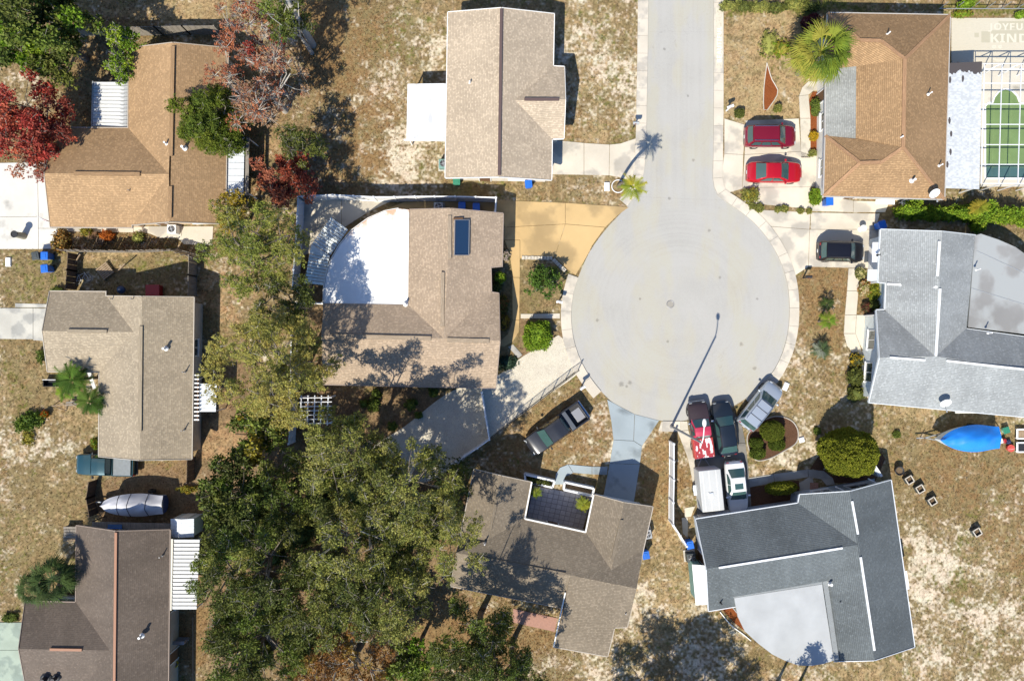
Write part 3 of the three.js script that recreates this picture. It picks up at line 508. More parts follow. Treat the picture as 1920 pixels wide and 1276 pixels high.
// D: light tan house at the top
{
  const R = 4.1, r = 3.65, N = [940, 15, R], S = [936, 331, R], J = [966, 188, r], X = [1060, 186, r];
  const { hs } = house('light tan gable house with dark brown ridge vent and white carport', {
    roof: rD, wall: wallMat([0.62, 0.56, 0.46]), fascia: M.trim, ridge: grain([0.10, 0.065, 0.06], 0.8),
    outline: [[840, 23], [1039, 26], [1037, 124], [1058, 125], [1057, 259], [1035, 260], [1034, 337], [835, 333]],
    planes: [[N, S, [835, 333], [840, 23]], [N, [1039, 26], [1037, 124], J, [1035, 260], [1034, 337], S], [J, [1037, 124], [1058, 125], X], [J, X, [1057, 259], [1035, 260]]],
    gables: [[0, N], [3, X], [6, S]],
    ridges: [[[940, 17, R + 0.04], [936, 328, R + 0.04], 0.24, 0.12], [[983, 186, r + 0.04], [1048, 186, r + 0.04], 0.22, 0.12]],
    pipes: [[881, 156, 3.2, 0.07, M.white]],
    openings: [[1, 0.5, 'window'], [3, 0.5, 'window', 2], [5, 0.5, 'garage', 2.6], [6, 0.3, 'window'], [6, 0.65, 'door', 1], [7, 0.2, 'window'], [7, 0.75, 'window']],
  });
  const c = sub(hs, 'carport');
  partW(c, 'roof_sheet', slab(PP([[764, 157, 2.45], [838, 156, 2.6], [836, 260, 2.6], [762, 260, 2.45]]), 0.1), mat([0.66, 0.67, 0.67], 0.5, { map: rep(texture(512, 512, (u, v) => { const s = sstep(0.55, 0.75, pfbm(u * 0.5, v * 2, 6, 177, 5)); const t = 1 - 0.3 * s; return [t, t, t]; }), 5) }));
  partW(c, 'gutter', bar(P(757, 262, 2.35), P(836, 263, 2.5), 0.14, 0.1), M.white);
  for (const [x, y] of [[766, 160], [765, 256]]) { const p = P(x, y, 2.35); partW(c, 'post', bx(0.1, 2.3, 0.1, p.x, 1.15, p.z), M.white); }
}
// E: pinkish brown house with the curved white flat roof
{
  const R = 3.7, N = [845, 391, R], J = [832, 634, R], W = [602, 630, R], X = [937, 639, R];
  const { hs, roof } = house('pinkish brown house with curved white flat roof and skylight', {
    roof: rE, wall: wallMat([0.48, 0.38, 0.30]), fascia: grain([0.30, 0.24, 0.20], 0.7), ridge: shingle([0.39, 0.31, 0.225]), noFascia: [8, 9],
    outline: [[768, 393], [943, 400], [941, 500], [920, 502], [921, 548], [935, 550], [929, 727], [606, 720], [607, 568], [765, 571]],
    planes: [[N, J, [765, 571], [768, 393]], [N, [943, 400], [941, 500], [920, 502], [921, 548], J], [W, J, X, [929, 727], [606, 720]], [W, [607, 568], [765, 571], J], [J, [921, 548], [935, 550], X]],
    gables: [[0, N], [5, X]],
    ridges: [[[843, 404, R + 0.03], [843, 484, R + 0.03], 0.3], [[830, 510, R + 0.02], [829, 612, R + 0.02], 0.3], [[625, 630, R + 0.03], [808, 634, R + 0.03], 0.34], [[838, 637, R + 0.03], [917, 639, R + 0.03], 0.34]],
    pipes: [[760, 570, 2.75, 0.1, M.white]],
    openings: [[0, 0.3, 'window'], [1, 0.5, 'garage', 3.2], [3, 0.5, 'door'], [5, 0.5, 'window', 1.8], [6, 0.3, 'window'], [6, 0.7, 'window'], [7, 0.5, 'window']],
  });
  const arc = [[767, 393], [748, 391], [722, 396], [690, 410], [660, 432], [637, 459], [621, 487], [611, 518], [607, 545], [607, 568], [765, 571]];
  const wr = sub(hs, 'patio_roof'), wp = PP(arc, 2.55);
  // white coating with rust stains along its upper edge
  const bb = { x0: Math.min(...wp.map((p) => p.x)), x1: Math.max(...wp.map((p) => p.x)), z0: Math.min(...wp.map((p) => p.z)), z1: Math.max(...wp.map((p) => p.z)) };
  const coat = texture(512, 512, (u, v) => { const px = mixn(607, 767, u), py = mixn(571, 391, v); const d = Math.hypot(px - 767, py - 571); const k = sstep(152, 184, d + 40 * (fbm(px / 16, py / 16, 5, 4) - 0.5)) * sstep(470, 405, py) * sstep(0.32, 0.62, fbm(px / 9, py / 9, 15, 4)); const t = 0.97 + 0.06 * (fbm(px / 6, py / 6, 25, 3) - 0.5); return [t * (1 - 0.18 * k), t * (1 - 0.52 * k), t * (1 - 0.68 * k)]; }, true, THREE.ClampToEdgeWrapping);
  const g = slab(wp, 0.12); { const p = g.attributes.position, uv = g.attributes.uv; for (let i = 0; i < p.count; i++) uv.setXY(i, (p.getX(i) - bb.x0) / (bb.x1 - bb.x0), 1 - (p.getZ(i) - bb.z0) / (bb.z1 - bb.z0)); }
  partW(wr, 'roof_sheet', g, mat([0.74, 0.74, 0.73], 0.6, { map: coat }));
  for (let i = 2; i < 10; i += 2) { const p = P(arc[i][0] + 4, arc[i][1] + 4, 2.45); partW(wr, 'post', bx(0.1, 2.43, 0.1, p.x, 1.215, p.z), M.trim); }
  for (let i = 1; i < 9; i++) partW(wr, 'fascia', bar(P(arc[i][0] - 1, arc[i][1] - 1, 2.51), P(arc[i + 1][0] - 1, arc[i + 1][1] - 1, 2.51), 0.05, 0.16), M.trim);
  const aw = sub(hs, 'louvre_awning'), lm = grain([0.56, 0.60, 0.60], 0.5, 1.5);
  const o1 = P(620, 407, 2.1), o2 = P(584, 457, 2.1), i1 = P(652, 430, 2.4), i2 = P(619, 478, 2.4), o3 = P(581, 470, 2.1), o4 = P(570, 531, 2.1), i3 = P(618, 479, 2.4), i4 = P(606, 535, 2.4);
  const fan = (a0, a1, b0, b1, n) => { for (let k = 0; k < n; k++) { const A = V().lerpVectors(a0, a1, k / n), B = V().lerpVectors(a0, a1, (k + 0.86) / n), C = V().lerpVectors(b0, b1, (k + 0.86) / n), D = V().lerpVectors(b0, b1, k / n); B.y -= 0.07; C.y -= 0.07; partW(aw, 'slat', slab([A, B, C, D], 0.02), lm); } };
  fan(o1, o2, i1, i2, 10); fan(o3, o4, i3, i4, 10);
  partW(aw, 'corner_panel', slab([o2, P(581, 470, 2.1), i2.clone().add(V(-0.02, 0, 0.02))], 0.03), lm);
  for (const p of [o1, o2, o3, o4]) partW(aw, 'post', bx(0.07, 2.05, 0.07, p.x, 1.025, p.z), M.greyMetal);
  const sk = sub(roof, 'skylight'), s0 = P(853, 412, 3.72), s1 = P(880, 412, 3.44), s2 = P(879, 478, 3.44), s3 = P(852, 478, 3.72);
  partW(sk, 'glass', slab([s0, s1, s2, s3], 0.06), mat([0.015, 0.035, 0.075], 0.15, { clearcoat: 1 }));
  for (const [a, b] of [[s0, s1], [s1, s2], [s2, s3], [s3, s0]]) partW(sk, 'frame', bar(a, b, 0.06, 0.12), M.steel);
  partW(roof, 'conduit', bar(P(850, 410, 3.75), P(868, 409, 3.6), 0.12, 0.1), M.brown);
}
// F: grey-brown house at the bottom with the paved entrance court
{
  const R = 3.9, Q = 3.6, RW = [855, 1036, R], RM = [1069, 1078, R], RE = [1194, 1103, R], AN = [1170, 942, Q], JN = [1147, 1069, Q], AL = [940, 892, Q], JL = [912, 1013, Q];
  const { hs } = house('grey brown house wrapped around a paved entrance court', {
    roof: rF, wall: wallMat([0.50, 0.42, 0.33]), fascia: grain([0.42, 0.37, 0.31], 0.7), noFascia: [],
    outline: [[889, 880], [997, 904], [984, 972], [1098, 997], [1113, 927], [1224, 950], [1206, 1030], [1176, 1175], [1152, 1176], [1139, 1230], [1039, 1212], [1058, 1140], [845, 1098], [862, 1012]],
    planes: [[[889, 880], AL, JL, [862, 1012]], [AL, [997, 904], [984, 972], JL], [AN, JN, [1098, 997], [1113, 927]], [AN, [1224, 950], [1206, 1030], JN], [JL, [984, 972], [1098, 997], JN, RM, RW], [JN, [1206, 1030], RE, RM], [[862, 1012], JL, RW], [RW, RM, [1058, 1140], [845, 1098]],
      [RM, RE, [1176, 1175, 2.75], [1152, 1176, 2.75], [1139, 1230, 2.63], [1039, 1212, 2.63], [1058, 1140, 3.2]]],
    gables: [[0, AL], [4, AN]], ridges: [[[1166, 974, Q + 0.03], [1148, 1048, Q + 0.03], 0.24, 0.08], [[930, 945, Q + 0.03], [918, 995, Q + 0.03], 0.24, 0.08], [[900, 1045, R + 0.03], [1060, 1076, R + 0.03], 0.24, 0.08]],
    pipes: [[909, 1018, 3.8, 0.06, M.steel], [1172, 1147, 2.9, 0.05, M.steel]],
    openings: [[0, 0.5, 'window', 1.8], [1, 0.5, 'window'], [2, 0.5, 'door'], [3, 0.5, 'window'], [4, 0.5, 'garage', 3.6], [5, 0.5, 'window'], [6, 0.4, 'door'], [9, 0.5, 'window']],
  });
  partW(hs, 'court_trim', join([bar(P(997, 903, 2.66), P(984, 972, 2.66), 0.12, 0.14), bar(P(984, 972, 2.66), P(1098, 997, 2.66), 0.12, 0.14), bar(P(1098, 997, 2.66), P(1113, 927, 2.66), 0.12, 0.14)]), M.trim);
  partW(hs, 'step', bar(P(1038, 1212, 2.66), P(1060, 1110, 3.4), 0.1, 0.12), M.trim);
}
// entrance court of square tiles
{
  const o = thing('entrance_court', 'grey square tile court between the white planter boxes', 'courtyard', V(0, 0, 0), 0, undefined, 'structure');
  const a = P(1000, 910), b = P(1110, 930), c = P(1093, 992), d = P(988, 968); covers([a, b, c, d]);
  part(o, 'mortar_bed', prism([a, b, c, d], 0.002, 0.03), grain([0.26, 0.24, 0.24], 0.9));
  const tm = [0.42, 0.46, 0.50].map((k) => mat([k, k * 0.93, k * 0.92], 0.8, { map: rep(grainMap, 1) }));
  const nx = 11, nz = 7, at = (u, v) => V().lerpVectors(V().lerpVectors(a, b, u), V().lerpVectors(d, c, u), v);
  for (let i = 0; i < nx; i++) for (let j = 0; j < nz; j++) part(o, 'tile', prism(inset([at(i / nx, j / nz), at((i + 1) / nx, j / nz), at((i + 1) / nx, (j + 1) / nz), at(i / nx, (j + 1) / nz)], 0.022), 0.03, 0.055), tm[(i * 7 + j * 5 + i * j) % 3]);
}
// G: slate grey house at the bottom right
{
  const R = 4.1, N = [1594, 921, R], S = [1640, 1237, R], J = [1611, 1021, R], W = [1325, 1066, R];
  const { hs, roof } = house('slate grey house with flat pale rounded patio roof', {
    roof: rG, wall: wallMat([0.42, 0.47, 0.52]), fascia: grain([0.62, 0.65, 0.68], 0.6), ridge: M.vinyl,
    outline: [[1305, 973], [1497, 943], [1500, 927], [1671, 900], [1715, 1212], [1564, 1239], [1546, 1108], [1329, 1145]],
    planes: [[N, [1671, 900], [1715, 1212], S], [N, J, [1497, 943], [1500, 927]], [J, S, [1564, 1239], [1546, 1108]], [W, [1305, 973], [1497, 943], J], [W, J, [1546, 1108], [1329, 1145]]],
    gables: [[2, N], [4, S], [7, W]],
    ridges: [[[1598, 939, R + 0.04], [1609, 1001, R + 0.04], 0.16], [[1614, 1044, R + 0.04], [1640, 1219, R + 0.04], 0.17], [[1348, 1064, R + 0.04], [1580, 1027, R + 0.04], 0.15]],
    pipes: [[1555, 1093, 2.9, 0.12, M.white], [1573, 1126, 2.9, 0.04, M.steel], [1351, 1129, 2.85, 0.06, M.black]],
    openings: [[0, 0.25, 'garage', 3.4], [2, 0.3, 'window'], [2, 0.75, 'window', 1.8], [3, 0.3, 'window'], [3, 0.6, 'window'], [7, 0.5, 'door'], [4, 0.5, 'window', 2], [5, 0.4, 'door']],
  });
  const pr = sub(hs, 'patio_roof');
  partW(pr, 'roof_sheet', slab(PP([[1377, 1121], [1542, 1095], [1564, 1238], [1545, 1244], [1522, 1248], [1497, 1247], [1472, 1238], [1448, 1226], [1422, 1206], [1397, 1183], [1384, 1156]], 2.92), 0.14), grain([0.40, 0.415, 0.42], 0.7, 9));
  const gr = mat([0.25, 0.27, 0.28], 1, { map: rep(speckMap, 3) });
  partW(pr, 'flashing', slab(PP([[1370, 1117], [1542, 1089], [1542, 1094.5], [1377, 1120.5]], 2.97), 0.06), gr); partW(pr, 'flashing', slab(PP([[1543, 1089], [1552, 1088], [1574, 1237], [1565, 1238.5]], 2.97), 0.06), gr);
  for (const [x, y] of [[1386, 1152], [1424, 1202], [1475, 1234], [1525, 1243]]) { const p = P(x, y, 2.8); partW(pr, 'post', bx(0.1, 2.78, 0.1, p.x, 1.39, p.z), M.trim); }
  const lt = sub(hs, 'lean_to'); partW(lt, 'roof_sheet', slab(PP([[1298, 1058, 2.2], [1322, 1060, 2.5], [1328, 1133, 2.5], [1305, 1134, 2.2]]), 0.08), M.white);
  partW(lt, 'wall', prism(PP([[1302, 1060], [1318, 1062], [1322, 1128], [1308, 1129]], 2.2), 0.002, 2.05), M.teal);
  const wb = sub(hs, 'wing_wall'); partW(wb, 'wall', prism([P(1636, 866, 2.2), P(1652, 892, 2.2), P(1648, 894, 2.2), P(1632, 868, 2.2)], 0.002, 2.2), wallMat([0.55, 0.60, 0.65]));
  partW(wb, 'cap', slab(PP([[1633, 864, 2.25], [1637, 863, 2.25], [1656, 892, 2.25], [1652, 894, 2.25]]), 0.05), M.white);
  partW(hs, 'porch_beam', bar(P(1567, 912, 2.5), P(1582, 919, 2.5), 0.1, 0.12), M.vinyl); partW(hs, 'porch_beam', bar(P(1628, 897, 2.5), P(1642, 904, 2.5), 0.1, 0.12), M.vinyl);
  const wu = sub(hs, 'wall_vent'); partW(wu, 'hood', bar(P(1697, 1070, 2.4), P(1702, 1104, 2.4), 0.3, 0.1), M.white);
}
// H: light grey house on the right
{
  const R = 4.2, N = [1767, 434, R], J = [1755, 668, R], W = [1650, 670, R], X = [1995, 702, R];
  const { hs, roof } = house('light grey shingle house with white ridge vents', {
    roof: rH, wall: wallMat([0.62, 0.66, 0.64]), fascia: grain([0.66, 0.69, 0.70], 0.6), ridge: M.white,
    outline: [[1652, 430], [1829, 441], [1813, 615], [1995, 640], [1985, 787], [1630, 754], [1644, 581], [1660, 581], [1662, 532], [1647, 530]],
    planes: [[N, J, [1663, 584], [1660, 581], [1662, 532], [1647, 530], [1652, 430]], [N, [1829, 441], [1813, 615], J], [[1644, 581], [1663, 584], J, W], [W, J, X, [1985, 787], [1630, 754]], [J, [1813, 615], [1995, 640], X]],
    gables: [[0, N], [5, W], [3, X]], noFascia: [1],
    ridges: [[[1762, 452, R + 0.04], [1758, 517, R + 0.04], 0.2], [[1763, 541, R + 0.04], [1755, 667, R + 0.04], 0.2], [[1669, 670, R + 0.04], [1735, 675, R + 0.04], 0.16], [[1775, 676, R + 0.04], [1990, 700, R + 0.04], 0.16], [[1664, 532, 2.75], [1758, 538, 4.12], 0.16, 0.08]],
    pipes: [[1832, 505, 3.0, 0.05, M.white], [1854, 624, 3.2, 0.05, M.white], [1646, 478, 2.75, 0.05, M.black]],
    openings: [[9, 0.4, 'garage', 3.2], [6, 0.5, 'door'], [5, 0.7, 'window', 1.6], [5, 0.3, 'window', 1.6], [4, 0.2, 'window'], [4, 0.45, 'window'], [0, 0.5, 'window']],
  });
  const pr = sub(hs, 'patio_roof');
  const blot = mat([0.30, 0.315, 0.315], 0.8, { map: rep(texture(512, 512, (u, v) => { const s = sstep(0.48, 0.7, pfbm(u, v, 5, 277, 5)), q = pfbm(u, v, 3, 380, 4); const t = 0.82 + 0.35 * q - 0.3 * s; return [t, t * (1 - 0.05 * s), t * (1 - 0.07 * s)]; }), 11) });
  partW(pr, 'roof_sheet', slab(PP([[1829, 441], [1840, 438], [1873, 449], [1905, 463], [1935, 485], [1960, 512], [1977, 545], [1985, 580], [1987, 634], [1816, 613]], 2.5), 0.12), blot);
  const sd = [[1832, 470, 1940, 520], [1822, 540, 1985, 590]];
  for (const [x0, y0, x1, y1] of sd) partW(pr, 'seam', bar(P(x0, y0, 2.51), P(x1, y1, 2.51), 0.05, 0.02), M.greyMetal);
  for (const [x, y] of [[1905, 466], [1960, 516], [1982, 590]]) { const p = P(x, y, 2.4); partW(pr, 'post', bx(0.1, 2.36, 0.1, p.x, 1.18, p.z), M.trim); }
  partW(hs, 'entry_canopy', slab(PP([[1628, 505, 2.3], [1648, 505, 2.5], [1647, 526, 2.5], [1627, 526, 2.3]]), 0.08), grain([0.66, 0.70, 0.67], 0.6));
  partW(hs, 'garage_awning', slab(PP([[1637, 454, 2.2], [1651, 454, 2.45], [1650, 491, 2.45], [1636, 491, 2.2]]), 0.06), M.vinyl);
  partW(hs, 'porch_floor', prism(PP([[1625, 585], [1650, 585], [1645, 745], [1618, 745]]), 0.002, 0.12), grain([0.50, 0.40, 0.33], 0.9));
}
// I: orange brown hip roof house at the top right
{
  const R = 4.3, r = 3.9, g = 3.0, NW = [1553, 24], NE = [1782, 28], SE = [1771, 373], SW = [1545, 367], J1 = [1697, 110, R], J2 = [1694, 276, R], N1 = [1613, 75, r], N2 = [1653, 76, r + 0.05], S1 = [1613, 305, r], S2 = [1653, 304, r + 0.05], P1 = [1549, 130], P2 = [1548, 254], G1 = [1606, 124, g], G2 = [1605, 260, g];
  const porchGrey = shingle([0.34, 0.345, 0.32], shingleB); const porch = [P1, G1, G2, P2]; porch.mat = porchGrey;
  const { hs, roof } = house('orange brown hip roof house with grey porch roof', {
    roof: rI, wall: wallMat([0.68, 0.65, 0.58]), fascia: grain([0.44, 0.42, 0.39], 0.6), ridge: shingle([0.42, 0.25, 0.14]),
    outline: [NW, NE, SE, SW, P2, P1],
    planes: [[J1, NE, SE, J2], [NW, N1, N2, J1, NE], [SW, S1, S2, J2, SE], [NW, N1, P1], [P2, S1, SW], [P1, N1, N2, J1, G1], [J1, J2, G2, G1], [P2, S1, S2, J2, G2], porch],
    ridges: [[J1, J2, 0.3, 0.06], [N1, N2, 0.28, 0.06], [S1, S2, 0.28, 0.06], [N2, J1, 0.26, 0.06], [S2, J2, 0.26, 0.06], [J1, [...NE, EAVE], 0.26, 0.06], [J2, [...SE, EAVE], 0.26, 0.06], [N1, [...NW, EAVE], 0.26, 0.06], [S1, [...SW, EAVE], 0.26, 0.06], [S1, [...P2, EAVE], 0.26, 0.06]],
    pipes: [[1664, 64, 3.6, 0.06, M.white], [1742, 176, 3.6, 0.06, M.white], [1688, 258, 4.1, 0.06, M.white], [1711, 338, 3.4, 0.1, M.white], [1762, 310, 2.95, 0.06, M.white]],
    openings: [[3, 0.5, 'window'], [4, 0.3, 'window'], [4, 0.7, 'door'], [2, 0.25, 'garage', 2.6], [2, 0.7, 'door'], [0, 0.5, 'window'], [1, 0.4, 'window', 2]],
  });
  partW(hs, 'side_awning', slab(PP([[1643, 374, 2.3], [1678, 374, 2.3], [1678, 383, 2.1], [1643, 382, 2.1]]), 0.06), M.white);
  const wp = PP([[1781, 118], [1842, 115], [1837, 354], [1772, 352]], 2.5), wr = sub(hs, 'patio_roof');
  const paint = texture(512, 1024, (u, v) => { const px = mixn(1772, 1842, u), py = mixn(354, 115, v); const e = (py - 115) / 30; const bare = (sstep(1.0, 0.25, e + 0.9 * (fbm(px / 7, py / 9, 611, 4) - 0.5)) > 0.5 ? 1 : 0) || ([[1782, 149], [1806, 147], [1781, 226], [1784, 251], [1783, 284], [1777, 308], [1786, 134]].some(([x, y]) => ((px - x) / 2.2) ** 2 + ((py - y) / 6) ** 2 < 0.6 + 0.9 * fbm(px / 2, py / 2, 5, 2)) ? 1 : 0);
    const s = sstep(0.36, 0.66, fbm(px / 4, py / 2.6, 621, 5)); const t = 1 - 0.2 * s; return bare ? [0.12, 0.10, 0.095] : [t * 0.96, t * 0.985, t]; }, true, THREE.ClampToEdgeWrapping);
  const gg = slab(wp, 0.12); { const p = gg.attributes.position, uv = gg.attributes.uv, x0 = wp[3].x, x1 = wp[1].x, z0 = wp[1].z, z1 = wp[2].z; for (let i = 0; i < p.count; i++) uv.setXY(i, (p.getX(i) - x0) / (x1 - x0), 1 - (p.getZ(i) - z0) / (z1 - z0)); }
  partW(wr, 'roof_sheet', gg, mat([0.52, 0.53, 0.54], 0.7, { map: paint }));
  for (const [x, y] of [[1838, 120], [1836, 230], [1834, 350]]) { const p = P(x, y, 2.4); partW(wr, 'post', bx(0.1, 2.36, 0.1, p.x, 1.18, p.z), M.trim); }
}

// ---------------------------------------------------------------- pool, cage, deck with chalk lettering
{
  const d = thing('pool_deck', 'pale concrete pool deck with chalked words and a smile', 'pool deck', V(0, 0, 0), 0, undefined, 'structure');
  const cv = document.createElement('canvas'); cv.width = 1024; cv.height = 512; const cx = cv.getContext('2d');
  // slab spans photo px 1784..2000 x 34..118
  const sx = (x) => (x - 1784) / 216 * 1024, sy = (y) => (y - 34) / 84 * 512;
  cx.fillStyle = 'rgb(197,190,172)'; cx.fillRect(0, 0, 1024, 512);
  for (let i = 0; i < 2600; i++) { const k = Math.floor(180 + 30 * rnd()); cx.fillStyle = `rgba(${k},${k - 6},${k - 24},0.25)`; cx.fillRect(rnd() * 1024, rnd() * 512, rr(2, 22), rr(2, 12)); }
  cx.fillStyle = 'rgba(165,160,138,0.5)'; cx.fillRect(sx(1840), sy(59), sx(1856) - sx(1840), sy(80) - sy(59)); cx.fillRect(sx(1827), sy(62), 40, 50); cx.fillRect(sx(1858), sy(57), sx(2000) - sx(1858), sy(80) - sy(57)); cx.fillRect(sx(1872), sy(40), sx(2000) - sx(1872), sy(56) - sy(40));
  cx.fillStyle = 'rgb(207,201,184)'; cx.textBaseline = 'alphabetic';
  cx.font = 'bold 104px sans-serif'; cx.fillText('JOYFUL', sx(1855), sy(56)); cx.font = 'bold 140px sans-serif'; cx.fillText('KIND', sx(1855), sy(80));
  cx.strokeStyle = 'rgb(205,200,182)'; cx.lineWidth = 16; cx.beginPath(); cx.arc(sx(1874), sy(96), 105, 0.25, Math.PI - 0.25); cx.stroke(); cx.beginPath(); cx.arc(sx(1864), sy(88), 12, 0, 7); cx.stroke(); cx.beginPath(); cx.arc(sx(1875), sy(88), 12, 0, 7); cx.stroke();
  const t = new THREE.CanvasTexture(cv); t.colorSpace = THREE.SRGBColorSpace;
  const pts = PP([[1784, 34], [2000, 34], [2000, 118], [1784, 118]]); covers(pts);
  const g = prism(pts, 0.002, 0.05); { const p = g.attributes.position, uv = g.attributes.uv; for (let i = 0; i < p.count; i++) uv.setXY(i, (p.getX(i) - pts[0].x) / (pts[1].x - pts[0].x), 1 - (p.getZ(i) - pts[0].z) / (pts[3].z - pts[0].z)); }
  part(d, 'slab', g, mat([0.86, 0.86, 0.86], 0.92, { map: t, specularIntensity: 0.3 }));
  // deck around the pool, laid as strips so that the basin stays open
  const pool = [[1846, 335], [1846, 200], [1852, 193], [1860, 193], [1863, 183], [1872, 172], [1884, 167], [1897, 171], [1906, 180], [1911, 193], [1925, 197], [1990, 197], [1990, 335]];
  const px = PP(pool), outer = PP([[1838, 118.5], [2000, 118.5], [2000, 350], [1838, 350]]); covers(outer);
  const sh = new THREE.Shape(outer.map((p) => new THREE.Vector2(p.x, -p.z))); sh.holes.push(new THREE.Path(px.map((p) => new THREE.Vector2(p.x, -p.z))));
  part(d, 'slab', new THREE.ExtrudeGeometry(sh, { depth: 0.1, bevelEnabled: false }).rotateX(-Math.PI / 2).translate(0, 0.002, 0), concrete([0.55, 0.52, 0.45]));
  const po = thing('swimming_pool', 'green algae-tinted swimming pool under the white cage', 'pool', V(0, 0, 0));
  const wt = texture(256, 256, (u, v) => { const x = mixn(1846, 1990, u), y = mixn(335, 167, v); const k = sstep(306, 316, y + 5 * (fbm(x / 8, y / 8, 8, 3) - 0.5)), q = 0.85 + 0.3 * fbm(x / 14, y / 14, 4, 4); return [mixn(0.145, 0.055, k) * q, mixn(0.215, 0.11, k) * q, mixn(0.085, 0.11, k) * q]; }, true, THREE.ClampToEdgeWrapping);  // darker blue-teal strip at the south edge: shadow painted into the water colour
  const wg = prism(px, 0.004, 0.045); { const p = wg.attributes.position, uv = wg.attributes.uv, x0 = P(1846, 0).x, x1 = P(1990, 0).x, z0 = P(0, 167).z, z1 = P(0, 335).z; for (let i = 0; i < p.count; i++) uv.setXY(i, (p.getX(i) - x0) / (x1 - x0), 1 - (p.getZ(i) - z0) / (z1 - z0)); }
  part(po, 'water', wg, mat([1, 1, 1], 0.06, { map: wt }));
  for (let i = 0; i < px.length; i++) part(po, 'coping', bar(px[i].clone().setY(0.12), px[(i + 1) % px.length].clone().setY(0.12), 0.14, 0.05), M.trim);
  const cage = thing('pool_cage', 'white aluminium pool cage with a grid of roof beams', 'pool cage', P(1915, 235));
  const Hh = 2.7, xs = [1845, 1878, 1914, 1950, 1986], ys = [119, 156, 195, 233, 271, 308, 344];
  for (const y of ys) partW(cage, 'beam', bar(P(1843, y, Hh), P(2010, y, Hh), 0.045, 0.09), M.vinyl);
  xs.forEach((x, i) => partW(cage, 'beam', bar(P(x + 1.5, 119, Hh + 0.03), P(x - 5, 344, Hh + 0.03), 0.045, 0.08), M.vinyl));
  for (const [x0, x1] of [[1853, 1877], [1888, 1912], [1925, 1948]]) partW(cage, 'brace', bar(P(x0, 131, Hh), P(x1, 120, Hh), 0.05, 0.06), M.vinyl);
  partW(cage, 'beam', bar(P(1846, 130, Hh), P(2010, 130, Hh), 0.06, 0.08), M.vinyl);
  for (const x of [1878, 1914, 1950]) for (const y of [119, 344]) { const p = P(x, y, Hh); partW(cage, 'post', bx(0.06, Hh - 0.08, 0.06, p.x, (Hh - 0.08) / 2 + 0.02, p.z), M.vinyl); }
  const rail = thing('screen_fence', 'thin pale metal fence above the chalked deck', 'fence', P(1850, 16));
  for (const h of [0.1, 1.1]) partW(rail, 'rail', bar(P(1762, 16, h), P(2000, 16, h), 0.04, 0.04), M.greyMetal);
  for (let i = 0; i < 9; i++) { const p = P(1762 + i * 29, 16, 0); partW(rail, 'post', bx(0.05, 1.2, 0.05, p.x, 0.6, p.z), M.greyMetal); }
}
{ // chalk word along the gutter of the street
  const cv = document.createElement('canvas'); cv.width = 1024; cv.height = 128; const cx = cv.getContext('2d'); cx.clearRect(0, 0, 1024, 128); cx.fillStyle = 'rgb(214,206,186)'; cx.fillRect(0, 0, 1024, 128);
  cx.fillStyle = 'rgba(178,170,150,0.5)'; for (let i = 0; i < 120; i++) cx.fillRect(rnd() * 1024, rnd() * 128, rr(4, 50), rr(2, 14));
  cx.fillStyle = 'rgb(236,231,216)'; cx.font = 'bold 116px sans-serif'; cx.textBaseline = 'middle'; cx.fillText('BEAUTIFUL', 90, 68, 860);
  const t = new THREE.CanvasTexture(cv); t.colorSpace = THREE.SRGBColorSpace;
  const a = P(1342, 128, 0.104), b = P(1342, 14, 0.104), c = P(1355, 14, 0.104), d = P(1355, 128, 0.104), mb = new MB();
  mb.tri(a, c, b, [0, 1], [1, 0], [1, 1]); mb.tri(a, d, c, [0, 1], [0, 0], [1, 0]);
  const g = mb.geo(); for (let i = 0; i < g.attributes.normal.count; i++) g.attributes.normal.setXYZ(i, 0, 1, 0);
  const m = part(scene, 'chalk_lettering', g, mat([0.78, 0.78, 0.78], 0.95, { map: t })); tag(m, 'faint chalk word written along the street gutter', 'lettering', undefined, 'structure');
}

// ---------------------------------------------------------------- fences
function vinylFence(label, runs, h, m = M.vinyl, group) {
  const o = thing('vinyl_fence', label, 'fence', runs[0][0].isVector3 ? runs[0][0].clone() : P(runs[0][0][0], runs[0][0][1]), 0, group);
  for (const run of runs) run.forEach((p, i) => {
    const a = P(p[0], p[1], h); const post = sub(o, 'post'); partW(post, 'shaft', bx(0.13, h + 0.05, 0.13, a.x, (h + 0.05) / 2, a.z), m); partW(post, 'cap', new THREE.ConeGeometry(0.12, 0.1, 4).rotateY(Math.PI / 4).translate(a.x, h + 0.1, a.z), m);
    if (i + 1 < run.length) { const q = run[i + 1], b = P(q[0], q[1], h), d = V().subVectors(b, a).setY(0), L = d.length(), k = Math.max(2, Math.round(L / 0.16)); d.normalize();
      const list = []; for (let j = 0; j < k; j++) { const s = a.clone().setY(0).addScaledVector(d, 0.07 + (L - 0.14) * (j + 0.04) / k), e = a.clone().setY(0).addScaledVector(d, 0.07 + (L - 0.14) * (j + 0.96) / k); s.y = e.y = (h - 0.1) / 2 + 0.05; list.push(bar(s, e, 0.03, h - 0.14)); }
      partW(o, 'board_panel', join(list), m);
      for (const y of [0.1, h - 0.04]) partW(o, 'rail', bar(a.clone().setY(y).addScaledVector(d, 0.07), b.clone().setY(y).addScaledVector(d, -0.07), 0.09, 0.1), m); }
  });
  return o;
}
vinylFence('white vinyl fence around the patio of the curved white roof', [[[558, 368], [584, 366], [623, 365], [662, 367], [700, 369], [739, 369], [778, 368], [815, 368], [853, 368], [892, 369], [930, 370], [928, 396]], [[558, 368], [557, 400], [555, 435], [553, 470], [550, 505], [548, 540]], [[556, 567], [581, 567], [605, 568]]], 1.75);
vinylFence('pale vinyl fence between the trees and the white trellis', [[[546, 620], [545, 700], [545, 760], [543, 795], [541, 832]]], 1.7);
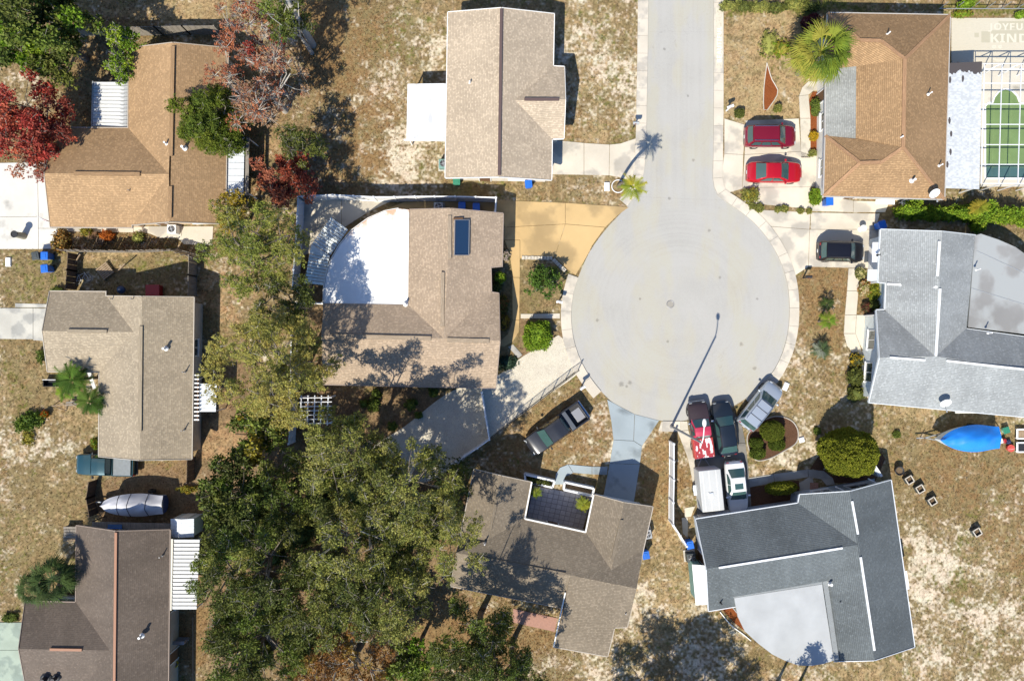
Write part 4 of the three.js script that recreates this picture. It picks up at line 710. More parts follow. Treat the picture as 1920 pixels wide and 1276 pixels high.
vinylFence('white vinyl fence beside the trailer and slate grey house', [[[1264, 832], [1264, 865], [1264, 900], [1263, 942], [1263, 984], [1276, 1004], [1288, 1024]]], 1.7);
vinylFence('white vinyl gate and fence across the gravel drive', [[[903, 735], [904, 742], [910, 780], [917, 822]], [[917, 824], [895, 840], [870, 856], [845, 874]]], 1.5);
{ // grey plank fence between the left houses: each plank a part
  const o = thing('plank_fence', 'weathered grey plank fence sagging between two left houses', 'fence', P(250, 474));
  const line = new THREE.CatmullRomCurve3(PP([[128, 471], [170, 472], [230, 473], [290, 472], [335, 468], [362, 474], [386, 481]], 0)), n = 84;
  const va = [M.woodGrey, M.wood, mat([0.33, 0.31, 0.28], 0.95, { map: rep(woodMap, 2) })];
  for (let i = 0; i < n; i++) { const p = line.getPointAt((i + 0.5) / n), t = line.getTangentAt((i + 0.5) / n), h = rr(1.55, 1.75), g = bx(0.135, h, 0.025, 0, h / 2, 0); const lean = 0.03 + 0.22 * sstep(0.6, 0.9, i / n) + rr(-0.03, 0.03); g.rotateX(lean); g.rotateZ(rr(-0.02, 0.02) + (i > 62 && i < 66 ? 0.3 : 0)); g.rotateY(-Math.atan2(t.z, t.x)); g.translate(p.x, 0, p.z); partW(o, 'plank', g, va[i % 3]); }
  for (const y of [0.4, 1.2]) for (let i = 0; i < 6; i++) { const a = line.getPointAt(i / 6), b = line.getPointAt((i + 1) / 6); a.y = b.y = y; a.z += 0.05; b.z += 0.05; partW(o, 'rail', bar(a, b, 0.04, 0.09), M.woodGrey); }
  for (const [x, y, x2, y2] of [[150, 476, 136, 499], [234, 494, 220, 508]]) { const b = P(x2, y2, 0.05), a = P(x, y, 1.1); partW(o, 'prop', bar(a, b, 0.06, 0.1), M.wood); }
}
const board = (label, px, h, m) => { const o = thing('board_fence', label, 'fence', P(px[0][0], px[0][1])); px.slice(1).forEach((q, i) => { const p = px[i], a = P(p[0], p[1], h), b = P(q[0], q[1], h), L = a.distanceTo(b), k = Math.max(1, Math.round(L / 0.5)); for (let j = 0; j < k; j++) { const s = V().lerpVectors(a, b, (j + 0.02) / k), e = V().lerpVectors(a, b, (j + 0.98) / k); s.y = e.y = h / 2; partW(o, 'board', bar(s, e, 0.04, h - rr(0, 0.08)), m); } for (const e of [p, q]) { const c = P(e[0], e[1], h); partW(o, 'post', bx(0.1, h + 0.04, 0.1, c.x, (h + 0.04) / 2, c.z), m); } }); return o; };
board('dark board fence along the open side of the junk yard', [[126, 474], [124, 505], [122, 540]], 1.4, M.woodDark);
board('grey board fence closing the yard beside the leafy tree', [[353, 478], [352, 515], [352, 552]], 1.6, M.woodGrey);
board('grey board fence behind the tan brown house', [[132, 50], [182, 50], [235, 50], [288, 49], [340, 48], [400, 48]], 1.7, M.woodGrey);
board('dark board fence around the silver covered boat', [[350, 862], [349, 905]], 1.5, M.woodDark);
board('low dark board fence behind the silver covered boat', [[165, 905], [160, 935], [166, 968]], 1.3, M.woodDark);
{ // chain-link fence
  const o = thing('chain_link_fence', 'black chain-link fence along the gravel drive', 'fence', P(1000, 757)), a = P(1084, 693), b = P(919, 820), d = V().subVectors(b, a), n = 7, wires = [];
  for (let i = 0; i <= n; i++) { const p = V().lerpVectors(a, b, i / n); partW(o, 'post', rod(p.clone(), p.clone().setY(1.2), 0.035), M.black); }
  for (const y of [0.08, 1.18]) partW(o, 'rail', rod(a.clone().setY(y), b.clone().setY(y), 0.025), M.black);
  for (let i = 0; i < 60; i++) { const p = V().lerpVectors(a, b, i / 60), q = V().lerpVectors(a, b, (i + 4) / 64), s = V().lerpVectors(a, b, Math.max(0, (i - 3) / 60)); wires.push(rod(p.clone().setY(0.08), q.clone().setY(1.16), 0.006, 0.006, 3), rod(p.clone().setY(0.08), s.clone().setY(1.16), 0.006, 0.006, 3)); }
  partW(o, 'wire_mesh', join(wires), M.black);
}
{ // white trellis grid
  const o = thing('trellis_pergola', 'white slatted trellis pergola beside the tree canopy', 'pergola', P(592, 768));
  for (let i = 0; i < 5; i++) partW(o, 'beam', bar(P(565 + i * 12.6, 741, 2.2), P(563 + i * 12.6, 797, 2.2), 0.08, 0.12), M.vinyl);
  for (let i = 0; i < 7; i++) partW(o, 'slat', bar(P(561, 746 + i * 8, 2.3), P(622, 745 + i * 8, 2.3), 0.06, 0.06), M.vinyl);
  for (const [x, y] of [[565, 745], [616, 745], [564, 794], [614, 794]]) { const p = P(x, y, 2.2); partW(o, 'post', bx(0.1, 2.15, 0.1, p.x, 1.075, p.z), M.vinyl); }
}

// ---------------------------------------------------------------- vehicles
// rings: arrays of points across the body, joined along its length
function loft(rings, crease = 0.6) {
  const pos = [], uv = [], idx = [], m = rings[0].length;
  rings.forEach((r, i) => r.forEach((p, j) => { pos.push(p.x, p.y, p.z); uv.push(i / (rings.length - 1), j / (m - 1)); }));
  for (let i = 0; i + 1 < rings.length; i++) for (let j = 0; j + 1 < m; j++) { const a = i * m + j, b = a + 1, c = a + m, d = c + 1; idx.push(a, c, b, b, c, d); }
  const cap = (i) => { for (let j = 1; j + 1 < m; j++) idx.push(i * m, i * m + j, i * m + j + 1); }; cap(0); cap(rings.length - 1);
  for (let i = 0; i + 1 < rings.length; i++) { const a = i * m, b = a + m - 1, c = a + m, d = c + m - 1; idx.push(a, b, c, b, d, c); }
  const g = new THREE.BufferGeometry(); g.setAttribute('position', new THREE.Float32BufferAttribute(pos, 3)); g.setAttribute('uv', new THREE.Float32BufferAttribute(uv, 2)); g.setIndex(idx);
  return toCreasedNormals(g, crease);
}
const resample = (st, n) => { const out = []; for (let i = 0; i < n; i++) { const x = mixn(st[0][0], st[st.length - 1][0], i / (n - 1)); let k = 0; while (k < st.length - 2 && x > st[k + 1][0]) k++; const a = st[k], b = st[k + 1], t = clamp((x - a[0]) / (b[0] - a[0])), s = t * t * (3 - 2 * t) * 0.5 + t * 0.5; out.push([x, ...a.slice(1).map((q, j) => mixn(q, b[j + 1], s))]); } return out; };
const bodyRing = (x, hw, belt, top, low) => { const h = [[0.93, low], [1.0, low + 0.2], [1.0, belt - 0.14], [0.975, belt - 0.03], [0.9, mixn(belt, top, 0.55)], [0.62, top - 0.005], [0.3, top + 0.012]]; const R = h.map(([k, y]) => V(x, y, hw * k)); const L = h.map(([k, y]) => V(x, y, -hw * k)).reverse(); return [...R, V(x, top + 0.018, 0), ...L]; };
const cabRing = (x, hb, ht, belt, top) => { const yt = Math.max(top, belt + 0.01), e = Math.min(1, (yt - belt) / 0.2), h = [[hb, belt - 0.05], [mixn(hb, ht, 0.9) , mixn(belt, yt, 0.86)], [mixn(hb, ht, 1) * 0.96, mixn(belt, yt, 0.965)], [ht * 0.8, yt], [ht * 0.4, yt + 0.018 * e]]; const R = h.map(([z, y]) => V(x, y, z)), L = h.map(([z, y]) => V(x, y, -z)).reverse(); return [...R, V(x, yt + 0.025 * e, 0), ...L]; };
// a slightly domed sheet between four corners, moved out by `off`
function sheet(a, b, c, d, off, bulge = 0.02, n = 4) {
  const g = new THREE.PlaneGeometry(1, 1, n, n), p = g.attributes.position, nr = V().crossVectors(V().subVectors(b, a), V().subVectors(d, a)).normalize(); if (nr.y < 0) nr.negate();
  for (let i = 0; i < p.count; i++) { const u = p.getX(i) + 0.5, v = p.getY(i) + 0.5, q = V().lerpVectors(V().lerpVectors(a, b, u), V().lerpVectors(d, c, u), v).addScaledVector(nr, off + bulge * (1 - (2 * u - 1) ** 2)); p.setXYZ(i, q.x, q.y, q.z); }
  g.computeVertexNormals(); return g;
}
const tyreGeo = new THREE.LatheGeometry([[0.19, -0.1], [0.3, -0.11], [0.33, -0.08], [0.335, 0], [0.33, 0.08], [0.3, 0.11], [0.19, 0.1]].map(([x, y]) => new THREE.Vector2(x, y)), 20).rotateX(Math.PI / 2);
const rimGeo = join([new THREE.CylinderGeometry(0.2, 0.2, 0.06, 16).rotateX(Math.PI / 2), ...[0, 1, 2, 3, 4].map((k) => bx(0.06, 0.34, 0.17).rotateZ(k * Math.PI / 5))]);
const paint = (c, o = {}) => mat(c, o.rough ?? 0.32, { clearcoat: o.coat ?? 1, clearcoatRoughness: 0.06, metalness: o.metal ?? 0.1, ...(o.map ? { map: o.map } : {}) });
function wheels(o, L, W, fx, rx, k = 1) { for (const x of [fx * L, rx * L]) for (const s of [-1, 1]) { const g = sub(o, 'wheel'); g.position.set(x, 0.335 * k, s * (W / 2 - 0.12)); g.scale.setScalar(k); part(g, 'tyre', tyreGeo, M.rubber); part(g, 'rim', rimGeo, M.chrome); } }
const lampMat = mat([0.35, 0.37, 0.38], 0.1, { clearcoat: 1 }), tailMat = mat([0.22, 0.008, 0.008], 0.2, { clearcoat: 1 });
function carCommon(o, L, W, hy, ty, c, mx, my) {
  for (const s of [-1, 1]) {
    part(o, 'headlight', rbx(0.14, 0.1, 0.26, 0.05, L * 0.463, hy - 0.03, s * W * 0.29), lampMat);
    part(o, 'taillight', rbx(0.1, 0.13, 0.24, 0.05, -L * 0.483, ty - 0.03, s * W * 0.32), tailMat);
    part(o, 'mirror', rbx(0.16, 0.13, 0.22, 0.05, mx, my, s * (W / 2 + 0.07)), c);
  }
  part(o, 'bumper', rbx(0.16, 0.2, W * 0.6, 0.06, L * 0.48, 0.4, 0), M.black); part(o, 'bumper', rbx(0.16, 0.2, W * 0.68, 0.06, -L * 0.485, 0.42, 0), M.black);
  part(o, 'licence_plate', rbx(0.02, 0.15, 0.3, 0.01, -L * 0.506, 0.62, 0), M.white);
}
function car(label, name, category, px, py, head, o) {
  const { L, W, c } = o, suv = o.type === 'suv', lift = suv ? 0.12 : 0, g = thing(name, label, category, P(px, py, 0.85).setY(0.06), -Math.atan2(head[1], head[0]));
  const st = suv ? [[-0.5, 0.84, 0.75, 0.85], [-0.485, 0.93, 0.9, 1.0], [-0.44, 0.98, 0.98, 1.06], [-0.2, 1, 1.0, 1.06], [0.15, 1, 0.98, 1.05], [0.25, 0.995, 0.95, 1.04], [0.36, 0.97, 0.88, 0.97], [0.43, 0.91, 0.79, 0.88], [0.475, 0.8, 0.68, 0.75], [0.493, 0.66, 0.58, 0.64], [0.5, 0.5, 0.5, 0.55]]
    : [[-0.5, 0.76, 0.6, 0.72], [-0.485, 0.88, 0.76, 0.88], [-0.44, 0.95, 0.84, 0.95], [-0.3, 0.99, 0.87, 0.98], [0, 1, 0.88, 0.95], [0.2, 1, 0.86, 0.93], [0.3, 0.98, 0.82, 0.9], [0.39, 0.94, 0.75, 0.82], [0.45, 0.86, 0.68, 0.73], [0.485, 0.7, 0.58, 0.64], [0.5, 0.48, 0.5, 0.55]];
  part(g, 'body', loft(resample(st, 26).map(([x, k, b, t]) => bodyRing(x * L, k * W / 2, b + (o.dy ?? 0), t + (o.dy ?? 0), 0.24 + lift))), c);
  const [xa, xb, xc, xd] = (o.cab ?? (suv ? [0.26, 0.09, -0.4, -0.475] : [0.235, 0.05, -0.2, -0.37])).map((k) => k * L), belt = (suv ? 1.0 : 0.9) + (o.dy ?? 0), roof = o.roof ?? (suv ? 1.66 : 1.42), hb = W / 2 * 0.92, ht = W / 2 * (suv ? 0.76 : 0.7);
  const ends = [[xd, belt + 0.03], [xc, roof - 0.02], [(xb + xc) / 2, roof + 0.02], [xb, roof - 0.02], [xa, belt]];
  const rs = []; for (let i = 0; i + 1 < ends.length; i++) for (let k = 0; k < 4; k++) { const t = k / 4; rs.push([mixn(ends[i][0], ends[i + 1][0], t), mixn(ends[i][1], ends[i + 1][1], t)]); } rs.push(ends[4]);
  part(g, 'cabin', loft(rs.map(([x, y]) => cabRing(x, hb, ht, belt, y)), 0.5), o.roofMat ?? c);
  const z0 = hb * 0.86, z1 = ht * 0.9;
  part(g, 'windshield', sheet(V(xa - 0.06, belt + 0.03, -z0), V(xa - 0.06, belt + 0.03, z0), V(xb + 0.04, roof - 0.05, z1), V(xb + 0.04, roof - 0.05, -z1), 0.02, 0.03), M.carGlass);
  part(g, 'rear_window', sheet(V(xd + 0.05, belt + 0.06, -z0), V(xd + 0.05, belt + 0.06, z0), V(xc - 0.03, roof - 0.05, z1), V(xc - 0.03, roof - 0.05, -z1), 0.02, 0.03), M.carGlass);
  for (const s of [-1, 1]) for (const [u0, u1] of suv ? [[0.03, 0.32], [0.35, 0.66], [0.69, 0.95]] : [[0.06, 0.48], [0.52, 0.94]]) {
    const lo = (u) => mixn(xd + 0.2, xa - 0.25, u), hi = (u) => mixn(xc + 0.06, xb - 0.04, u);
    part(g, 'side_window', sheet(V(lo(u0), belt + 0.03, s * hb * 0.995), V(lo(u1), belt + 0.03, s * hb * 0.995), V(hi(u1), mixn(belt, roof, 0.82), s * mixn(hb, ht, 0.83)), V(hi(u0), mixn(belt, roof, 0.82), s * mixn(hb, ht, 0.83)), 0.012, 0), M.carGlass);
  }
  if (suv && o.rails) for (const s of [-1, 1]) part(g, 'roof_rail', rbx((xb - xc) * 0.92, 0.04, 0.05, 0.02, (xb + xc) / 2, roof + 0.05, s * ht * 0.86), o.rails);
  if (o.sunroof) part(g, 'sunroof', rbx(0.5, 0.02, 0.72, 0.01, xb - 0.42, roof + 0.035, 0), M.carGlass);
  for (const x of o.ribs ?? []) part(g, 'roof_bar', rbx(0.05, 0.03, ht * 1.7, 0.01, x, roof + 0.045, 0), M.black);
  wheels(g, L, W, 0.31, -0.3, suv ? 1.05 : 0.95);
  carCommon(g, L, W, (suv ? 0.78 : 0.66) + (o.dy ?? 0), (suv ? 0.95 : 0.78) + (o.dy ?? 0), c, xa - 0.3, belt + 0.05);
  part(g, 'wiper', bar(V(xa - 0.03, belt + 0.06, -0.5), V(xa - 0.1, belt + 0.1, 0.2), 0.03, 0.02), M.black);
  return g;
}
function pickup(label, px, py, head, o) {
  const { L, W, c } = o, g = thing('pickup_truck', label, 'pickup truck', P(px, py, 0.85).setY(0.06), -Math.atan2(head[1], head[0]));
  const bf = o.bedFront * L;                             // where the bed begins
  const st = [[o.bedFront, 1, 0.98, 1.04], [0.1, 1, 0.98, 1.04], [0.2, 1, 0.97, 1.03], [0.32, 0.985, 0.93, 1.0], [0.42, 0.95, 0.86, 0.93], [0.475, 0.88, 0.76, 0.82], [0.495, 0.8, 0.66, 0.7], [0.5, 0.72, 0.55, 0.6]];
  part(g, 'body', loft(resample(st, 18).map(([x, k, b, t]) => bodyRing(x * L, k * W / 2, b, t, 0.36))), o.hood ?? c);
  const [xa, xb, xc, xd] = o.cab.map((k) => k * L), belt = 1.02, roof = o.roof ?? 1.72, hb = W / 2 * 0.93, ht = W / 2 * 0.77;
  const ends = [[xd, belt + 0.05], [xc, roof - 0.02], [(xb + xc) / 2, roof + 0.02], [xb, roof - 0.02], [xa, belt]], rs = [];
  for (let i = 0; i + 1 < ends.length; i++) for (let k = 0; k < 4; k++) rs.push([mixn(ends[i][0], ends[i + 1][0], k / 4), mixn(ends[i][1], ends[i + 1][1], k / 4)]); rs.push(ends[4]);
  part(g, 'cabin', loft(rs.map(([x, y]) => cabRing(x, hb, ht, belt, y)), 0.5), o.roofMat ?? c);
  const z0 = hb * 0.88, z1 = ht * 0.92;
  part(g, 'windshield', sheet(V(xa - 0.05, belt + 0.03, -z0), V(xa - 0.05, belt + 0.03, z0), V(xb + 0.03, roof - 0.05, z1), V(xb + 0.03, roof - 0.05, -z1), 0.02, 0.03), M.carGlass);
  part(g, 'rear_window', sheet(V(xd + 0.02, belt + 0.15, -z0 * 0.9), V(xd + 0.02, belt + 0.15, z0 * 0.9), V(xc - 0.01, roof - 0.1, z1 * 0.9), V(xc - 0.01, roof - 0.1, -z1 * 0.9), 0.02, 0.01), M.carGlass);
  for (const s of [-1, 1]) for (const [u0, u1] of [[0.06, 0.46], [0.52, 0.92]]) { const lo = (u) => mixn(xd + 0.1, xa - 0.2, u), hi = (u) => mixn(xc + 0.05, xb - 0.04, u); part(g, 'side_window', sheet(V(lo(u0), belt + 0.03, s * hb * 0.995), V(lo(u1), belt + 0.03, s * hb * 0.995), V(hi(u1), mixn(belt, roof, 0.82), s * mixn(hb, ht, 0.83)), V(hi(u0), mixn(belt, roof, 0.82), s * mixn(hb, ht, 0.83)), 0.012, 0), M.carGlass); }
  const bl = bf + 0.5 * L, xm = (bf - 0.5 * L) / 2, bed = sub(g, 'bed');
  part(bed, 'floor', bx(bl - 0.04, 0.06, W - 0.3, xm, 0.62, 0), o.bedMat ?? M.black);
  for (const s of [-1, 1]) { part(bed, 'side_panel', rbx(bl - 0.05, 0.66, 0.15, 0.05, xm, 0.72, s * (W / 2 - 0.08)), c); part(bed, 'rail_cap', rbx(bl - 0.1, 0.03, 0.1, 0.01, xm, 1.06, s * (W / 2 - 0.08)), o.capMat ?? c); }
  part(bed, 'tailgate', rbx(0.1, 0.62, W - 0.32, 0.03, -L / 2 + 0.08, 0.74, 0), o.gateMat ?? c); part(bed, 'bulkhead', bx(0.06, 0.5, W - 0.32, bf - 0.06, 0.82, 0), c);
  if (o.cover) part(bed, 'tonneau_cover', rbx(bl * (o.coverLen ?? 0.96), 0.05, W - 0.22, 0.02, xm, 1.1, 0), o.cover);
  if (o.toolbox) part(bed, 'toolbox', rbx(0.4, 0.3, W - 0.2, 0.04, bf - 0.32, 1.0, 0), o.toolbox);
  if (o.mat) part(bed, 'bed_mat', rbx(0.8, 0.03, W - 0.9, 0.01, -L / 2 + 0.62, 0.67, -0.1), o.mat);
  wheels(g, L, W, 0.32, -0.29, 1.12);
  for (const s of [-1, 1]) { part(g, 'headlight', rbx(0.12, 0.13, 0.26, 0.05, L * 0.476, 0.7, s * W * 0.31), lampMat); part(g, 'taillight', rbx(0.08, 0.3, 0.12, 0.03, -L * 0.497, 0.82, s * (W / 2 - 0.08)), tailMat); part(g, 'mirror', rbx(0.15, 0.2, 0.24, 0.05, xa - 0.3, belt + 0.12, s * (W / 2 + 0.1)), o.mirrorMat ?? M.black); }
  part(g, 'bumper', rbx(0.18, 0.2, W * 0.82, 0.08, L * 0.49, 0.48, 0), o.bumper ?? M.chrome); part(g, 'bumper', rbx(0.18, 0.2, W * 0.92, 0.06, -L * 0.51, 0.5, 0), o.bumper ?? M.chrome);
  return g;
}
car('dark red sport utility car with roof rails on driveway', 'parked_car', 'car', 1446, 255, [1, 0], { type: 'suv', L: 4.45, W: 1.84, c: paint([0.20, 0.008, 0.022], { metal: 0.3 }), rails: M.chrome });
car('bright red sedan beside the dark red car', 'parked_car', 'car', 1454, 322, [1, 0.01], { L: 4.75, W: 1.8, c: paint([0.42, 0.006, 0.014], { metal: 0.2 }) });
car('black compact car parked in front of the grey garage', 'parked_car', 'car', 1579, 471, [1, 0.03], { type: 'suv', L: 4.0, W: 1.76, c: paint([0.008, 0.008, 0.011], { metal: 0, coat: 0.5 }), roof: 1.6, rails: M.black });
pickup('charcoal crew cab pickup with open bed on the lawn', 1043, 804, [-105, 74], { L: 5.75, W: 1.95, c: paint([0.016, 0.018, 0.024], { metal: 0, coat: 0.5 }), bedFront: -0.17, cab: [0.27, 0.14, -0.12, -0.165], toolbox: paint([0.09, 0.10, 0.115], { coat: 0.3 }), mat: M.steel, bumper: M.chrome });
{
  const peel = texture(256, 256, (u, v) => { const k = sstep(0.56, 0.62, fbm(u * 3.5, v * 9, 5, 4)); return [mixn(0.30, 0.72, k), mixn(0.02, 0.62, k), mixn(0.03, 0.62, k)]; });
  pickup('old red pickup with black hood and peeling paint bed cover', 1314, 805, [-0.13, -1], { L: 4.85, W: 1.76, c: paint([0.40, 0.045, 0.03], { coat: 0.2, rough: 0.5 }), hood: paint([0.03, 0.018, 0.022], { rough: 0.5, coat: 0.3 }), roofMat: paint([0.42, 0.03, 0.07], { rough: 0.5, coat: 0.3 }), bedFront: -0.14, cab: [0.2, 0.06, -0.08, -0.135], roof: 1.62, cover: mat([1, 1, 1], 0.6, { map: peel }), bumper: M.chrome, mirrorMat: M.chrome });
}
car('dark slate sedan between red pickup and silver car', 'parked_car', 'car', 1360, 803, [-0.15, -1], { L: 4.75, W: 1.82, c: paint([0.014, 0.02, 0.028], { metal: 0.3 }), cab: [0.23, 0.06, -0.3, -0.44], roof: 1.5 });
car('silver blue sport utility car with three roof panels', 'parked_car', 'car', 1427, 760, [0.62, -0.78], { type: 'suv', L: 4.6, W: 1.84, c: paint([0.46, 0.51, 0.56], { metal: 0.5 }), ribs: [-1.15, -0.35, 0.35], rails: M.chrome });
car('white sedan with sunroof nosed up to slate grey house', 'parked_car', 'car', 1382, 913, [0.1, 1], { L: 4.45, W: 1.76, c: paint([0.74, 0.76, 0.78]), sunroof: true });
pickup('teal pickup with grey flat bed cover beside greige house', 196, 871, [-1, -0.02], { L: 5.15, W: 1.86, c: paint([0.012, 0.052, 0.062], { metal: 0.3, rough: 0.4 }), bedFront: -0.14, cab: [0.22, 0.12, -0.1, -0.135], cover: grain([0.19, 0.21, 0.22], 0.7, 1), coverLen: 0.8, bumper: M.black });
{ // box trailer
  const o = thing('box_trailer', 'white enclosed box trailer beside the white sedan', 'trailer', P(1334, 919, 2.2).setY(0.06), -Math.atan2(1, 0.1));
  const L = 3.5, W = 1.85, Ht = 2.25, b = part(o, 'box', rbx(L, Ht - 0.5, W, 0.07, 0, 0.5 + (Ht - 0.5) / 2, 0), grain([0.50, 0.505, 0.49], 0.5));
  for (const z of [-0.5, 0.1, 0.62]) part(o, 'roof_seam', bx(L - 0.1, 0.02, 0.03, 0, Ht + 0.008, z), M.vinyl);
  const v = sub(o, 'roof_vent'); part(v, 'frame', rbx(0.42, 0.06, 0.42, 0.02, 0.35, Ht + 0.03, 0.1), M.white); part(v, 'lid', rbx(0.34, 0.05, 0.34, 0.02, 0.35, Ht + 0.08, 0.1), mat([0.75, 0.8, 0.82], 0.3));
  for (const s of [-1, 1]) { const w = sub(o, 'wheel'); w.position.set(0.2, 0.335, s * (W / 2 + 0.06)); part(w, 'tyre', tyreGeo, M.rubber); part(w, 'rim', rimGeo, M.white); part(o, 'mudguard', rbx(0.9, 0.06, 0.26, 0.03, 0.2, 0.74, s * (W / 2 + 0.1)), M.whiteMetal); }
  part(o, 'drawbar', join([bar(V(-L / 2, 0.5, 0.5), V(-L / 2 - 0.9, 0.48, 0), 0.06, 0.08), bar(V(-L / 2, 0.5, -0.5), V(-L / 2 - 0.9, 0.48, 0), 0.06, 0.08)]), M.steel);
  part(o, 'jockey_wheel', cyl(0.05, 0.05, 0.6, -L / 2 - 0.8, 0.34, 0.0, 8), M.steel); part(o, 'door', rbx(0.04, 1.5, W - 0.2, 0.02, L / 2 + 0.01, 1.35, 0), M.white);
}
function boat(label, px, py, head, L, W, coverMat, hullMat, straps, blunt = 0.8) {
  const o = thing('covered_boat', label, 'boat', P(px, py, 0.3).setY(0), -Math.atan2(head[1], head[0])), hw = (t) => (t < 0.38 ? mixn(0.8, 1, sstep(0, 0.38, t)) : Math.pow(Math.max(0, 1 - Math.pow((t - 0.38) / 0.62, 2.1)), blunt)) * W / 2, N = 22;
  const hr = [], cr = [];
  for (let i = 0; i < N; i++) { const t = i / (N - 1), x = (t - 0.5) * L, w = Math.max(0.02, hw(t)), sh = 1.45 + 0.3 * t * t; hr.push([V(x, sh, w), V(x, 0.85 + 0.2 * t, w * 0.9), V(x, 0.6 + 0.35 * t * t, w * 0.45), V(x, 0.52 + 0.45 * t * t, 0), V(x, 0.6 + 0.35 * t * t, -w * 0.45), V(x, 0.85 + 0.2 * t, -w * 0.9), V(x, sh, -w)]);
    const crown = 0.2 + 0.5 * Math.sin(clamp(t * 1.15) * Math.PI) + 0.1 * (noise(i * 0.6, 3, 5) - 0.5); const row = []; for (let j = 0; j <= 12; j++) { const s = j / 12 * 2 - 1; row.push(V(x, sh + 0.02 + crown * (1 - s * s) * (1 - 0.25 * s * s) + 0.16 * (noise(i * 0.55 + 9, j * 0.6, 41) - 0.5) * (1 - s * s), w * 1.03 * s)); } cr.push(row); }
  part(o, 'hull', loft(hr), hullMat); part(o, 'tarpaulin', loft(cr, 1.2), coverMat);
  for (const k of straps) { const i = Math.round(k * (N - 1)); part(o, 'strap', tube(cr[i].map((p) => p.clone().add(V(0, 0.015, 0))), 0.025, 5, 24), M.black); }
  const tr = sub(o, 'trailer');
  part(tr, 'frame', join([bar(V(-L * 0.45, 0.42, 0.6), V(L * 0.2, 0.42, 0.5), 0.07, 0.1), bar(V(-L * 0.45, 0.42, -0.6), V(L * 0.2, 0.42, -0.5), 0.07, 0.1), bar(V(L * 0.2, 0.42, 0.5), V(L * 0.6, 0.45, 0), 0.07, 0.1), bar(V(L * 0.2, 0.42, -0.5), V(L * 0.6, 0.45, 0), 0.07, 0.1), bar(V(L * 0.6, 0.45, 0), V(L * 0.74, 0.45, 0), 0.08, 0.1), bx(0.08, 0.08, 1.7, -L * 0.2, 0.36, 0)]), M.greyMetal);
  for (const s of [-1, 1]) part(tr, 'wheel', tyreGeo.clone().translate(-L * 0.2, 0.34, s * 0.95), M.rubber);
  part(tr, 'jockey_post', cyl(0.04, 0.04, 0.8, L * 0.62, 0.42, 0, 8), M.steel);
  return o;
}
boat('boat under a bright blue tarpaulin on its trailer', 1800, 818, [-1, 0.03], 5.2, 2.25, grain([0.015, 0.20, 0.68], 0.4, 2), grain([0.6, 0.66, 0.7], 0.4), []);
boat('boat under a silver grey tarpaulin with black straps', 263, 940, [-1, 0.0], 5.1, 1.9, grain([0.52, 0.52, 0.55], 0.6, 2), grain([0.03, 0.06, 0.18], 0.4), [0.25, 0.5, 0.72], 0.48);

// ---------------------------------------------------------------- street furniture and yard things
{
  const b = P(1259, 799), o = thing('street_lamp', 'tall grey street lamp rising beside the old red pickup', 'street lamp', b), h = 9.6;
  part(o, 'base', cyl(0.16, 0.2, 0.25, 0, 0.125, 0, 12), M.steel);
  part(o, 'pole', rod(V(0, 0.2, 0), V(0, h, 0), 0.11, 0.075, 12), grain([0.30, 0.30, 0.29], 0.7, 1));
  part(o, 'arm', tube([V(0, h - 0.05, 0), V(0.02, h + 0.25, -0.4), V(0.05, h + 0.32, -0.9), V(0.08, h + 0.3, -1.3)], 0.045, 8, 16), M.trim);
  const hd = sub(o, 'lamp_head'); hd.position.set(0.1, h + 0.27, -1.5);
  part(hd, 'housing', new THREE.SphereGeometry(0.2, 14, 8, 0, Math.PI * 2, 0, Math.PI / 2).scale(0.8, 0.6, 1.6), M.trim); part(hd, 'lens', new THREE.SphereGeometry(0.17, 12, 6, 0, Math.PI * 2, Math.PI / 2, Math.PI / 2).scale(0.8, 0.4, 1.5), mat([0.7, 0.7, 0.66], 0.2));
}
function mailbox(label, px, py, turn, body, post = M.woodGrey) {
  const o = thing('mailbox', label, 'mailbox', P(px, py), turn);
  part(o, 'post', bx(0.1, 1.05, 0.1, 0, 0.525, 0), post);
  part(o, 'box', join([bx(0.5, 0.14, 0.24, 0, 1.12, 0), new THREE.CylinderGeometry(0.12, 0.12, 0.5, 12, 1, false, 0, Math.PI).rotateZ(Math.PI / 2).rotateX(-Math.PI / 2 + Math.PI / 2).translate(0, 1.19, 0)]), body);
  part(o, 'door', rbx(0.02, 0.24, 0.22, 0.01, 0.26, 1.16, 0), body); part(o, 'flag', bx(0.14, 0.08, 0.01, -0.05, 1.26, 0.13), M.red);
}
mailbox('white mailbox at the corner of chain-link fence', 1090, 725, 0.6, M.white, M.white);
mailbox('black mailbox beside the stained cream driveway', 1506, 521, 0, M.black, M.black);
mailbox('white mailbox at the edge of the straw lawn', 1362, 208, 0.4, M.white, M.white);
mailbox('grey mailbox on thin post beside the street gutter', 1188, 238, 0, M.greyMetal, M.black);
mailbox('white mailbox beside the round garden tree', 1047, 567, -0.15, M.white, M.white);
function lid(label, px, py, w, d, turn = 0) { const o = thing('utility_box', label, 'utility box', P(px, py), turn); part(o, 'collar', rbx(w + 0.06, 0.1, d + 0.06, 0.02, 0, 0.05, 0), M.trim); part(o, 'lid', rbx(w, 0.06, d, 0.02, 0, 0.12, 0), M.white); }
lid('white utility box lid beside the small leaning palm', 1138, 350, 0.42, 0.72); lid('white utility box lid near the silver blue car', 1473, 724, 0.4, 0.66, -0.4); lid('small white utility lid beside the heart-shaped bed', 1503, 824, 0.42, 0.42, 0.3); lid('white oval utility lid in the lawn near blue bins', 16, 491, 0.42, 0.74);
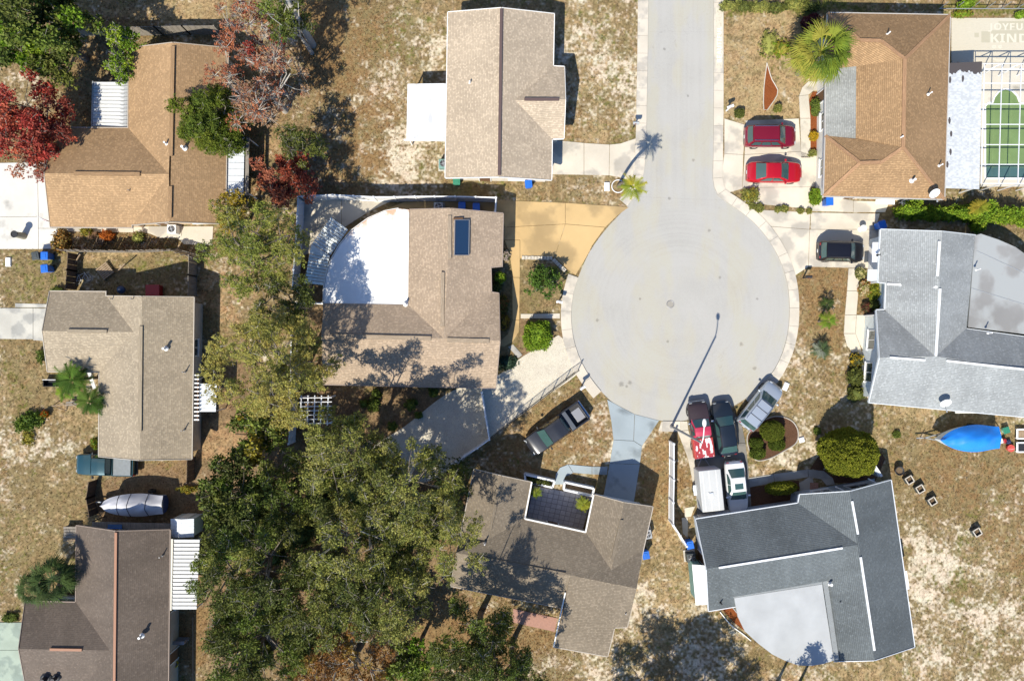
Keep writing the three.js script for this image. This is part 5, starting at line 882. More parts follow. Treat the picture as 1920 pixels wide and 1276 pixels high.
{ const o = thing('manhole_cover', 'round worn manhole cover in the turning circle', 'manhole cover', P(1257, 570).setY(0.03)); part(o, 'ring', new THREE.TorusGeometry(0.31, 0.03, 6, 24).rotateX(Math.PI / 2).translate(0, 0.008, 0), M.steel); part(o, 'lid', cyl(0.29, 0.29, 0.02, 0, 0.012, 0, 24), grain([0.30, 0.28, 0.24], 0.8, 1)); }
const binBody = new THREE.BoxGeometry(0.56, 0.92, 0.6, 1, 1, 1); { const p = binBody.attributes.position; for (let i = 0; i < p.count; i++) if (p.getY(i) < 0) { p.setX(i, p.getX(i) * 0.78); p.setZ(i, p.getZ(i) * 0.78); } binBody.computeVertexNormals(); binBody.translate(0, 0.52, 0); }
function bin(label, px, py, turn, m, group) {
  const o = thing('wheelie_bin', label, 'bin', P(px, py, 1).setY(0.02), turn, group);
  part(o, 'body', binBody, m); part(o, 'lid', rbx(0.62, 0.07, 0.68, 0.03, 0, 1.02, 0.02), m); part(o, 'lid_rib', rbx(0.3, 0.04, 0.4, 0.02, 0, 1.06, 0.02), m); part(o, 'handle', rod(V(-0.25, 0.96, -0.36), V(0.25, 0.96, -0.36), 0.02), m);
  for (const s of [-1, 1]) part(o, 'wheel', new THREE.CylinderGeometry(0.12, 0.12, 0.05, 12).rotateZ(Math.PI / 2).translate(s * 0.25, 0.12, -0.28), M.rubber);
  return o;
}
bin('blue wheelie bin against the light tan house wall', 991, 344, 0.1, M.blueBin); bin('blue wheelie bin next to the dark bin', 83, 479, 0, M.blueBin); bin('blue wheelie bin standing alone in the left lawn', 83, 503, 0.1, M.blueBin); bin('dark grey wheelie bin touching a blue bin', 66, 479, 0.2, M.darkBin);
bin('blue wheelie bin under the orange brown eaves', 1556, 377, 0, M.blueBin); bin('blue wheelie bin at the grey garage corner', 1655, 421, 0.3, M.blueBin); bin('blue wheelie bin at the side of the grey brown house', 1211, 1040, 0.2, M.blueBin); bin('blue wheelie bin behind the white vinyl fence corner', 1294, 1021, 0.2, M.blueBin);
bin('blue recycling bin inside the narrow fenced patio', 866, 386, 0, M.blueBin); bin('second blue recycling bin in narrow patio near the fence end', 893, 388, 0, M.blueBin); bin('small green bin beside the light tan house corner', 856, 338, 0, M.greenBin);
function acUnit(label, px, py, turn, m = M.trim) {
  const o = thing('air_conditioner', label, 'air conditioner', P(px, py, 0.8).setY(0), turn);
  part(o, 'pad', rbx(1.0, 0.1, 1.0, 0.02, 0, 0.05, 0), M.kerb); part(o, 'cabinet', rbx(0.78, 0.72, 0.78, 0.05, 0, 0.46, 0), m);
  const f = sub(o, 'fan_grille'); part(f, 'well', cyl(0.29, 0.29, 0.02, 0, 0.825, 0, 20), M.black); part(f, 'guard', join([0.1, 0.18, 0.26].map((r) => new THREE.TorusGeometry(r, 0.012, 4, 20).rotateX(Math.PI / 2).translate(0, 0.85, 0))), M.steel); part(f, 'hub', cyl(0.07, 0.07, 0.03, 0, 0.85, 0, 10), M.greyMetal);
  for (let k = 0; k < 4; k++) part(f, 'blade', bx(0.2, 0.01, 0.09, 0.15, 0.838, 0).rotateY(k * Math.PI / 2 + 0.3), M.steel);
}
acUnit('cream air conditioner beside the tan brown house', 321, 429, 0); acUnit('grey air conditioner in the narrow fenced patio', 822, 387, 0, M.greyMetal); acUnit('dark air conditioner behind the slate grey house', 1297, 1046, 0.1, M.darkBin); acUnit('grey air conditioner by the grey brown side wall', 1214, 1002, 0.2, M.greyMetal); acUnit('teal air conditioner beside the light tan house wall', 831, 306, 0, M.teal);
function dish(label, px, py, h, turn) {
  const o = thing('satellite_dish', label, 'satellite dish', P(px, py, h), turn), g = new THREE.LatheGeometry([[0.001, 0], [0.2, 0.03], [0.36, 0.1], [0.46, 0.18], [0.47, 0.17], [0.36, 0.08], [0.2, 0.01], [0.001, -0.02]].map(([x, y]) => new THREE.Vector2(x, y)), 24).scale(1, 1, 0.85); g.rotateX(0.6); g.translate(0, 0.6, 0);
  part(o, 'reflector', g, M.white); part(o, 'mast', rod(V(0, -0.05, 0), V(0, 0.65, 0), 0.035), M.steel); part(o, 'feed_arm', rod(V(0, 0.55, 0.1), V(0, 0.75, 0.75), 0.02), M.steel); part(o, 'receiver', rbx(0.1, 0.1, 0.16, 0.02, 0, 0.78, 0.76), M.greyMetal);
}
dish('white satellite dish at light grey roof edge', 1763, 752, 2.75, 0.1); dish('white satellite dish at orange brown roof corner', 1742, 364, 2.75, 0.3);
// white planter boxes at the entrance court
function planterBox(label, c, h) { const o = thing('planter_box', label, 'planter', P(c[0][0], c[0][1])), t = PP(c, h); t.forEach((p, i) => { const q = t[(i + 1) % t.length], a = p.clone().setY(h / 2), b = q.clone().setY(h / 2); partW(o, 'wall', bar(a, b, 0.16, h), M.vinyl); }); partW(o, 'soil', prism(inset(t, 0.1), 0.005, h * 0.35), M.soil); return o; }
planterBox('white planter box with dark green plants beside the court', [[984, 889], [1040, 902], [1036, 914], [985, 902]], 0.75); planterBox('white planter box with bare soil beside the court', [[1059, 904], [1114, 916], [1111, 930], [1057, 918]], 0.75);
{ // square buckets on the lawn
  const g = []; const spots = [[1705, 899, 'white rimmed square planter at the lawn edge, next to the wing wall'], [1725, 916, 'white rimmed square planter in the middle of the row'], [1748, 939, 'white rimmed square planter ending the row of three'], [1832, 997, 'white rimmed square planter standing alone on the lawn']];
  for (const [x, y, label] of spots) { const o = thing('square_planter', label, 'planter', P(x, y, 0.4).setY(0), 0.55, 'square planters on the side lawn'); for (let k = 0; k < 4; k++) part(o, 'side', bx(0.6, 0.5, 0.06, 0, 0.25, 0.27).rotateY(k * Math.PI / 2), M.darkBin); for (let k = 0; k < 4; k++) part(o, 'rim', rbx(0.66, 0.05, 0.09, 0.02, 0, 0.52, 0.29).rotateY(k * Math.PI / 2), M.kerb); part(o, 'soil', bx(0.52, 0.03, 0.52, 0, 0.3, 0), M.soil); }
  const o = thing('flower_pot', 'dark ribbed pot beside the row of square planters', 'pot', P(1686, 882, 0.4).setY(0)); part(o, 'body', new THREE.LatheGeometry([[0.22, 0], [0.36, 0.5], [0.4, 0.52], [0.4, 0.56], [0.34, 0.56], [0.3, 0.4], [0, 0.4]].map(([x, y]) => new THREE.Vector2(x, y)), 18), M.black); part(o, 'soil', cyl(0.3, 0.3, 0.02, 0, 0.43, 0, 14), M.soil);
}
const potGeo = new THREE.LatheGeometry([[0.001, 0], [0.15, 0], [0.22, 0.3], [0.25, 0.3], [0.25, 0.35], [0.2, 0.35], [0.19, 0.28], [0.001, 0.28]].map(([x, y]) => new THREE.Vector2(x, y)), 16);
// chairs, benches, yard clutter
function chair(label, px, py, turn, m, y = 0.02) { const o = thing('garden_chair', label, 'chair', P(px, py, 0.5).setY(y), turn); for (let k = 0; k < 4; k++) part(o, 'seat_slat', bx(0.5, 0.03, 0.1, 0, 0.42, -0.18 + k * 0.125), m); for (let k = 0; k < 4; k++) part(o, 'back_slat', bx(0.1, 0.5, 0.03, -0.19 + k * 0.125, 0.7, -0.27).rotateX(-0.1), m); for (const x of [-0.24, 0.24]) { for (const z of [-0.24, 0.24]) part(o, 'leg', bx(0.05, 0.42, 0.05, x, 0.21, z), m); part(o, 'armrest', bx(0.06, 0.04, 0.52, x * 1.1, 0.62, 0), m); } return o; }
chair('dark red wooden chair in the shaded side yard', 174, 440, 3.1, M.brown); chair('brown wooden chair next to the orange leafed plant', 188, 452, 2.9, M.woodDark); chair('white plastic chair behind the blue covered boat', 1867, 810, 0.6, M.white); chair('folding white chair under the hip roof side eaves', 1697, 383, 0.2, M.trim);
function bench(label, px, py, turn, m, L = 1.1) { const o = thing('garden_bench', label, 'bench', P(px, py, 0.5).setY(0.12), turn); for (let k = 0; k < 3; k++) part(o, 'seat_slat', bx(L, 0.04, 0.13, 0, 0.44, -0.14 + k * 0.15), m); for (let k = 0; k < 3; k++) part(o, 'back_slat', bx(L, 0.11, 0.03, 0, 0.6 + k * 0.14, -0.26), m); for (const x of [-L / 2 + 0.06, L / 2 - 0.06]) for (const z of [-0.2, 0.2]) part(o, 'leg', bx(0.06, 0.44, 0.06, x, 0.22, z), m); }
bench('red cushioned bench on the light grey house porch', 1633, 646, Math.PI / 2, M.red, 0.9); bench('brown wooden bench on the porch beside the red bench', 1630, 668, Math.PI / 2, M.brown, 0.9);
{ const o = thing('wooden_pallet', 'wooden pallet leaning in the junk yard', 'pallet', P(199, 508).setY(0.1), 0.65); for (let k = 0; k < 7; k++) part(o, 'slat', bx(1.15, 0.025, 0.12, 0, 0.14, -0.5 + k * 0.165), M.wood); for (const x of [-0.5, 0, 0.5]) part(o, 'bearer', bx(0.09, 0.1, 1.15, x, 0.075, 0), M.woodGrey); o.rotation.x = 0.06; }
{ const o = thing('storage_box', 'red storage box against the greige house', 'box', P(285, 544, 0.7).setY(0), 0); part(o, 'body', rbx(1.15, 0.6, 0.9, 0.04, 0, 0.31, 0), M.red); part(o, 'lid', rbx(1.2, 0.08, 0.96, 0.03, 0, 0.66, 0), M.red); for (const x of [-0.3, 0.3]) part(o, 'clasp', bx(0.08, 0.1, 0.03, x, 0.6, 0.49), M.steel); }
{ // bicycle lying in the yard
  const o = thing('bicycle', 'pale bicycle lying in the shaded junk yard', 'bicycle', P(155, 524).setY(0.1), 0.3), m = M.trim;
  for (const x of [-0.52, 0.52]) { const w = sub(o, 'wheel'); w.position.set(x, 0, 0); part(w, 'tyre', new THREE.TorusGeometry(0.33, 0.022, 6, 28).rotateX(Math.PI / 2), M.rubber); part(w, 'rim', new THREE.TorusGeometry(0.3, 0.012, 4, 28).rotateX(Math.PI / 2), m); part(w, 'spokes', join([0, 1, 2, 3, 4, 5].map((k) => bx(0.6, 0.004, 0.006).rotateY(k * Math.PI / 6))), M.steel); }
  part(o, 'frame', join([rod(V(-0.52, 0.02, 0), V(-0.1, 0.02, 0.05), 0.018), rod(V(-0.52, 0.02, 0), V(-0.2, 0.02, -0.45), 0.018), rod(V(-0.1, 0.02, 0.05), V(-0.22, 0.02, -0.52), 0.022), rod(V(-0.1, 0.02, 0.05), V(0.4, 0.02, -0.42), 0.022), rod(V(-0.18, 0.02, -0.42), V(0.38, 0.02, -0.48), 0.022), rod(V(0.52, 0.02, 0), V(0.36, 0.02, -0.58), 0.02)]), m);
  part(o, 'saddle', rbx(0.26, 0.06, 0.1, 0.03, -0.24, 0.04, -0.56), M.black); part(o, 'handlebar', tube([V(0.4, 0.25, -0.62), V(0.34, 0.06, -0.62), V(0.36, -0.02, -0.62)], 0.015), M.steel);
}
{ const o = thing('barbecue', 'dark kettle barbecue with blue cover in junk yard', 'barbecue', P(226, 543, 0.8).setY(0)); part(o, 'bowl', new THREE.SphereGeometry(0.36, 16, 10).scale(1, 0.8, 1).translate(0, 0.75, 0), grain([0.02, 0.05, 0.12], 0.4, 1)); part(o, 'handle', rbx(0.2, 0.05, 0.05, 0.02, 0, 1.07, 0), M.trim); for (let k = 0; k < 3; k++) part(o, 'leg', rod(V(0.2 * Math.cos(k * 2.1), 0.6, 0.2 * Math.sin(k * 2.1)), V(0.36 * Math.cos(k * 2.1), 0, 0.36 * Math.sin(k * 2.1)), 0.02), M.steel); }
{ // flag on a bracket pole at the garage corner
  const cv = document.createElement('canvas'); cv.width = 190; cv.height = 100; const cx = cv.getContext('2d'); for (let k = 0; k < 13; k++) { cx.fillStyle = k % 2 ? '#eee' : '#b0182c'; cx.fillRect(0, k * 7.7, 190, 7.8); } cx.fillStyle = '#22305f'; cx.fillRect(0, 0, 76, 54); cx.fillStyle = '#fff'; for (let r = 0; r < 9; r++) for (let c = 0; c < (r % 2 ? 5 : 6); c++) { cx.beginPath(); cx.arc(7 + c * 12.4 + (r % 2 ? 6.2 : 0), 6 + r * 5.2, 2, 0, 7); cx.fill(); }
  const t = new THREE.CanvasTexture(cv); t.colorSpace = THREE.SRGBColorSpace;
  const o = thing('flag', 'striped flag with stars hung at the tan brown house', 'flag', P(98, 420, 2.3)); part(o, 'pole', rod(V(0.1, 0, 0.1), V(-1.1, 0.75, -0.7), 0.02), M.trim);
  const g = new THREE.PlaneGeometry(1.25, 0.8, 14, 8), p = g.attributes.position; for (let i = 0; i < p.count; i++) { const u = p.getX(i) / 1.25 + 0.5, v = 0.5 - p.getY(i) / 0.8; p.setXYZ(i, -1.02 + 1.05 * u + 0.02 * Math.sin(v * 9), 0.7 - 0.62 * u - v * 0.72, -0.66 + 0.62 * u + 0.1 * Math.sin(u * 9) * v + v * 0.12); } g.computeVertexNormals(); part(o, 'cloth', g, mat([0.95, 0.95, 0.95], 0.85, { map: t }));
}
{ const o = thing('planter_pot', 'round dark planter standing on the very pale driveway', 'pot', P(37, 441, 0.5).setY(0.05)); part(o, 'column', cyl(0.24, 0.3, 1.15, 0.0, 0.575, 0, 18), grain([0.28, 0.25, 0.18], 0.8, 1)); part(o, 'rim', new THREE.TorusGeometry(0.27, 0.04, 6, 20).rotateX(Math.PI / 2).translate(0, 1.16, 0), M.black); part(o, 'soil', cyl(0.25, 0.25, 0.03, 0, 1.15, 0, 16), M.black); }
{ const o = thing('garden_shed', 'small pale metal shed beside the dark brown house', 'shed', P(340, 990, 2).setY(0)); const w = 1.9, d = 1.55; part(o, 'wall', bx(w - 0.1, 1.8, d - 0.1, 0, 0.9, 0), grain([0.55, 0.60, 0.62], 0.5, 1)); for (const s of [-1, 1]) for (let k = 0; k < 5; k++) part(o, 'roof_panel', bx(w / 2 + 0.08, 0.03, d / 5 - 0.01).rotateZ(-s * 0.22).translate(s * w / 4, 1.98, (k - 2) * d / 5), M.whiteMetal); part(o, 'door', rbx(0.8, 1.6, 0.04, 0.02, 0, 0.85, -d / 2 + 0.02), M.trim); }
{ const o = thing('timber_rack', 'stacked pale boards beside the dark brown house', 'timber stack', P(131, 1000, 0.5).setY(0)); for (let k = 0; k < 5; k++) part(o, 'board', bx(1.15, 0.06, 0.22, rr(-0.03, 0.03), 0.5, -0.5 + k * 0.26), k === 4 ? M.wood : M.woodGrey); for (const x of [-0.45, 0.45]) part(o, 'trestle', bx(0.1, 0.46, 1.2, x, 0.23, 0), M.woodDark); }
{ const o = thing('hose_reel', 'yellow hose reel by the dark brown house wall', 'hose reel', P(328, 1245, 0.4).setY(0)); for (let k = 0; k < 4; k++) part(o, 'hose_coil', new THREE.TorusGeometry(0.2 + (k % 2) * 0.05, 0.035, 6, 20).rotateX(Math.PI / 2 - 0.4).translate(0, 0.3 + k * 0.06, 0), M.yellow); part(o, 'stand', join([bx(0.06, 0.5, 0.06, -0.3, 0.25, 0), bx(0.06, 0.5, 0.06, 0.3, 0.25, 0), bx(0.66, 0.05, 0.05, 0, 0.48, 0)]), M.steel); }
{ const o = thing('wire_rack', 'thin metal rack in the dark side yard', 'rack', P(345, 1195).setY(0)); for (const x of [-0.5, 0.5]) part(o, 'upright', bx(0.05, 1.1, 0.05, x, 0.55, 0), M.steel); for (let k = 0; k < 4; k++) part(o, 'shelf', bx(1.0, 0.03, 0.3, 0, 0.25 + k * 0.27, 0), M.steel); part(o, 'timber_edge', bx(0.06, 0.12, 6.5, 0.8, 0.06, 1.4), M.wood); }
for (const [x, y, l, c] of [[172, 1009, 0, 0]]) { const o = thing('tarp_sheet', 'blue tarp sheet on the lean-to roof strip', 'tarpaulin', P(214, 987, 2).setY(1.9)); part(o, 'sheet', rbx(1.2, 0.03, 0.35, 0.01, 0, 0.03, 0), grain([0.05, 0.14, 0.32], 0.6, 1)); part(o, 'hem', rbx(1.22, 0.04, 0.05, 0.01, 0, 0.04, 0.16), M.blueBin); }
{ const o = thing('lean_to_strip', 'narrow grey lean-to roof along the dark brown gable', 'lean-to', P(240, 986, 1.8).setY(0)); const pts = [[172, 978], [318, 981], [318, 994], [172, 990]]; partW(o, 'roof_sheet', slab(PP(pts, 1.85), 0.06), M.woodGrey); for (const [x, y] of pts) { const p = P(x, y, 1.8); partW(o, 'post', bx(0.08, 1.78, 0.08, p.x, 0.89, p.z), M.woodDark); } }
{ // swing frame by the palms
  const o = thing('swing_frame', 'pale wooden swing frame under the yard palms', 'swing frame', P(140, 755).setY(0), 0.1); for (const x of [-0.8, 0.8]) { part(o, 'leg', rod(V(x, 0, -0.6), V(x, 1.7, 0), 0.04), M.wood); part(o, 'leg', rod(V(x, 0, 0.6), V(x, 1.7, 0), 0.04), M.wood); } part(o, 'crossbar', rod(V(-0.9, 1.7, 0), V(0.9, 1.7, 0), 0.045), M.wood); part(o, 'seat', bx(0.9, 0.04, 0.35, 0, 0.5, 0), M.woodGrey);
  const q = thing('slide_board', 'white slanted board leaning on the greige roof edge', 'board', P(172, 718, 1.2).setY(0.05), -1.05); part(q, 'plank', bx(1.7, 0.05, 0.3, 0, 1.0, 0).rotateZ(0.3), M.white); part(q, 'support', bx(0.08, 0.9, 0.3, -0.5, 0.45, 0), M.woodGrey);
  const c = thing('storage_crate', 'black crate beside the yard palms', 'crate', P(93, 718, 0.4).setY(0)); for (let k = 0; k < 4; k++) part(c, 'side', bx(k % 2 ? 0.6 : 1.1, 0.5, 0.04, 0, 0.25, k % 2 ? 0.53 : 0.28).rotateY(k * Math.PI / 2), M.black); part(c, 'floor', bx(1.02, 0.04, 0.5, 0, 0.06, 0), M.black); part(c, 'rail', bx(1.16, 0.04, 0.05, 0, 0.52, -0.3), M.trim);
}
// clutter behind the blue boat
{ const mk = (n, label, cat, x, y, h = 0.3) => thing(n, label, cat, P(x, y, h).setY(0), 0.3);
  let o = mk('plastic_tub', 'pale green plastic tub behind the blue covered boat', 'tub', 1886, 806); part(o, 'body', new THREE.CylinderGeometry(0.3, 0.24, 0.4, 4).rotateY(0.78).translate(0, 0.2, 0), grain([0.25, 0.55, 0.42], 0.5, 1)); part(o, 'rim', rbx(0.56, 0.05, 0.56, 0.02, 0, 0.42, 0), M.greenBin);
  o = mk('cooler', 'white cooler box among the toys', 'cooler', 1873, 827); part(o, 'body', rbx(0.6, 0.35, 0.4, 0.05, 0, 0.18, 0), M.vinyl); part(o, 'lid', rbx(0.62, 0.08, 0.42, 0.03, 0, 0.4, 0), M.white);
  o = mk('fuel_can', 'dark red fuel can among the toys', 'fuel can', 1884, 826); part(o, 'body', rbx(0.26, 0.42, 0.4, 0.06, 0, 0.22, 0), M.red); part(o, 'spout', rod(V(0, 0.42, 0.1), V(0, 0.58, 0.22), 0.03), M.black); part(o, 'handle', bx(0.05, 0.05, 0.26, 0, 0.48, -0.05), M.red);
  o = mk('plastic_bucket', 'coral red bucket among the toys', 'bucket', 1896, 840); part(o, 'body', cyl(0.32, 0.25, 0.34, 0, 0.17, 0, 16), grain([0.6, 0.08, 0.06], 0.5, 1)); part(o, 'handle', new THREE.TorusGeometry(0.3, 0.012, 4, 16, Math.PI).translate(0, 0.34, 0), M.trim);
  o = mk('navy_bag', 'navy blue bag between fuel can and bucket', 'bag', 1893, 828); part(o, 'body', rbx(0.4, 0.3, 0.36, 0.1, 0, 0.16, 0, 3), grain([0.02, 0.03, 0.1], 0.8, 1)); part(o, 'strap', new THREE.TorusGeometry(0.15, 0.02, 5, 14, Math.PI).translate(0, 0.28, 0), M.black);
  for (const [y, l] of [[813, 'white framed lounge chair with tan seat beside the toys'], [838, 'white framed lounge chair with dark seat beside the toys']]) { o = mk('lounge_chair', l, 'chair', 1920, y); o.rotation.y = 0; for (const z of [-0.4, 0.4]) part(o, 'side_rail', rbx(1.2, 0.1, 0.14, 0.04, 0, 0.36, z), M.white); part(o, 'head_rail', rbx(0.16, 0.1, 0.9, 0.04, -0.6, 0.36, 0), M.white); part(o, 'seat', bx(1.05, 0.04, 0.64, 0.06, 0.33, 0), y < 820 ? M.wood : M.black); for (const x of [-0.5, 0.5]) for (const z of [-0.4, 0.4]) part(o, 'leg', bx(0.07, 0.3, 0.07, x, 0.15, z), M.white); }
  o = thing('window_awning', 'cream window awning above the blue covered boat', 'awning', P(1812, 770, 2.2)); part(o, 'sheet', rbx(1.75, 0.04, 0.42, 0.01, 0, 0, 0).rotateX(0.3), grain([0.6, 0.58, 0.5], 0.7, 1)); for (const x of [-0.8, 0.8]) part(o, 'bracket', bx(0.04, 0.2, 0.36, x, -0.1, -0.05), M.trim);
  o = thing('brick_step', 'low red brick step beside the grey front walk', 'step', P(1526, 911).setY(0.05)); for (let k = 0; k < 3; k++) for (let j = 0; j < 4; j++) part(o, 'brick', bx(0.16, 0.1, 0.2, -0.26 + j * 0.175, 0.05, -0.22 + k * 0.215), M.brick);
  o = thing('plant_stand', 'pale pot stand with plants beside the black car', 'plant stand', P(1618, 428, 0.5).setY(0.05)); part(o, 'table_top', cyl(0.28, 0.28, 0.04, 0, 0.6, 0, 18), M.white); part(o, 'column', cyl(0.05, 0.07, 0.58, 0, 0.29, 0, 10), M.trim); part(o, 'foot', cyl(0.2, 0.22, 0.04, 0, 0.02, 0, 14), M.trim);
  o = thing('garden_hose', 'thin pale hose lying along the gravel edge', 'hose', P(1330, 868)); part(o, 'coil', tube([V(0, 0.03, 0), V(0.4, 0.03, 0.2), V(0.5, 0.03, 0.7), V(0.2, 0.03, 1.1)], 0.02), M.trim);
}
{ // brick edging along the lawn of the curved roof house
  const o = thing('stone_edging', 'pale stone edging between orange driveway and garden', 'edging', P(1010, 484)); const run = (a, b, n) => { for (let i = 0; i < n; i++) { const s = V().lerpVectors(P(...a), P(...b), (i + 0.06) / n), e = V().lerpVectors(P(...a), P(...b), (i + 0.94) / n); s.y = e.y = 0.07; partW(o, 'stone', bar(s, e, 0.3 + rr(-0.03, 0.03), 0.13 + rr(-0.02, 0.02)), i % 2 ? M.kerb : M.walk); } };
  run([978, 483], [1036, 484], 10); run([1037, 486], [1060, 508], 6);
}

// ---------------------------------------------------------------- vegetation
const leafMat = (rough = 0.8) => mat([1, 1, 1], rough, { transmission: 0.25, thickness: 0, specularIntensity: 0.35 });
const LEAF = leafMat();
// a spray of n small folded leaves around a point
function spray(n, len, wid, up, seed) {
  reseed(seed); const mb = new MB();
  for (let i = 0; i < n; i++) {
    const d = V(rr(-1, 1), rr(-0.35, 1) * up, rr(-1, 1)).normalize(), s = V().crossVectors(d, V(rr(-1, 1), rr(-1, 1), rr(-1, 1))).normalize(), o = d.clone().multiplyScalar(rr(0, 0.5) * len), l = len * rr(0.7, 1.2), w = wid * rr(0.8, 1.2);
    const a = o, b = o.clone().addScaledVector(d, l * 0.5).addScaledVector(s, w), c = o.clone().addScaledVector(d, l), e = o.clone().addScaledVector(d, l * 0.5).addScaledVector(s, -w);
    mb.tri(a, b, c, [0, 0], [1, 0], [1, 1]); mb.tri(a, c, e, [0, 0], [1, 1], [0, 1]);
  }
  return mb.geo();
}
const SPRAY = { oak: spray(18, 0.17, 0.033, 0.8, 11), broad: spray(9, 0.26, 0.09, 0.8, 12), fine: spray(18, 0.15, 0.026, 0.8, 13), small: spray(10, 0.11, 0.036, 0.8, 14), tuft: spray(7, 0.13, 0.014, 1.8, 15) };
const dummy = new THREE.Object3D(), tint = new THREE.Color();
function scatter(parent, name, geo, list, material = LEAF) {     // list of [position, scale, colour]
  const m = shadowed(new THREE.InstancedMesh(geo, material, list.length)); m.name = name;
  list.forEach(([p, s, c], i) => { dummy.position.copy(p); dummy.rotation.set(rr(-0.6, 0.6), rr(0, 6.3), rr(-0.6, 0.6)); dummy.scale.setScalar(s); dummy.updateMatrix(); m.setMatrixAt(i, dummy.matrix); m.setColorAt(i, tint.setRGB(...c)); });
  m.instanceMatrix.needsUpdate = true; m.userData.kind = 'stuff'; parent.add(m); return m;
}
const pick = (a) => a[Math.floor(rnd() * a.length) % a.length];
const vary = (c, k = 0.2) => { const f = 1 + rr(-k, k), h = rr(-0.06, 0.06); return [clamp(c[0] * f * (1 + h)), clamp(c[1] * f), clamp(c[2] * f * (1 - h))]; };
const stick = (a, b, r0, r1, s = 5) => { const g = new THREE.CylinderGeometry(r1, r0, a.distanceTo(b), s, 1, true); g.applyQuaternion(new THREE.Quaternion().setFromUnitVectors(V(0, 1, 0), V().subVectors(b, a).normalize())); return g.translate((a.x + b.x) / 2, (a.y + b.y) / 2, (a.z + b.z) / 2); };
const PAL = {
  olive: [[0.255, 0.26, 0.056], [0.205, 0.215, 0.046], [0.30, 0.29, 0.08], [0.165, 0.18, 0.04]], oakDark: [[0.10, 0.12, 0.022], [0.135, 0.15, 0.026], [0.08, 0.095, 0.02]], mid: [[0.12, 0.165, 0.022], [0.16, 0.20, 0.033], [0.095, 0.13, 0.022]],
  yellow: [[0.26, 0.23, 0.03], [0.20, 0.21, 0.03], [0.30, 0.22, 0.02]], lime: [[0.17, 0.27, 0.015], [0.13, 0.22, 0.012], [0.22, 0.30, 0.02]], red: [[0.38, 0.05, 0.035], [0.32, 0.055, 0.035], [0.42, 0.10, 0.05], [0.24, 0.055, 0.035]], rust: [[0.42, 0.16, 0.075], [0.36, 0.125, 0.065], [0.30, 0.14, 0.08], [0.40, 0.25, 0.14]], brown: [[0.30, 0.15, 0.04], [0.24, 0.115, 0.03], [0.34, 0.23, 0.05]], bush: [[0.19, 0.205, 0.013], [0.165, 0.185, 0.011], [0.21, 0.22, 0.018]],
};
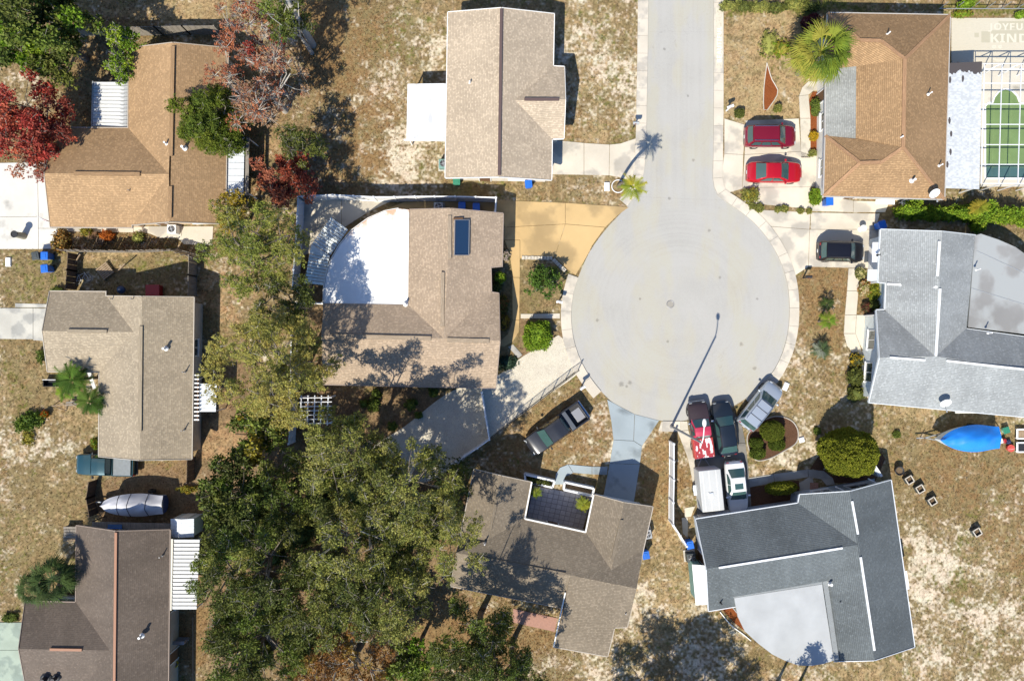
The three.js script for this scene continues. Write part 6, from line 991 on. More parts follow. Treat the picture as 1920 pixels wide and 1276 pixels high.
function tree(name, label, px, py, rpx, top, o = {}) {
  reseed(px * 7 + py * 13 + 5);
  const hc = top * 0.78, c = P(px, py, hc), r = rpx * 1.06 * (CAM_Y - hc) / FOCAL, pal = o.pal ?? PAL.olive, base = V(c.x + (o.lean?.[0] ?? 0), 0, c.z + (o.lean?.[1] ?? 0));
  const t = thing(name, label, o.category ?? 'tree', base, 0, o.group), loc = V(c.x - base.x, 0, c.z - base.z), fork = V(loc.x * 0.4, top * (o.fork ?? 0.32), loc.z * 0.4), tr = o.trunk ?? 0.05 + r * 0.045;
  part(t, 'trunk', join([stick(V(0, -0.05, 0), V(fork.x * 0.5, fork.y * 0.5, fork.z * 0.5), tr * 1.35, tr * 1.05, 9), stick(V(fork.x * 0.5, fork.y * 0.5, fork.z * 0.5), fork, tr * 1.05, tr * 0.85, 9)]), o.bark ?? M.bark);
  const clumps = [], n = Math.max(7, Math.round(r * r * (o.n ?? 2.1))), twigs = [], leaves = [];
  for (let i = 0; i < n; i++) { const q = Math.sqrt((i + 0.5) / n), a = i * 2.39996 + rr(-0.5, 0.5), wob = 1 + 0.5 * (noise(Math.cos(a) * 1.8 + px, Math.sin(a) * 1.8 + py, 9) - 0.42), rho = r * q * wob * rr(0.82, 1.06); clumps.push({ p: V(loc.x + rho * Math.cos(a), top * (1 - (o.dome ?? 0.3) * q * q) - rr(0.0, 0.28) * top, loc.z + rho * Math.sin(a)), k: rr(0.55, 1.15) * (o.clump ?? 0.95) * Math.pow(Math.max(r, 0.6) / 4, 0.35), c: pick(pal) }); }
  for (let i = 0, m = Math.round(n * (o.under ?? 0.7)); i < m; i++) { const a = rr(0, 6.3), q = Math.sqrt(rnd()); clumps.push({ p: V(loc.x + r * 0.85 * q * Math.cos(a), top * rr(0.42, 0.66), loc.z + r * 0.85 * q * Math.sin(a)), k: rr(0.6, 1.1) * (o.clump ?? 0.95), c: pick(pal) }); }
  const limbs = [], knots = [], nl = Math.max(4, Math.round(3 + r));
  for (let i = 0; i < nl; i++) { const a = i * 2.39996 + rr(-0.4, 0.4), e = r * rr(0.3, 0.75); let p = fork.clone(), lr = tr * rr(0.4, 0.6); for (let k = 1; k <= 3; k++) { const w = k / 3, a2 = a + rr(-0.5, 0.5), q = V(mixn(fork.x, loc.x, w) + e * w * Math.cos(a2), mixn(fork.y, top * rr(0.66, 0.84), Math.pow(w, 0.8)), mixn(fork.z, loc.z, w) + e * w * Math.sin(a2)); limbs.push(stick(p, q, lr, lr * 0.72, 6)); knots.push([q, lr * 0.7]); p = q; lr *= 0.72; } }
  for (const cl of clumps) {
    if (rnd() < (o.limbs ?? 0.75)) { let best = knots[0], bd = 1e9; for (const kn of knots) { const d = kn[0].distanceTo(cl.p) + (kn[0].y > cl.p.y ? 1.5 : 0); if (d < bd) { bd = d; best = kn; } } const mid = V().lerpVectors(best[0], cl.p, 0.5).add(V(rr(-0.25, 0.25), rr(0, 0.25), rr(-0.25, 0.25))), lr = Math.min(best[1] * 0.7, 0.07); limbs.push(stick(best[0], mid, lr, lr * 0.7, 5), stick(mid, cl.p, lr * 0.7, lr * 0.3, 5)); }
    const nt = Math.round((o.twigs ?? 5) * rr(0.5, 1.4)); for (let k = 0; k < nt; k++) { const d = V(rr(-1, 1), rr(-0.1, 1), rr(-1, 1)).normalize(); const e = cl.p.clone().addScaledVector(d, cl.k * rr(0.7, 1.25)); twigs.push(stick(cl.p, e, rr(0.014, 0.03) * (o.twigR ?? 1), 0.006, 3)); }
    const ns = Math.round((o.dens ?? 44) * cl.k * cl.k / 0.7);
    for (let k = 0; k < ns; k++) { const d = V(rr(-1, 1), rr(-0.55, 1), rr(-1, 1)).normalize().multiplyScalar(cl.k * Math.pow(rnd(), 0.4) * rr(0.75, 1.15)); d.y *= 0.62; leaves.push([cl.p.clone().add(d), rr(0.75, 1.3) * (o.leaf ?? 1), vary(rnd() < 0.12 ? pick(pal) : cl.c, 0.22)]); }
  }
  if (limbs.length) part(t, 'limbs', join(limbs), o.limbMat ?? o.bark ?? M.bark);
  if (twigs.length) part(t, 'twigs', join(twigs), o.twigMat ?? M.barkPale);
  scatter(t, 'crown', SPRAY[o.spray ?? 'oak'], leaves);
  return t;
}
const OG = undefined;
// oaks between the left rows of houses
tree('oak_tree', 'green oak with golden edge beside the white fence corner', 474, 452, 84, 11, { pal: [[0.24, 0.27, 0.05], [0.28, 0.28, 0.06], [0.19, 0.22, 0.04]], dens: 54, spray: 'fine' });
tree('oak_tree', 'yellow olive oak overhanging the brown house corner', 498, 690, 104, 13, { pal: [[0.34, 0.31, 0.075], [0.28, 0.27, 0.06], [0.40, 0.345, 0.09]], dens: 54, spray: 'fine' });
tree('shade_tree', 'small golden green tree beside the pale metal awning', 425, 395, 34, 6, { pal: PAL.yellow, spray: 'small', n: 2.5, leaf: 1.3 });
tree('shade_tree', 'yellow green tree beside the wood chip clearing', 470, 820, 52, 7, { pal: [...PAL.yellow, ...PAL.mid], spray: 'broad' });
tree('oak_tree', 'dark green oak beside the pale metal shed', 425, 935, 74, 9, { pal: [...PAL.mid, ...PAL.oakDark], spray: 'broad' });
tree('oak_tree', 'dark oak overhanging the dirty white awning', 455, 1080, 108, 13, { pal: [...PAL.oakDark, ...PAL.oakDark, ...PAL.mid, PAL.olive[0]] });
tree('oak_tree', 'dark oak rooted south of the brown side yard', 455, 1235, 96, 10.5, { pal: [...PAL.oakDark, ...PAL.mid] });
tree('oak_tree', 'dark green oak in the gap between two olive oaks', 525, 915, 62, 10, { pal: [...PAL.oakDark, ...PAL.mid] });
tree('oak_tree', 'pale olive oak beside the white trellis pergola', 640, 868, 84, 13.5, { pal: PAL.olive, twigs: 7 });
tree('oak_tree', 'olive oak shading the lower gravel drive', 745, 935, 98, 14, { pal: PAL.olive, twigs: 7 });
tree('oak_tree', 'feathery olive oak touching the grey brown roof', 832, 1008, 70, 13, { pal: [PAL.olive[0], PAL.olive[2]], twigs: 8, spray: 'fine' });
tree('oak_tree', 'broad olive oak with pale crooked limbs', 660, 1030, 100, 14, { pal: [...PAL.olive, ...PAL.oakDark], twigs: 7, limbMat: M.barkPale });
tree('oak_tree', 'olive oak above the rusty brown thicket', 720, 1130, 86, 13, { pal: [...PAL.olive, ...PAL.oakDark], twigs: 6 });
tree('oak_tree', 'dark olive oak with bare twigs among the oaks', 585, 1150, 80, 13, { pal: [...PAL.oakDark, PAL.olive[1]], twigs: 6 });
tree('autumn_tree', 'rusty brown half-bare tree below the olive oaks', 650, 1262, 96, 6.5, { pal: [...PAL.brown, ...PAL.brown, PAL.rust[2]], spray: 'small', leaf: 1.3, dens: 44, twigs: 9, limbMat: M.barkPale });
tree('shade_tree', 'bright green tree beside the rusty brown tree', 775, 1250, 48, 7, { pal: [...PAL.mid, ...PAL.lime], spray: 'broad' });
tree('oak_tree', 'dark green oak south of the pink brick patio', 890, 1245, 92, 12, { pal: [...PAL.oakDark, ...PAL.mid], twigs: 7 });
tree('oak_tree', 'dark green oak rooted beyond the pink brick patio', 960, 1310, 74, 12, { pal: [...PAL.oakDark, ...PAL.mid] });
tree('oak_tree', 'dark evergreen beside the gravel gate', 850, 905, 40, 4.5, { pal: PAL.oakDark, spray: 'small', n: 3, dens: 60, twigs: 1 });
tree('shade_tree', 'dark green tree filling the gap behind the curved roof house', 518, 565, 54, 11, { pal: PAL.oakDark, spray: 'oak' });
// upper left
tree('shade_tree', 'large dark green tree at the corner of the yard fence', 55, 40, 84, 9, { pal: [...PAL.oakDark, ...PAL.mid, PAL.lime[1]], spray: 'broad' });
tree('shade_tree', 'yellow green tree beyond the yard fence', 8, 60, 36, 9.5, { pal: PAL.lime, spray: 'broad' });
tree('maple_tree', 'bright red maple over the very pale driveway', 42, 215, 72, 7.5, { pal: PAL.red, spray: 'broad', leaf: 0.8, dens: 44, twigs: 6 });
tree('maple_tree', 'red maple branch tree dropping leaves at the garage corner', 50, 280, 40, 6.5, { pal: [...PAL.red, ...PAL.rust], spray: 'small', leaf: 1.3, dens: 40, twigs: 7 });
tree('young_tree', 'slender lime green sapling with pale branches', 212, 60, 24, 6, { pal: PAL.lime, spray: 'broad', leaf: 0.8, dens: 30, twigs: 10, limbMat: M.barkPale, n: 2 });
tree('young_tree', 'small lime green sapling beside the corrugated awning', 213, 118, 22, 5, { pal: PAL.lime, spray: 'broad', leaf: 0.7, dens: 32, twigs: 12, limbMat: M.barkPale, n: 2.4 });
tree('autumn_tree', 'pale branched half-bare tree with rust leaves near the top fence', 455, 40, 66, 9, { pal: [...PAL.rust, PAL.red[1]], spray: 'small', leaf: 1.2, dens: 36, twigs: 18, twigR: 1.7, limbMat: M.barkPale, bark: M.barkPale, limbs: 0.9 });
tree('autumn_tree', 'pale branched half-bare tree with rust leaves above the tan roof', 478, 150, 82, 9, { pal: [...PAL.rust, PAL.rust[3]], spray: 'small', leaf: 1.2, dens: 36, twigs: 18, twigR: 1.7, limbMat: M.barkPale, bark: M.barkPale, limbs: 0.9 });
tree('shade_tree', 'bright green feathery tree overlapping the tan brown roof', 386, 212, 57, 7.5, { pal: [[0.13, 0.17, 0.015], [0.10, 0.14, 0.015], [0.17, 0.20, 0.02]], spray: 'fine', dens: 90, n: 3.4, twigs: 3 });
tree('shade_tree', 'small green tree below the bright feathery tree', 420, 262, 22, 5.5, { pal: [[0.13, 0.17, 0.015], [0.10, 0.14, 0.015]], spray: 'fine', dens: 60, n: 2.4, twigs: 3 });
tree('maple_tree', 'compact red brown maple above the white fence corner', 530, 328, 50, 5.5, { pal: [...PAL.rust.slice(0, 2), PAL.red[3], [0.28, 0.06, 0.03]], spray: 'small', leaf: 1.4, n: 2.4, dens: 60, twigs: 3 });
tree('shade_tree', 'dark green tree beside the compact red brown maple', 552, 265, 38, 7, { pal: PAL.oakDark, n: 2 });
tree('shade_tree', 'dark green tree with a thick pale trunk at the top edge', 528, 18, 48, 10, { pal: [...PAL.oakDark, ...PAL.mid], bark: M.barkPale });
{ const o = thing('dead_trunk', 'tall pale bare trunk standing by the leaf-strewn clearing', 'tree trunk', P(586, 84)), up = [V(0, 0, 0), V(0.1, 3, 0), V(0.25, 6, -0.1), V(0.4, 9, -0.2)]; part(o, 'trunk', join([stick(up[0], up[1], 0.34, 0.28, 9), stick(up[1], up[2], 0.28, 0.22, 9), stick(up[2], up[3], 0.22, 0.14, 9)]), M.barkPale); part(o, 'branch', stick(up[1], V(-0.9, 5.5, 0.4), 0.14, 0.05), M.barkPale); part(o, 'branch', stick(up[2], V(1.2, 8.2, 0.9), 0.1, 0.04), M.barkPale); part(o, 'branch', stick(up[2], V(-0.5, 9.2, -1.2), 0.1, 0.03), M.barkPale); }
// trees just outside the frame whose shadows reach into the picture
tree('oak_tree', 'dark oak beyond the frame below the slate grey house', 1268, 1560, 160, 12, { pal: PAL.oakDark }); tree('oak_tree', 'oak beyond the frame south of the sandy lawn', 1420, 1640, 80, 11, { pal: PAL.olive });
tree('young_tree', 'small round tree south of the flat patio roof', 1518, 1376, 36, 9, { pal: PAL.mid, n: 3.2, under: 0.2, dens: 70 }); tree('young_tree', 'small round tree next to its twin south of the patio roof', 1563, 1382, 36, 9, { pal: PAL.mid, n: 3.2, under: 0.2, dens: 70 });
// right half
tree('garden_tree', 'round dark green garden tree inside the front garden', 1024, 530, 30, 2.6, { pal: [[0.06, 0.12, 0.015], [0.09, 0.16, 0.02]], spray: 'broad', leaf: 0.7, n: 5, dens: 60, clump: 0.7, twigs: 1 });
function bushShape(label, px, py, rx, rz, h, o = {}) {           // clipped bush: leaf sprays over and under a rounded surface
  reseed(px * 3 + py * 5); const c = P(px, py, h * 0.5), a = rx / PXM, b = rz / PXM, t = thing(o.name ?? 'round_bush', label, o.category ?? 'bush', V(c.x, 0, c.z), o.turn ?? 0), list = [], pal = o.pal ?? PAL.bush, n = Math.round((o.dens ?? 300) * 1.3 * (a * b + h * (a + b) * 0.4));
  for (let i = 0; i < n; i++) { const d = V(rr(-1, 1), rr(-0.6, 1), rr(-1, 1)).normalize(), k = Math.pow(rnd(), 0.14) * (1 + (o.rough ?? 0.1) * (noise(d.x * 3.4 + 9 + px, d.z * 3.4 + d.y * 3 + 5, 3) - 0.5) * 2); list.push([V(d.x * a * k, h * 0.42 + d.y * h * 0.55 * k, d.z * b * k), rr(0.8, 1.25) * (o.leaf ?? 1), vary(pick(pal), 0.18)]); }
  scatter(t, 'foliage', SPRAY[o.spray ?? 'small'], list); part(t, 'stem', stick(V(0, 0, 0), V(0, h * 0.5, 0), 0.09, 0.05, 6), M.bark);
  part(t, 'core', new THREE.IcosahedronGeometry(1, 2).scale(a * 0.78, h * 0.44, b * 0.78).translate(0, h * 0.42, 0), o.coreMat ?? grain(pal[0], 0.95, 1));
  return t;
}
bushShape('large clipped yellow green round bush beside the path', 1594, 849, 47, 43, 4.8, { dens: 620, rough: 0.1, leaf: 1.1 });
bushShape('dome bush largest in the heart-shaped bed', 1449, 808, 22, 19, 1.3, { dens: 500, rough: 0.03, pal: [[0.11, 0.135, 0.01], [0.125, 0.15, 0.012]] }); bushShape('dome bush at the pointed end of the heart-shaped bed', 1421, 849, 14, 11, 0.9, { dens: 600, rough: 0.03, pal: [[0.085, 0.12, 0.01], [0.10, 0.135, 0.012]] }); bushShape('small dome bush at the corner of the heart-shaped bed', 1418, 830, 12, 9, 0.9, { dens: 600, rough: 0.03, pal: [[0.085, 0.12, 0.01]] }); bushShape('low dome bush tucked below the largest dome', 1457, 833, 15, 11, 0.8, { dens: 600, rough: 0.03, pal: [[0.085, 0.12, 0.01]] });
bushShape('long oval clipped hedge by the slate grey house', 1466, 915, 29, 11, 1.5, { name: 'clipped_hedge', category: 'hedge', turn: 0.1, dens: 520, rough: 0.05 });
bushShape('bright lime green bush beside the gravel drive', 1007, 629, 28, 28, 1.6, { pal: PAL.lime, spray: 'broad', leaf: 0.6, dens: 210, rough: 0.2 });
bushShape('small bright green bush at the driveway corner', 1530, 368, 10, 15, 1.2, { pal: PAL.lime, dens: 420, rough: 0.2 }); bushShape('dry olive bush at the cream driveway edge', 1407, 366, 16, 13, 0.7, { pal: PAL.yellow.concat(PAL.olive), dens: 260, rough: 0.4 }); bushShape('tiny olive bush beside the dry driveway bush', 1424, 390, 7, 8, 0.4, { pal: PAL.olive, dens: 400, rough: 0.3 });
[[1411, 386, 5], [1459, 392, 5], [1472, 391, 6], [1502, 395, 5], [1517, 396, 4]].forEach(([x, y, r]) => { const b = bushShape('little dry tuft growing in the driveway joint', x, y, r, r, 0.35, { name: 'grass_tuft', category: 'plant', pal: PAL.olive, dens: 500, rough: 0.3 }); b.userData.group = 'tufts in the driveway joint'; });
bushShape('round dark bush behind the white mailbox in straw lawn', 1387, 212, 9, 8, 0.7, { pal: PAL.oakDark, dens: 400 }); bushShape('round grey green bush above the dark red car', 1459, 203, 7, 7, 0.6, { pal: PAL.olive, dens: 400 });
bushShape('yellow shrub in the straw lawn', 1466, 90, 20, 15, 0.7, { pal: PAL.yellow.concat(PAL.lime), dens: 140, rough: 0.5 }); bushShape('olive shrub in the straw lawn near the yellow shrub', 1444, 82, 18, 26, 0.6, { pal: PAL.olive, dens: 90, rough: 0.6 });
[[1395, 12], [1425, 12], [1455, 14], [1490, 8], [1520, 12], [1370, 10]].forEach(([x, y], i) => { const b = bushShape('low dark shrub in the row along the straw lawn edge', x, y, 18, 8, 0.8, { name: 'edge_shrub', category: 'shrub', pal: i % 2 ? PAL.olive : PAL.oakDark, dens: 220, rough: 0.5 }); b.userData.group = 'shrubs along the lawn edge'; });
bushShape('green shrub in the porch mulch bed', 1530, 200, 8, 16, 0.8, { pal: PAL.mid, dens: 260, rough: 0.4 }); bushShape('golden shrub in the porch mulch bed', 1526, 255, 7, 8, 0.6, { pal: [[0.5, 0.32, 0.01], [0.4, 0.28, 0.02]], dens: 360, rough: 0.3 }); bushShape('olive shrub at the end of the porch mulch bed', 1524, 287, 7, 5, 0.5, { pal: PAL.olive, dens: 300, rough: 0.4 }); bushShape('dark red shrub at the palm foot', 1522, 42, 15, 14, 1.4, { pal: [[0.10, 0.015, 0.02], [0.07, 0.015, 0.02]], dens: 260, rough: 0.3 });
// long hedge below the hip roof house
{ const spots = [[1698, 396, 14, 10], [1722, 399, 16, 10], [1750, 400, 18, 11], [1778, 400, 18, 11], [1806, 398, 20, 13], [1838, 396, 22, 17], [1868, 402, 18, 12], [1894, 404, 18, 12], [1918, 408, 16, 12], [1836, 420, 10, 12], [1712, 384, 12, 8], [1940, 410, 16, 12]]; spots.forEach(([x, y, a, b]) => { const h = bushShape('lime green feathery shrub in the long hedge', x, y, a, b, rr(1.2, 2.0), { name: 'hedge_shrub', category: 'shrub', pal: PAL.lime, spray: 'broad', leaf: 0.7, dens: 170, rough: 0.5 }); h.userData.group = 'shrubs of the lime green hedge'; }); }
bushShape('bright shrub behind the thin pale fence', 1812, 8, 14, 7, 1.2, { pal: PAL.lime, dens: 240, rough: 0.4 }); bushShape('lime shrub at the chalked deck edge', 1806, 26, 16, 6, 0.5, { pal: PAL.lime.concat(PAL.yellow), dens: 220, rough: 0.5 }); bushShape('lime shrub at the far end of chalked deck', 1915, 28, 12, 6, 0.5, { pal: PAL.lime, dens: 260, rough: 0.4 });
// shrubs along the light grey house
bushShape('variegated cream shrub at the front path', 1613, 512, 8, 10, 0.8, { pal: [[0.5, 0.45, 0.2], [0.14, 0.15, 0.03]], dens: 320, rough: 0.4 }); bushShape('cream flowered shrub beside the porch entry', 1622, 540, 10, 14, 0.9, { pal: [[0.62, 0.52, 0.32], [0.3, 0.3, 0.08], [0.4, 0.2, 0.06]], dens: 320, rough: 0.4 }); bushShape('yellow green shrub against the porch wall', 1637, 545, 9, 16, 1.2, { pal: [[0.28, 0.27, 0.02], [0.16, 0.2, 0.02]], dens: 320, rough: 0.3 }); bushShape('dark green shrub at the porch corner', 1640, 572, 9, 9, 1.1, { pal: PAL.oakDark, dens: 320, rough: 0.3 }); bushShape('orange flowered pot plant beside the porch rail', 1636, 607, 7, 14, 0.7, { pal: [[0.55, 0.22, 0.06], [0.6, 0.42, 0.2], [0.12, 0.14, 0.03]], dens: 340, rough: 0.4 }); bushShape('dark red leafed shrub at the path end', 1625, 577, 8, 8, 0.7, { pal: [[0.14, 0.05, 0.03], [0.08, 0.08, 0.03]], dens: 340, rough: 0.4 });
bushShape('dark shrub with yellow flowers at the path foot', 1606, 676, 12, 14, 0.8, { pal: [[0.07, 0.08, 0.025], [0.06, 0.07, 0.02], [0.5, 0.36, 0.03]], dens: 280, rough: 0.4 }); bushShape('dark green shrub beside the porch foot', 1604, 706, 14, 18, 1.0, { pal: PAL.oakDark, dens: 260, rough: 0.4 }); bushShape('olive shrub at the light grey house corner', 1606, 738, 17, 14, 1.0, { pal: [...PAL.oakDark, PAL.olive[1]], dens: 260, rough: 0.4 });
bushShape('small green weed clump near the blue boat', 1682, 814, 6, 6, 0.3, { pal: PAL.mid, dens: 400 }); bushShape('small green weed clump in the sandy lawn', 1533, 808, 6, 7, 0.3, { pal: PAL.mid, dens: 400 });
// front garden of the curved roof house
bushShape('green shrub in the notch of the curved roof house', 938, 520, 8, 8, 1.3, { pal: PAL.lime, spray: 'broad', leaf: 0.6, dens: 240, rough: 0.3 }); bushShape('white flowered shrub beside the orange driveway', 948, 478, 7, 10, 0.6, { pal: [[0.5, 0.42, 0.36], [0.09, 0.1, 0.03]], dens: 300, rough: 0.4 }); bushShape('dark green shrub in the notch corner', 932, 536, 8, 9, 0.9, { pal: PAL.oakDark, dens: 300, rough: 0.3 }); bushShape('brown leafed shrub along the front wall', 944, 570, 9, 16, 0.6, { pal: PAL.brown.concat(PAL.oakDark), dens: 240, rough: 0.4 }); bushShape('yellow flowered shrub along the front wall', 946, 605, 9, 14, 0.6, { pal: [[0.4, 0.28, 0.03], [0.10, 0.08, 0.03]], dens: 240, rough: 0.4 }); bushShape('blue green ground cover beside the front wall', 952, 680, 16, 14, 0.25, { pal: [[0.05, 0.09, 0.05], [0.04, 0.08, 0.05]], dens: 240, rough: 0.4 });
// dark garden beds under the oaks
[[706, 738, 8], [700, 758, 12], [682, 756, 7], [770, 758, 10], [812, 736, 8], [735, 800, 8], [785, 778, 6], [660, 790, 10]].forEach(([x, y, r]) => { const b = bushShape('low green plant in the shaded garden', x, y, r, r, 0.7, { name: 'shade_plant', category: 'plant', pal: PAL.mid, dens: 240, rough: 0.5 }); b.userData.group = 'plants of the shaded garden'; });
[[420, 970], [470, 960], [520, 985], [440, 1030], [500, 1040], [560, 1000], [610, 960], [570, 1080], [480, 1110], [430, 1150], [520, 1170], [620, 1090], [680, 960], [740, 1010], [700, 1070], [790, 1000], [800, 960], [760, 1090], [640, 1160], [560, 1220], [480, 1230], [600, 900], [660, 920]].forEach(([x, y], i) => { const b = bushShape('leafy green understory shrub beneath the oaks', x, y, 30, 28, 1.8, { name: 'understory_shrub', category: 'shrub', pal: i % 3 ? PAL.oakDark : PAL.mid, spray: 'oak', dens: 70, rough: 0.5 }); b.userData.group = 'understory shrubs beneath the oaks'; });
bushShape('dark green planting inside the white planter box', 1012, 902, 24, 5, 1.0, { pal: PAL.oakDark, dens: 300, turn: -0.2, rough: 0.3 });
// left yards
bushShape('bronze spiky bromeliad at the white fence post', 115, 452, 13, 18, 0.8, { pal: [[0.32, 0.16, 0.03], [0.16, 0.10, 0.03], [0.26, 0.20, 0.05]], spray: 'broad', leaf: 0.9, dens: 90, rough: 0.5 }); bushShape('orange leafed plant beside the wooden chairs', 200, 441, 11, 9, 0.8, { pal: [[0.5, 0.16, 0.02], [0.42, 0.12, 0.02]], dens: 340, rough: 0.3 }); bushShape('yellow green plant beside the red brown chair', 162, 434, 9, 6, 0.8, { pal: PAL.yellow, dens: 300, rough: 0.4 }); bushShape('thin green plant in the shaded side yard', 259, 445, 9, 9, 0.7, { pal: PAL.olive, dens: 180, rough: 0.5 });
bushShape('green grass clump at the greige garage corner', 108, 545, 10, 6, 0.5, { pal: PAL.mid, dens: 300, rough: 0.5 }); bushShape('green strappy plants along the left lawn', 52, 790, 24, 13, 0.7, { pal: [[0.09, 0.15, 0.02], [0.13, 0.19, 0.02]], spray: 'broad', leaf: 0.8, dens: 120, rough: 0.5, turn: 0.35 }); bushShape('orange flowered plant at the end of the strappy plants', 84, 776, 6, 5, 0.6, { pal: [[0.55, 0.15, 0.01], [0.13, 0.19, 0.02]], dens: 320, rough: 0.4 }); bushShape('yellow green weeds below the strappy plants', 52, 822, 9, 14, 0.3, { pal: PAL.yellow, dens: 180, rough: 0.6 }); bushShape('yellow green shrub beside the teal pickup', 181, 832, 8, 13, 1.1, { pal: PAL.lime.concat(PAL.yellow), dens: 300, rough: 0.4 }); bushShape('green weeds at the greige garage wall', 76, 668, 6, 12, 0.6, { pal: PAL.mid, dens: 240, rough: 0.5 }); bushShape('yellow grass clump near the silver covered boat', 352, 917, 18, 6, 0.5, { pal: PAL.yellow, dens: 220, rough: 0.5 }); bushShape('green weeds at the teal stained driveway', 18, 1158, 16, 8, 0.4, { pal: PAL.mid, dens: 200, rough: 0.5 });

// palms: each frond is a part
function frondGeo(len, wid, droop, seed, pairs = 20) {
  reseed(seed); const mb = new MB(), at = (t) => V(len * t * (1 - 0.12 * t * t), len * (0.28 * t - droop * t * t), 0);
  for (let i = 0; i < 6; i++) { const a = at(i / 6), b = at((i + 1) / 6), w = 0.025 * (1 - i / 7); mb.quad(a.clone().add(V(0, 0, -w)), b.clone().add(V(0, 0, -w)), b.clone().add(V(0, 0, w)), a.clone().add(V(0, 0, w))); }
  for (let k = 0; k < pairs; k++) for (const s of [-1, 1]) { const t = 0.16 + 0.82 * (k + 0.5) / pairs, p = at(t), L = wid * Math.sin(Math.min(1, t * 1.25 + 0.12) * Math.PI * 0.86 + 0.2) * rr(0.85, 1.15) + 0.06, q = p.clone().add(V(L * 0.75, -L * rr(0.1, 0.35), s * L)), e = V(0.026, 0, 0); mb.tri(p.clone().sub(e), p.clone().add(e), q, [0, 0], [1, 0], [0.5, 1]); }
  return mb.geo();
}
function fanGeo(len, seed) { reseed(seed); const mb = new MB(), c = V(len * 0.55, len * 0.12, 0); mb.quad(V(0, 0, -0.02), c.clone().add(V(0, 0, -0.02)), c.clone().add(V(0, 0, 0.02)), V(0, 0, 0.02)); for (let k = 0; k < 21; k++) { const a = (k / 20 - 0.5) * 3.3, L = len * 0.48 * rr(0.75, 1.15) * (1 - 0.1 * Math.abs(a)), d = V(Math.cos(a), rr(-0.15, 0.15), Math.sin(a)), n = V(-d.z, 0, d.x).multiplyScalar(0.026), m = c.clone().addScaledVector(d, L * 0.5).add(V(0, -0.03, 0)), tip = c.clone().addScaledVector(d, L).add(V(0, -L * rr(0.2, 0.6), 0)); mb.tri(c, m.clone().add(n), m.clone().sub(n), [0, 0], [1, 0], [1, 1]); mb.tri(m.clone().add(n), tip, m.clone().sub(n), [0, 0], [1, 0], [1, 1]); } return mb.geo(); }
const FROND = [frondGeo(1.5, 0.5, 0.5, 1), frondGeo(1.5, 0.46, 0.66, 2), frondGeo(1.5, 0.5, 0.38, 3)], FAN = [fanGeo(1.5, 4), fanGeo(1.5, 5), fanGeo(1.5, 6)];
function palm(label, px, py, h, size, n, cols, o = {}) {
  reseed(px + py * 3); const c = P(px, py, h), base = o.base ? P(...o.base) : V(c.x, 0, c.z), t = thing(o.name ?? 'palm_tree', label, o.category ?? 'palm', base.clone(), 0, o.group), top = V(c.x - base.x, h, c.z - base.z);
  const seg = []; for (let i = 0; i < 6; i++) { const f = (k) => V(top.x * k * k, top.y * k, top.z * k * k); seg.push(stick(f(i / 6), f((i + 1) / 6), (o.r ?? 0.13) * (1.15 - i * 0.04), (o.r ?? 0.13) * (1.05 - i * 0.04), 9)); } part(t, 'trunk', join(seg), o.bark ?? M.bark);
  const ms = cols.map((k) => mat(k, 0.9, { transmission: 0.2, thickness: 0, specularIntensity: 0.2 })), gs = o.fan ? FAN : FROND;
  for (let i = 0; i < n; i++) { const m = part(t, 'frond', gs[i % 3], ms[(i * 7 + (i >> 2)) % ms.length]); m.position.copy(top); m.rotation.order = 'YZX'; m.rotation.set(rr(-0.3, 0.3), i * 2.39996 + rr(-0.2, 0.2), mixn(1.05, -0.5, Math.sqrt(i / n)) + rr(-0.12, 0.12)); m.scale.setScalar(size / 1.5 * rr(0.85, 1.12)); }
  if (o.ring) part(t, 'edging_ring', new THREE.TorusGeometry(0.55, 0.05, 6, 24).rotateX(Math.PI / 2).translate(0, 0.04, 0), M.trim);
  return t;
}
palm('slender yellow green palm leaning beside the street', 1187, 351, 6.3, 1.25, 18, [[0.28, 0.30, 0.03], [0.34, 0.30, 0.03], [0.20, 0.25, 0.03]], { base: [1159, 349], ring: true });
palm('large dense palm overhanging the grey porch roof', 1541, 96, 4.6, 2.55, 64, [[0.15, 0.20, 0.02], [0.19, 0.22, 0.03], [0.10, 0.15, 0.02], [0.27, 0.25, 0.04]], { fan: true, r: 0.22 });
palm('short green palm with black edging on the curving lawn', 1553, 601, 1.8, 0.95, 16, [[0.12, 0.2, 0.02], [0.16, 0.22, 0.02]], { r: 0.08 }); palm('low dark cycad on the curving lawn', 1541, 655, 0.7, 1.0, 22, [[0.05, 0.08, 0.03], [0.08, 0.11, 0.05], [0.3, 0.32, 0.24]], { r: 0.14, name: 'cycad', category: 'cycad' }); palm('small dark palm standing above the short green palm', 1552, 570, 1.0, 0.8, 12, [[0.05, 0.08, 0.02], [0.06, 0.09, 0.02]], { r: 0.07 });
palm('yellow green palm inside the tiled entrance court', 1094, 945, 1.3, 0.8, 22, [[0.26, 0.27, 0.03], [0.20, 0.23, 0.03]], { r: 0.08 }); palm('small green palm in the court corner', 1005, 923, 1.2, 0.6, 16, [[0.15, 0.2, 0.02], [0.19, 0.22, 0.03]], { r: 0.07 });
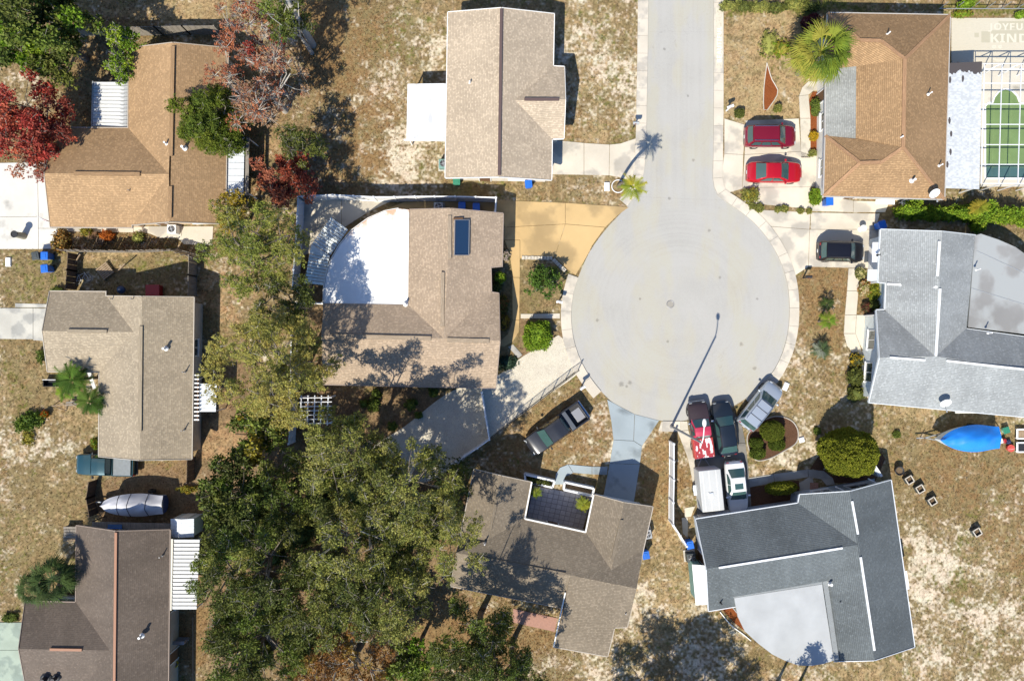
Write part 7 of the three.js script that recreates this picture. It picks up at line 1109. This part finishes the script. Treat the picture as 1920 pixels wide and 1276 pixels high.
palm('dark green palm against the greige roof edge', 135, 712, 3.4, 1.6, 26, [[0.06, 0.12, 0.015], [0.09, 0.16, 0.02], [0.05, 0.10, 0.015]], { r: 0.12 }); palm('dark green palm with pale trunk beside the greige house wall', 168, 752, 3.2, 1.5, 24, [[0.05, 0.10, 0.015], [0.08, 0.13, 0.02]], { r: 0.12, bark: M.barkPale }); palm('small green palm beside the black crate', 118, 735, 2.0, 0.9, 14, [[0.12, 0.2, 0.02], [0.15, 0.22, 0.02]], { r: 0.08 });
palm('dark fan palm beside the dark brown roof', 98, 1088, 4.2, 2.0, 40, [[0.035, 0.06, 0.02], [0.05, 0.08, 0.02], [0.07, 0.10, 0.03]], { fan: true, r: 0.18 }); palm('second dark fan palm nearer the left lawn', 62, 1102, 3.4, 1.5, 30, [[0.04, 0.07, 0.02], [0.06, 0.09, 0.025]], { fan: true, r: 0.16 });
palm('cabbage palm in the lime green hedge', 1838, 388, 2.2, 0.9, 18, [[0.2, 0.22, 0.02], [0.3, 0.24, 0.03]], { r: 0.1 });

// dry grass blades and fallen leaves over the open ground
{
  reseed(4242); const list = [], litter = [];
  for (let i = 0; i < 210000 && list.length < 120000; i++) { const x = rr(-47, 47), z = rr(-32, 32); if (isHard(x, z)) continue; const c = groundColour(x / GX + 0.5, z / GZ + 0.5, false); const sand = c[0] > 0.4; if (sand && rnd() < 0.75) continue; if (c[0] < 0.1 && rnd() < 0.8) continue; const k = rr(0.7, 1.35); list.push([V(x, 0, z), rr(0.5, 1.1), [c[0] * k, c[1] * k, c[2] * k]]); }
  const g = scatter(scene, 'dry_grass', SPRAY.tuft, list); tag(g, 'short dry grass blades over the lawns', 'grass', undefined, 'stuff');
  const zones = [[480, 820, 150, 480], [720, 1080, 260, 220], [160, 150, 140, 150], [640, 120, 120, 180], [540, 400, 120, 120], [100, 300, 120, 60], [960, 1200, 120, 80], [250, 450, 160, 20]];
  for (let i = 0; i < 26000; i++) { const q = pick(zones), p = P(q[0] + rr(-1, 1) * q[2], q[1] + rr(-1, 1) * q[3]); if (isHard(p.x, p.z)) continue; litter.push([p.setY(0.02), rr(0.5, 1), vary(pick([[0.30, 0.14, 0.05], [0.22, 0.11, 0.04], [0.36, 0.22, 0.10], [0.16, 0.08, 0.035]]), 0.2)]); }
  const l = scatter(scene, 'fallen_leaves', spray(3, 0.1, 0.035, 0.25, 77), litter); tag(l, 'brown fallen leaves scattered under the trees', 'leaf litter', undefined, 'stuff');
}

renderer.render(scene, camera);
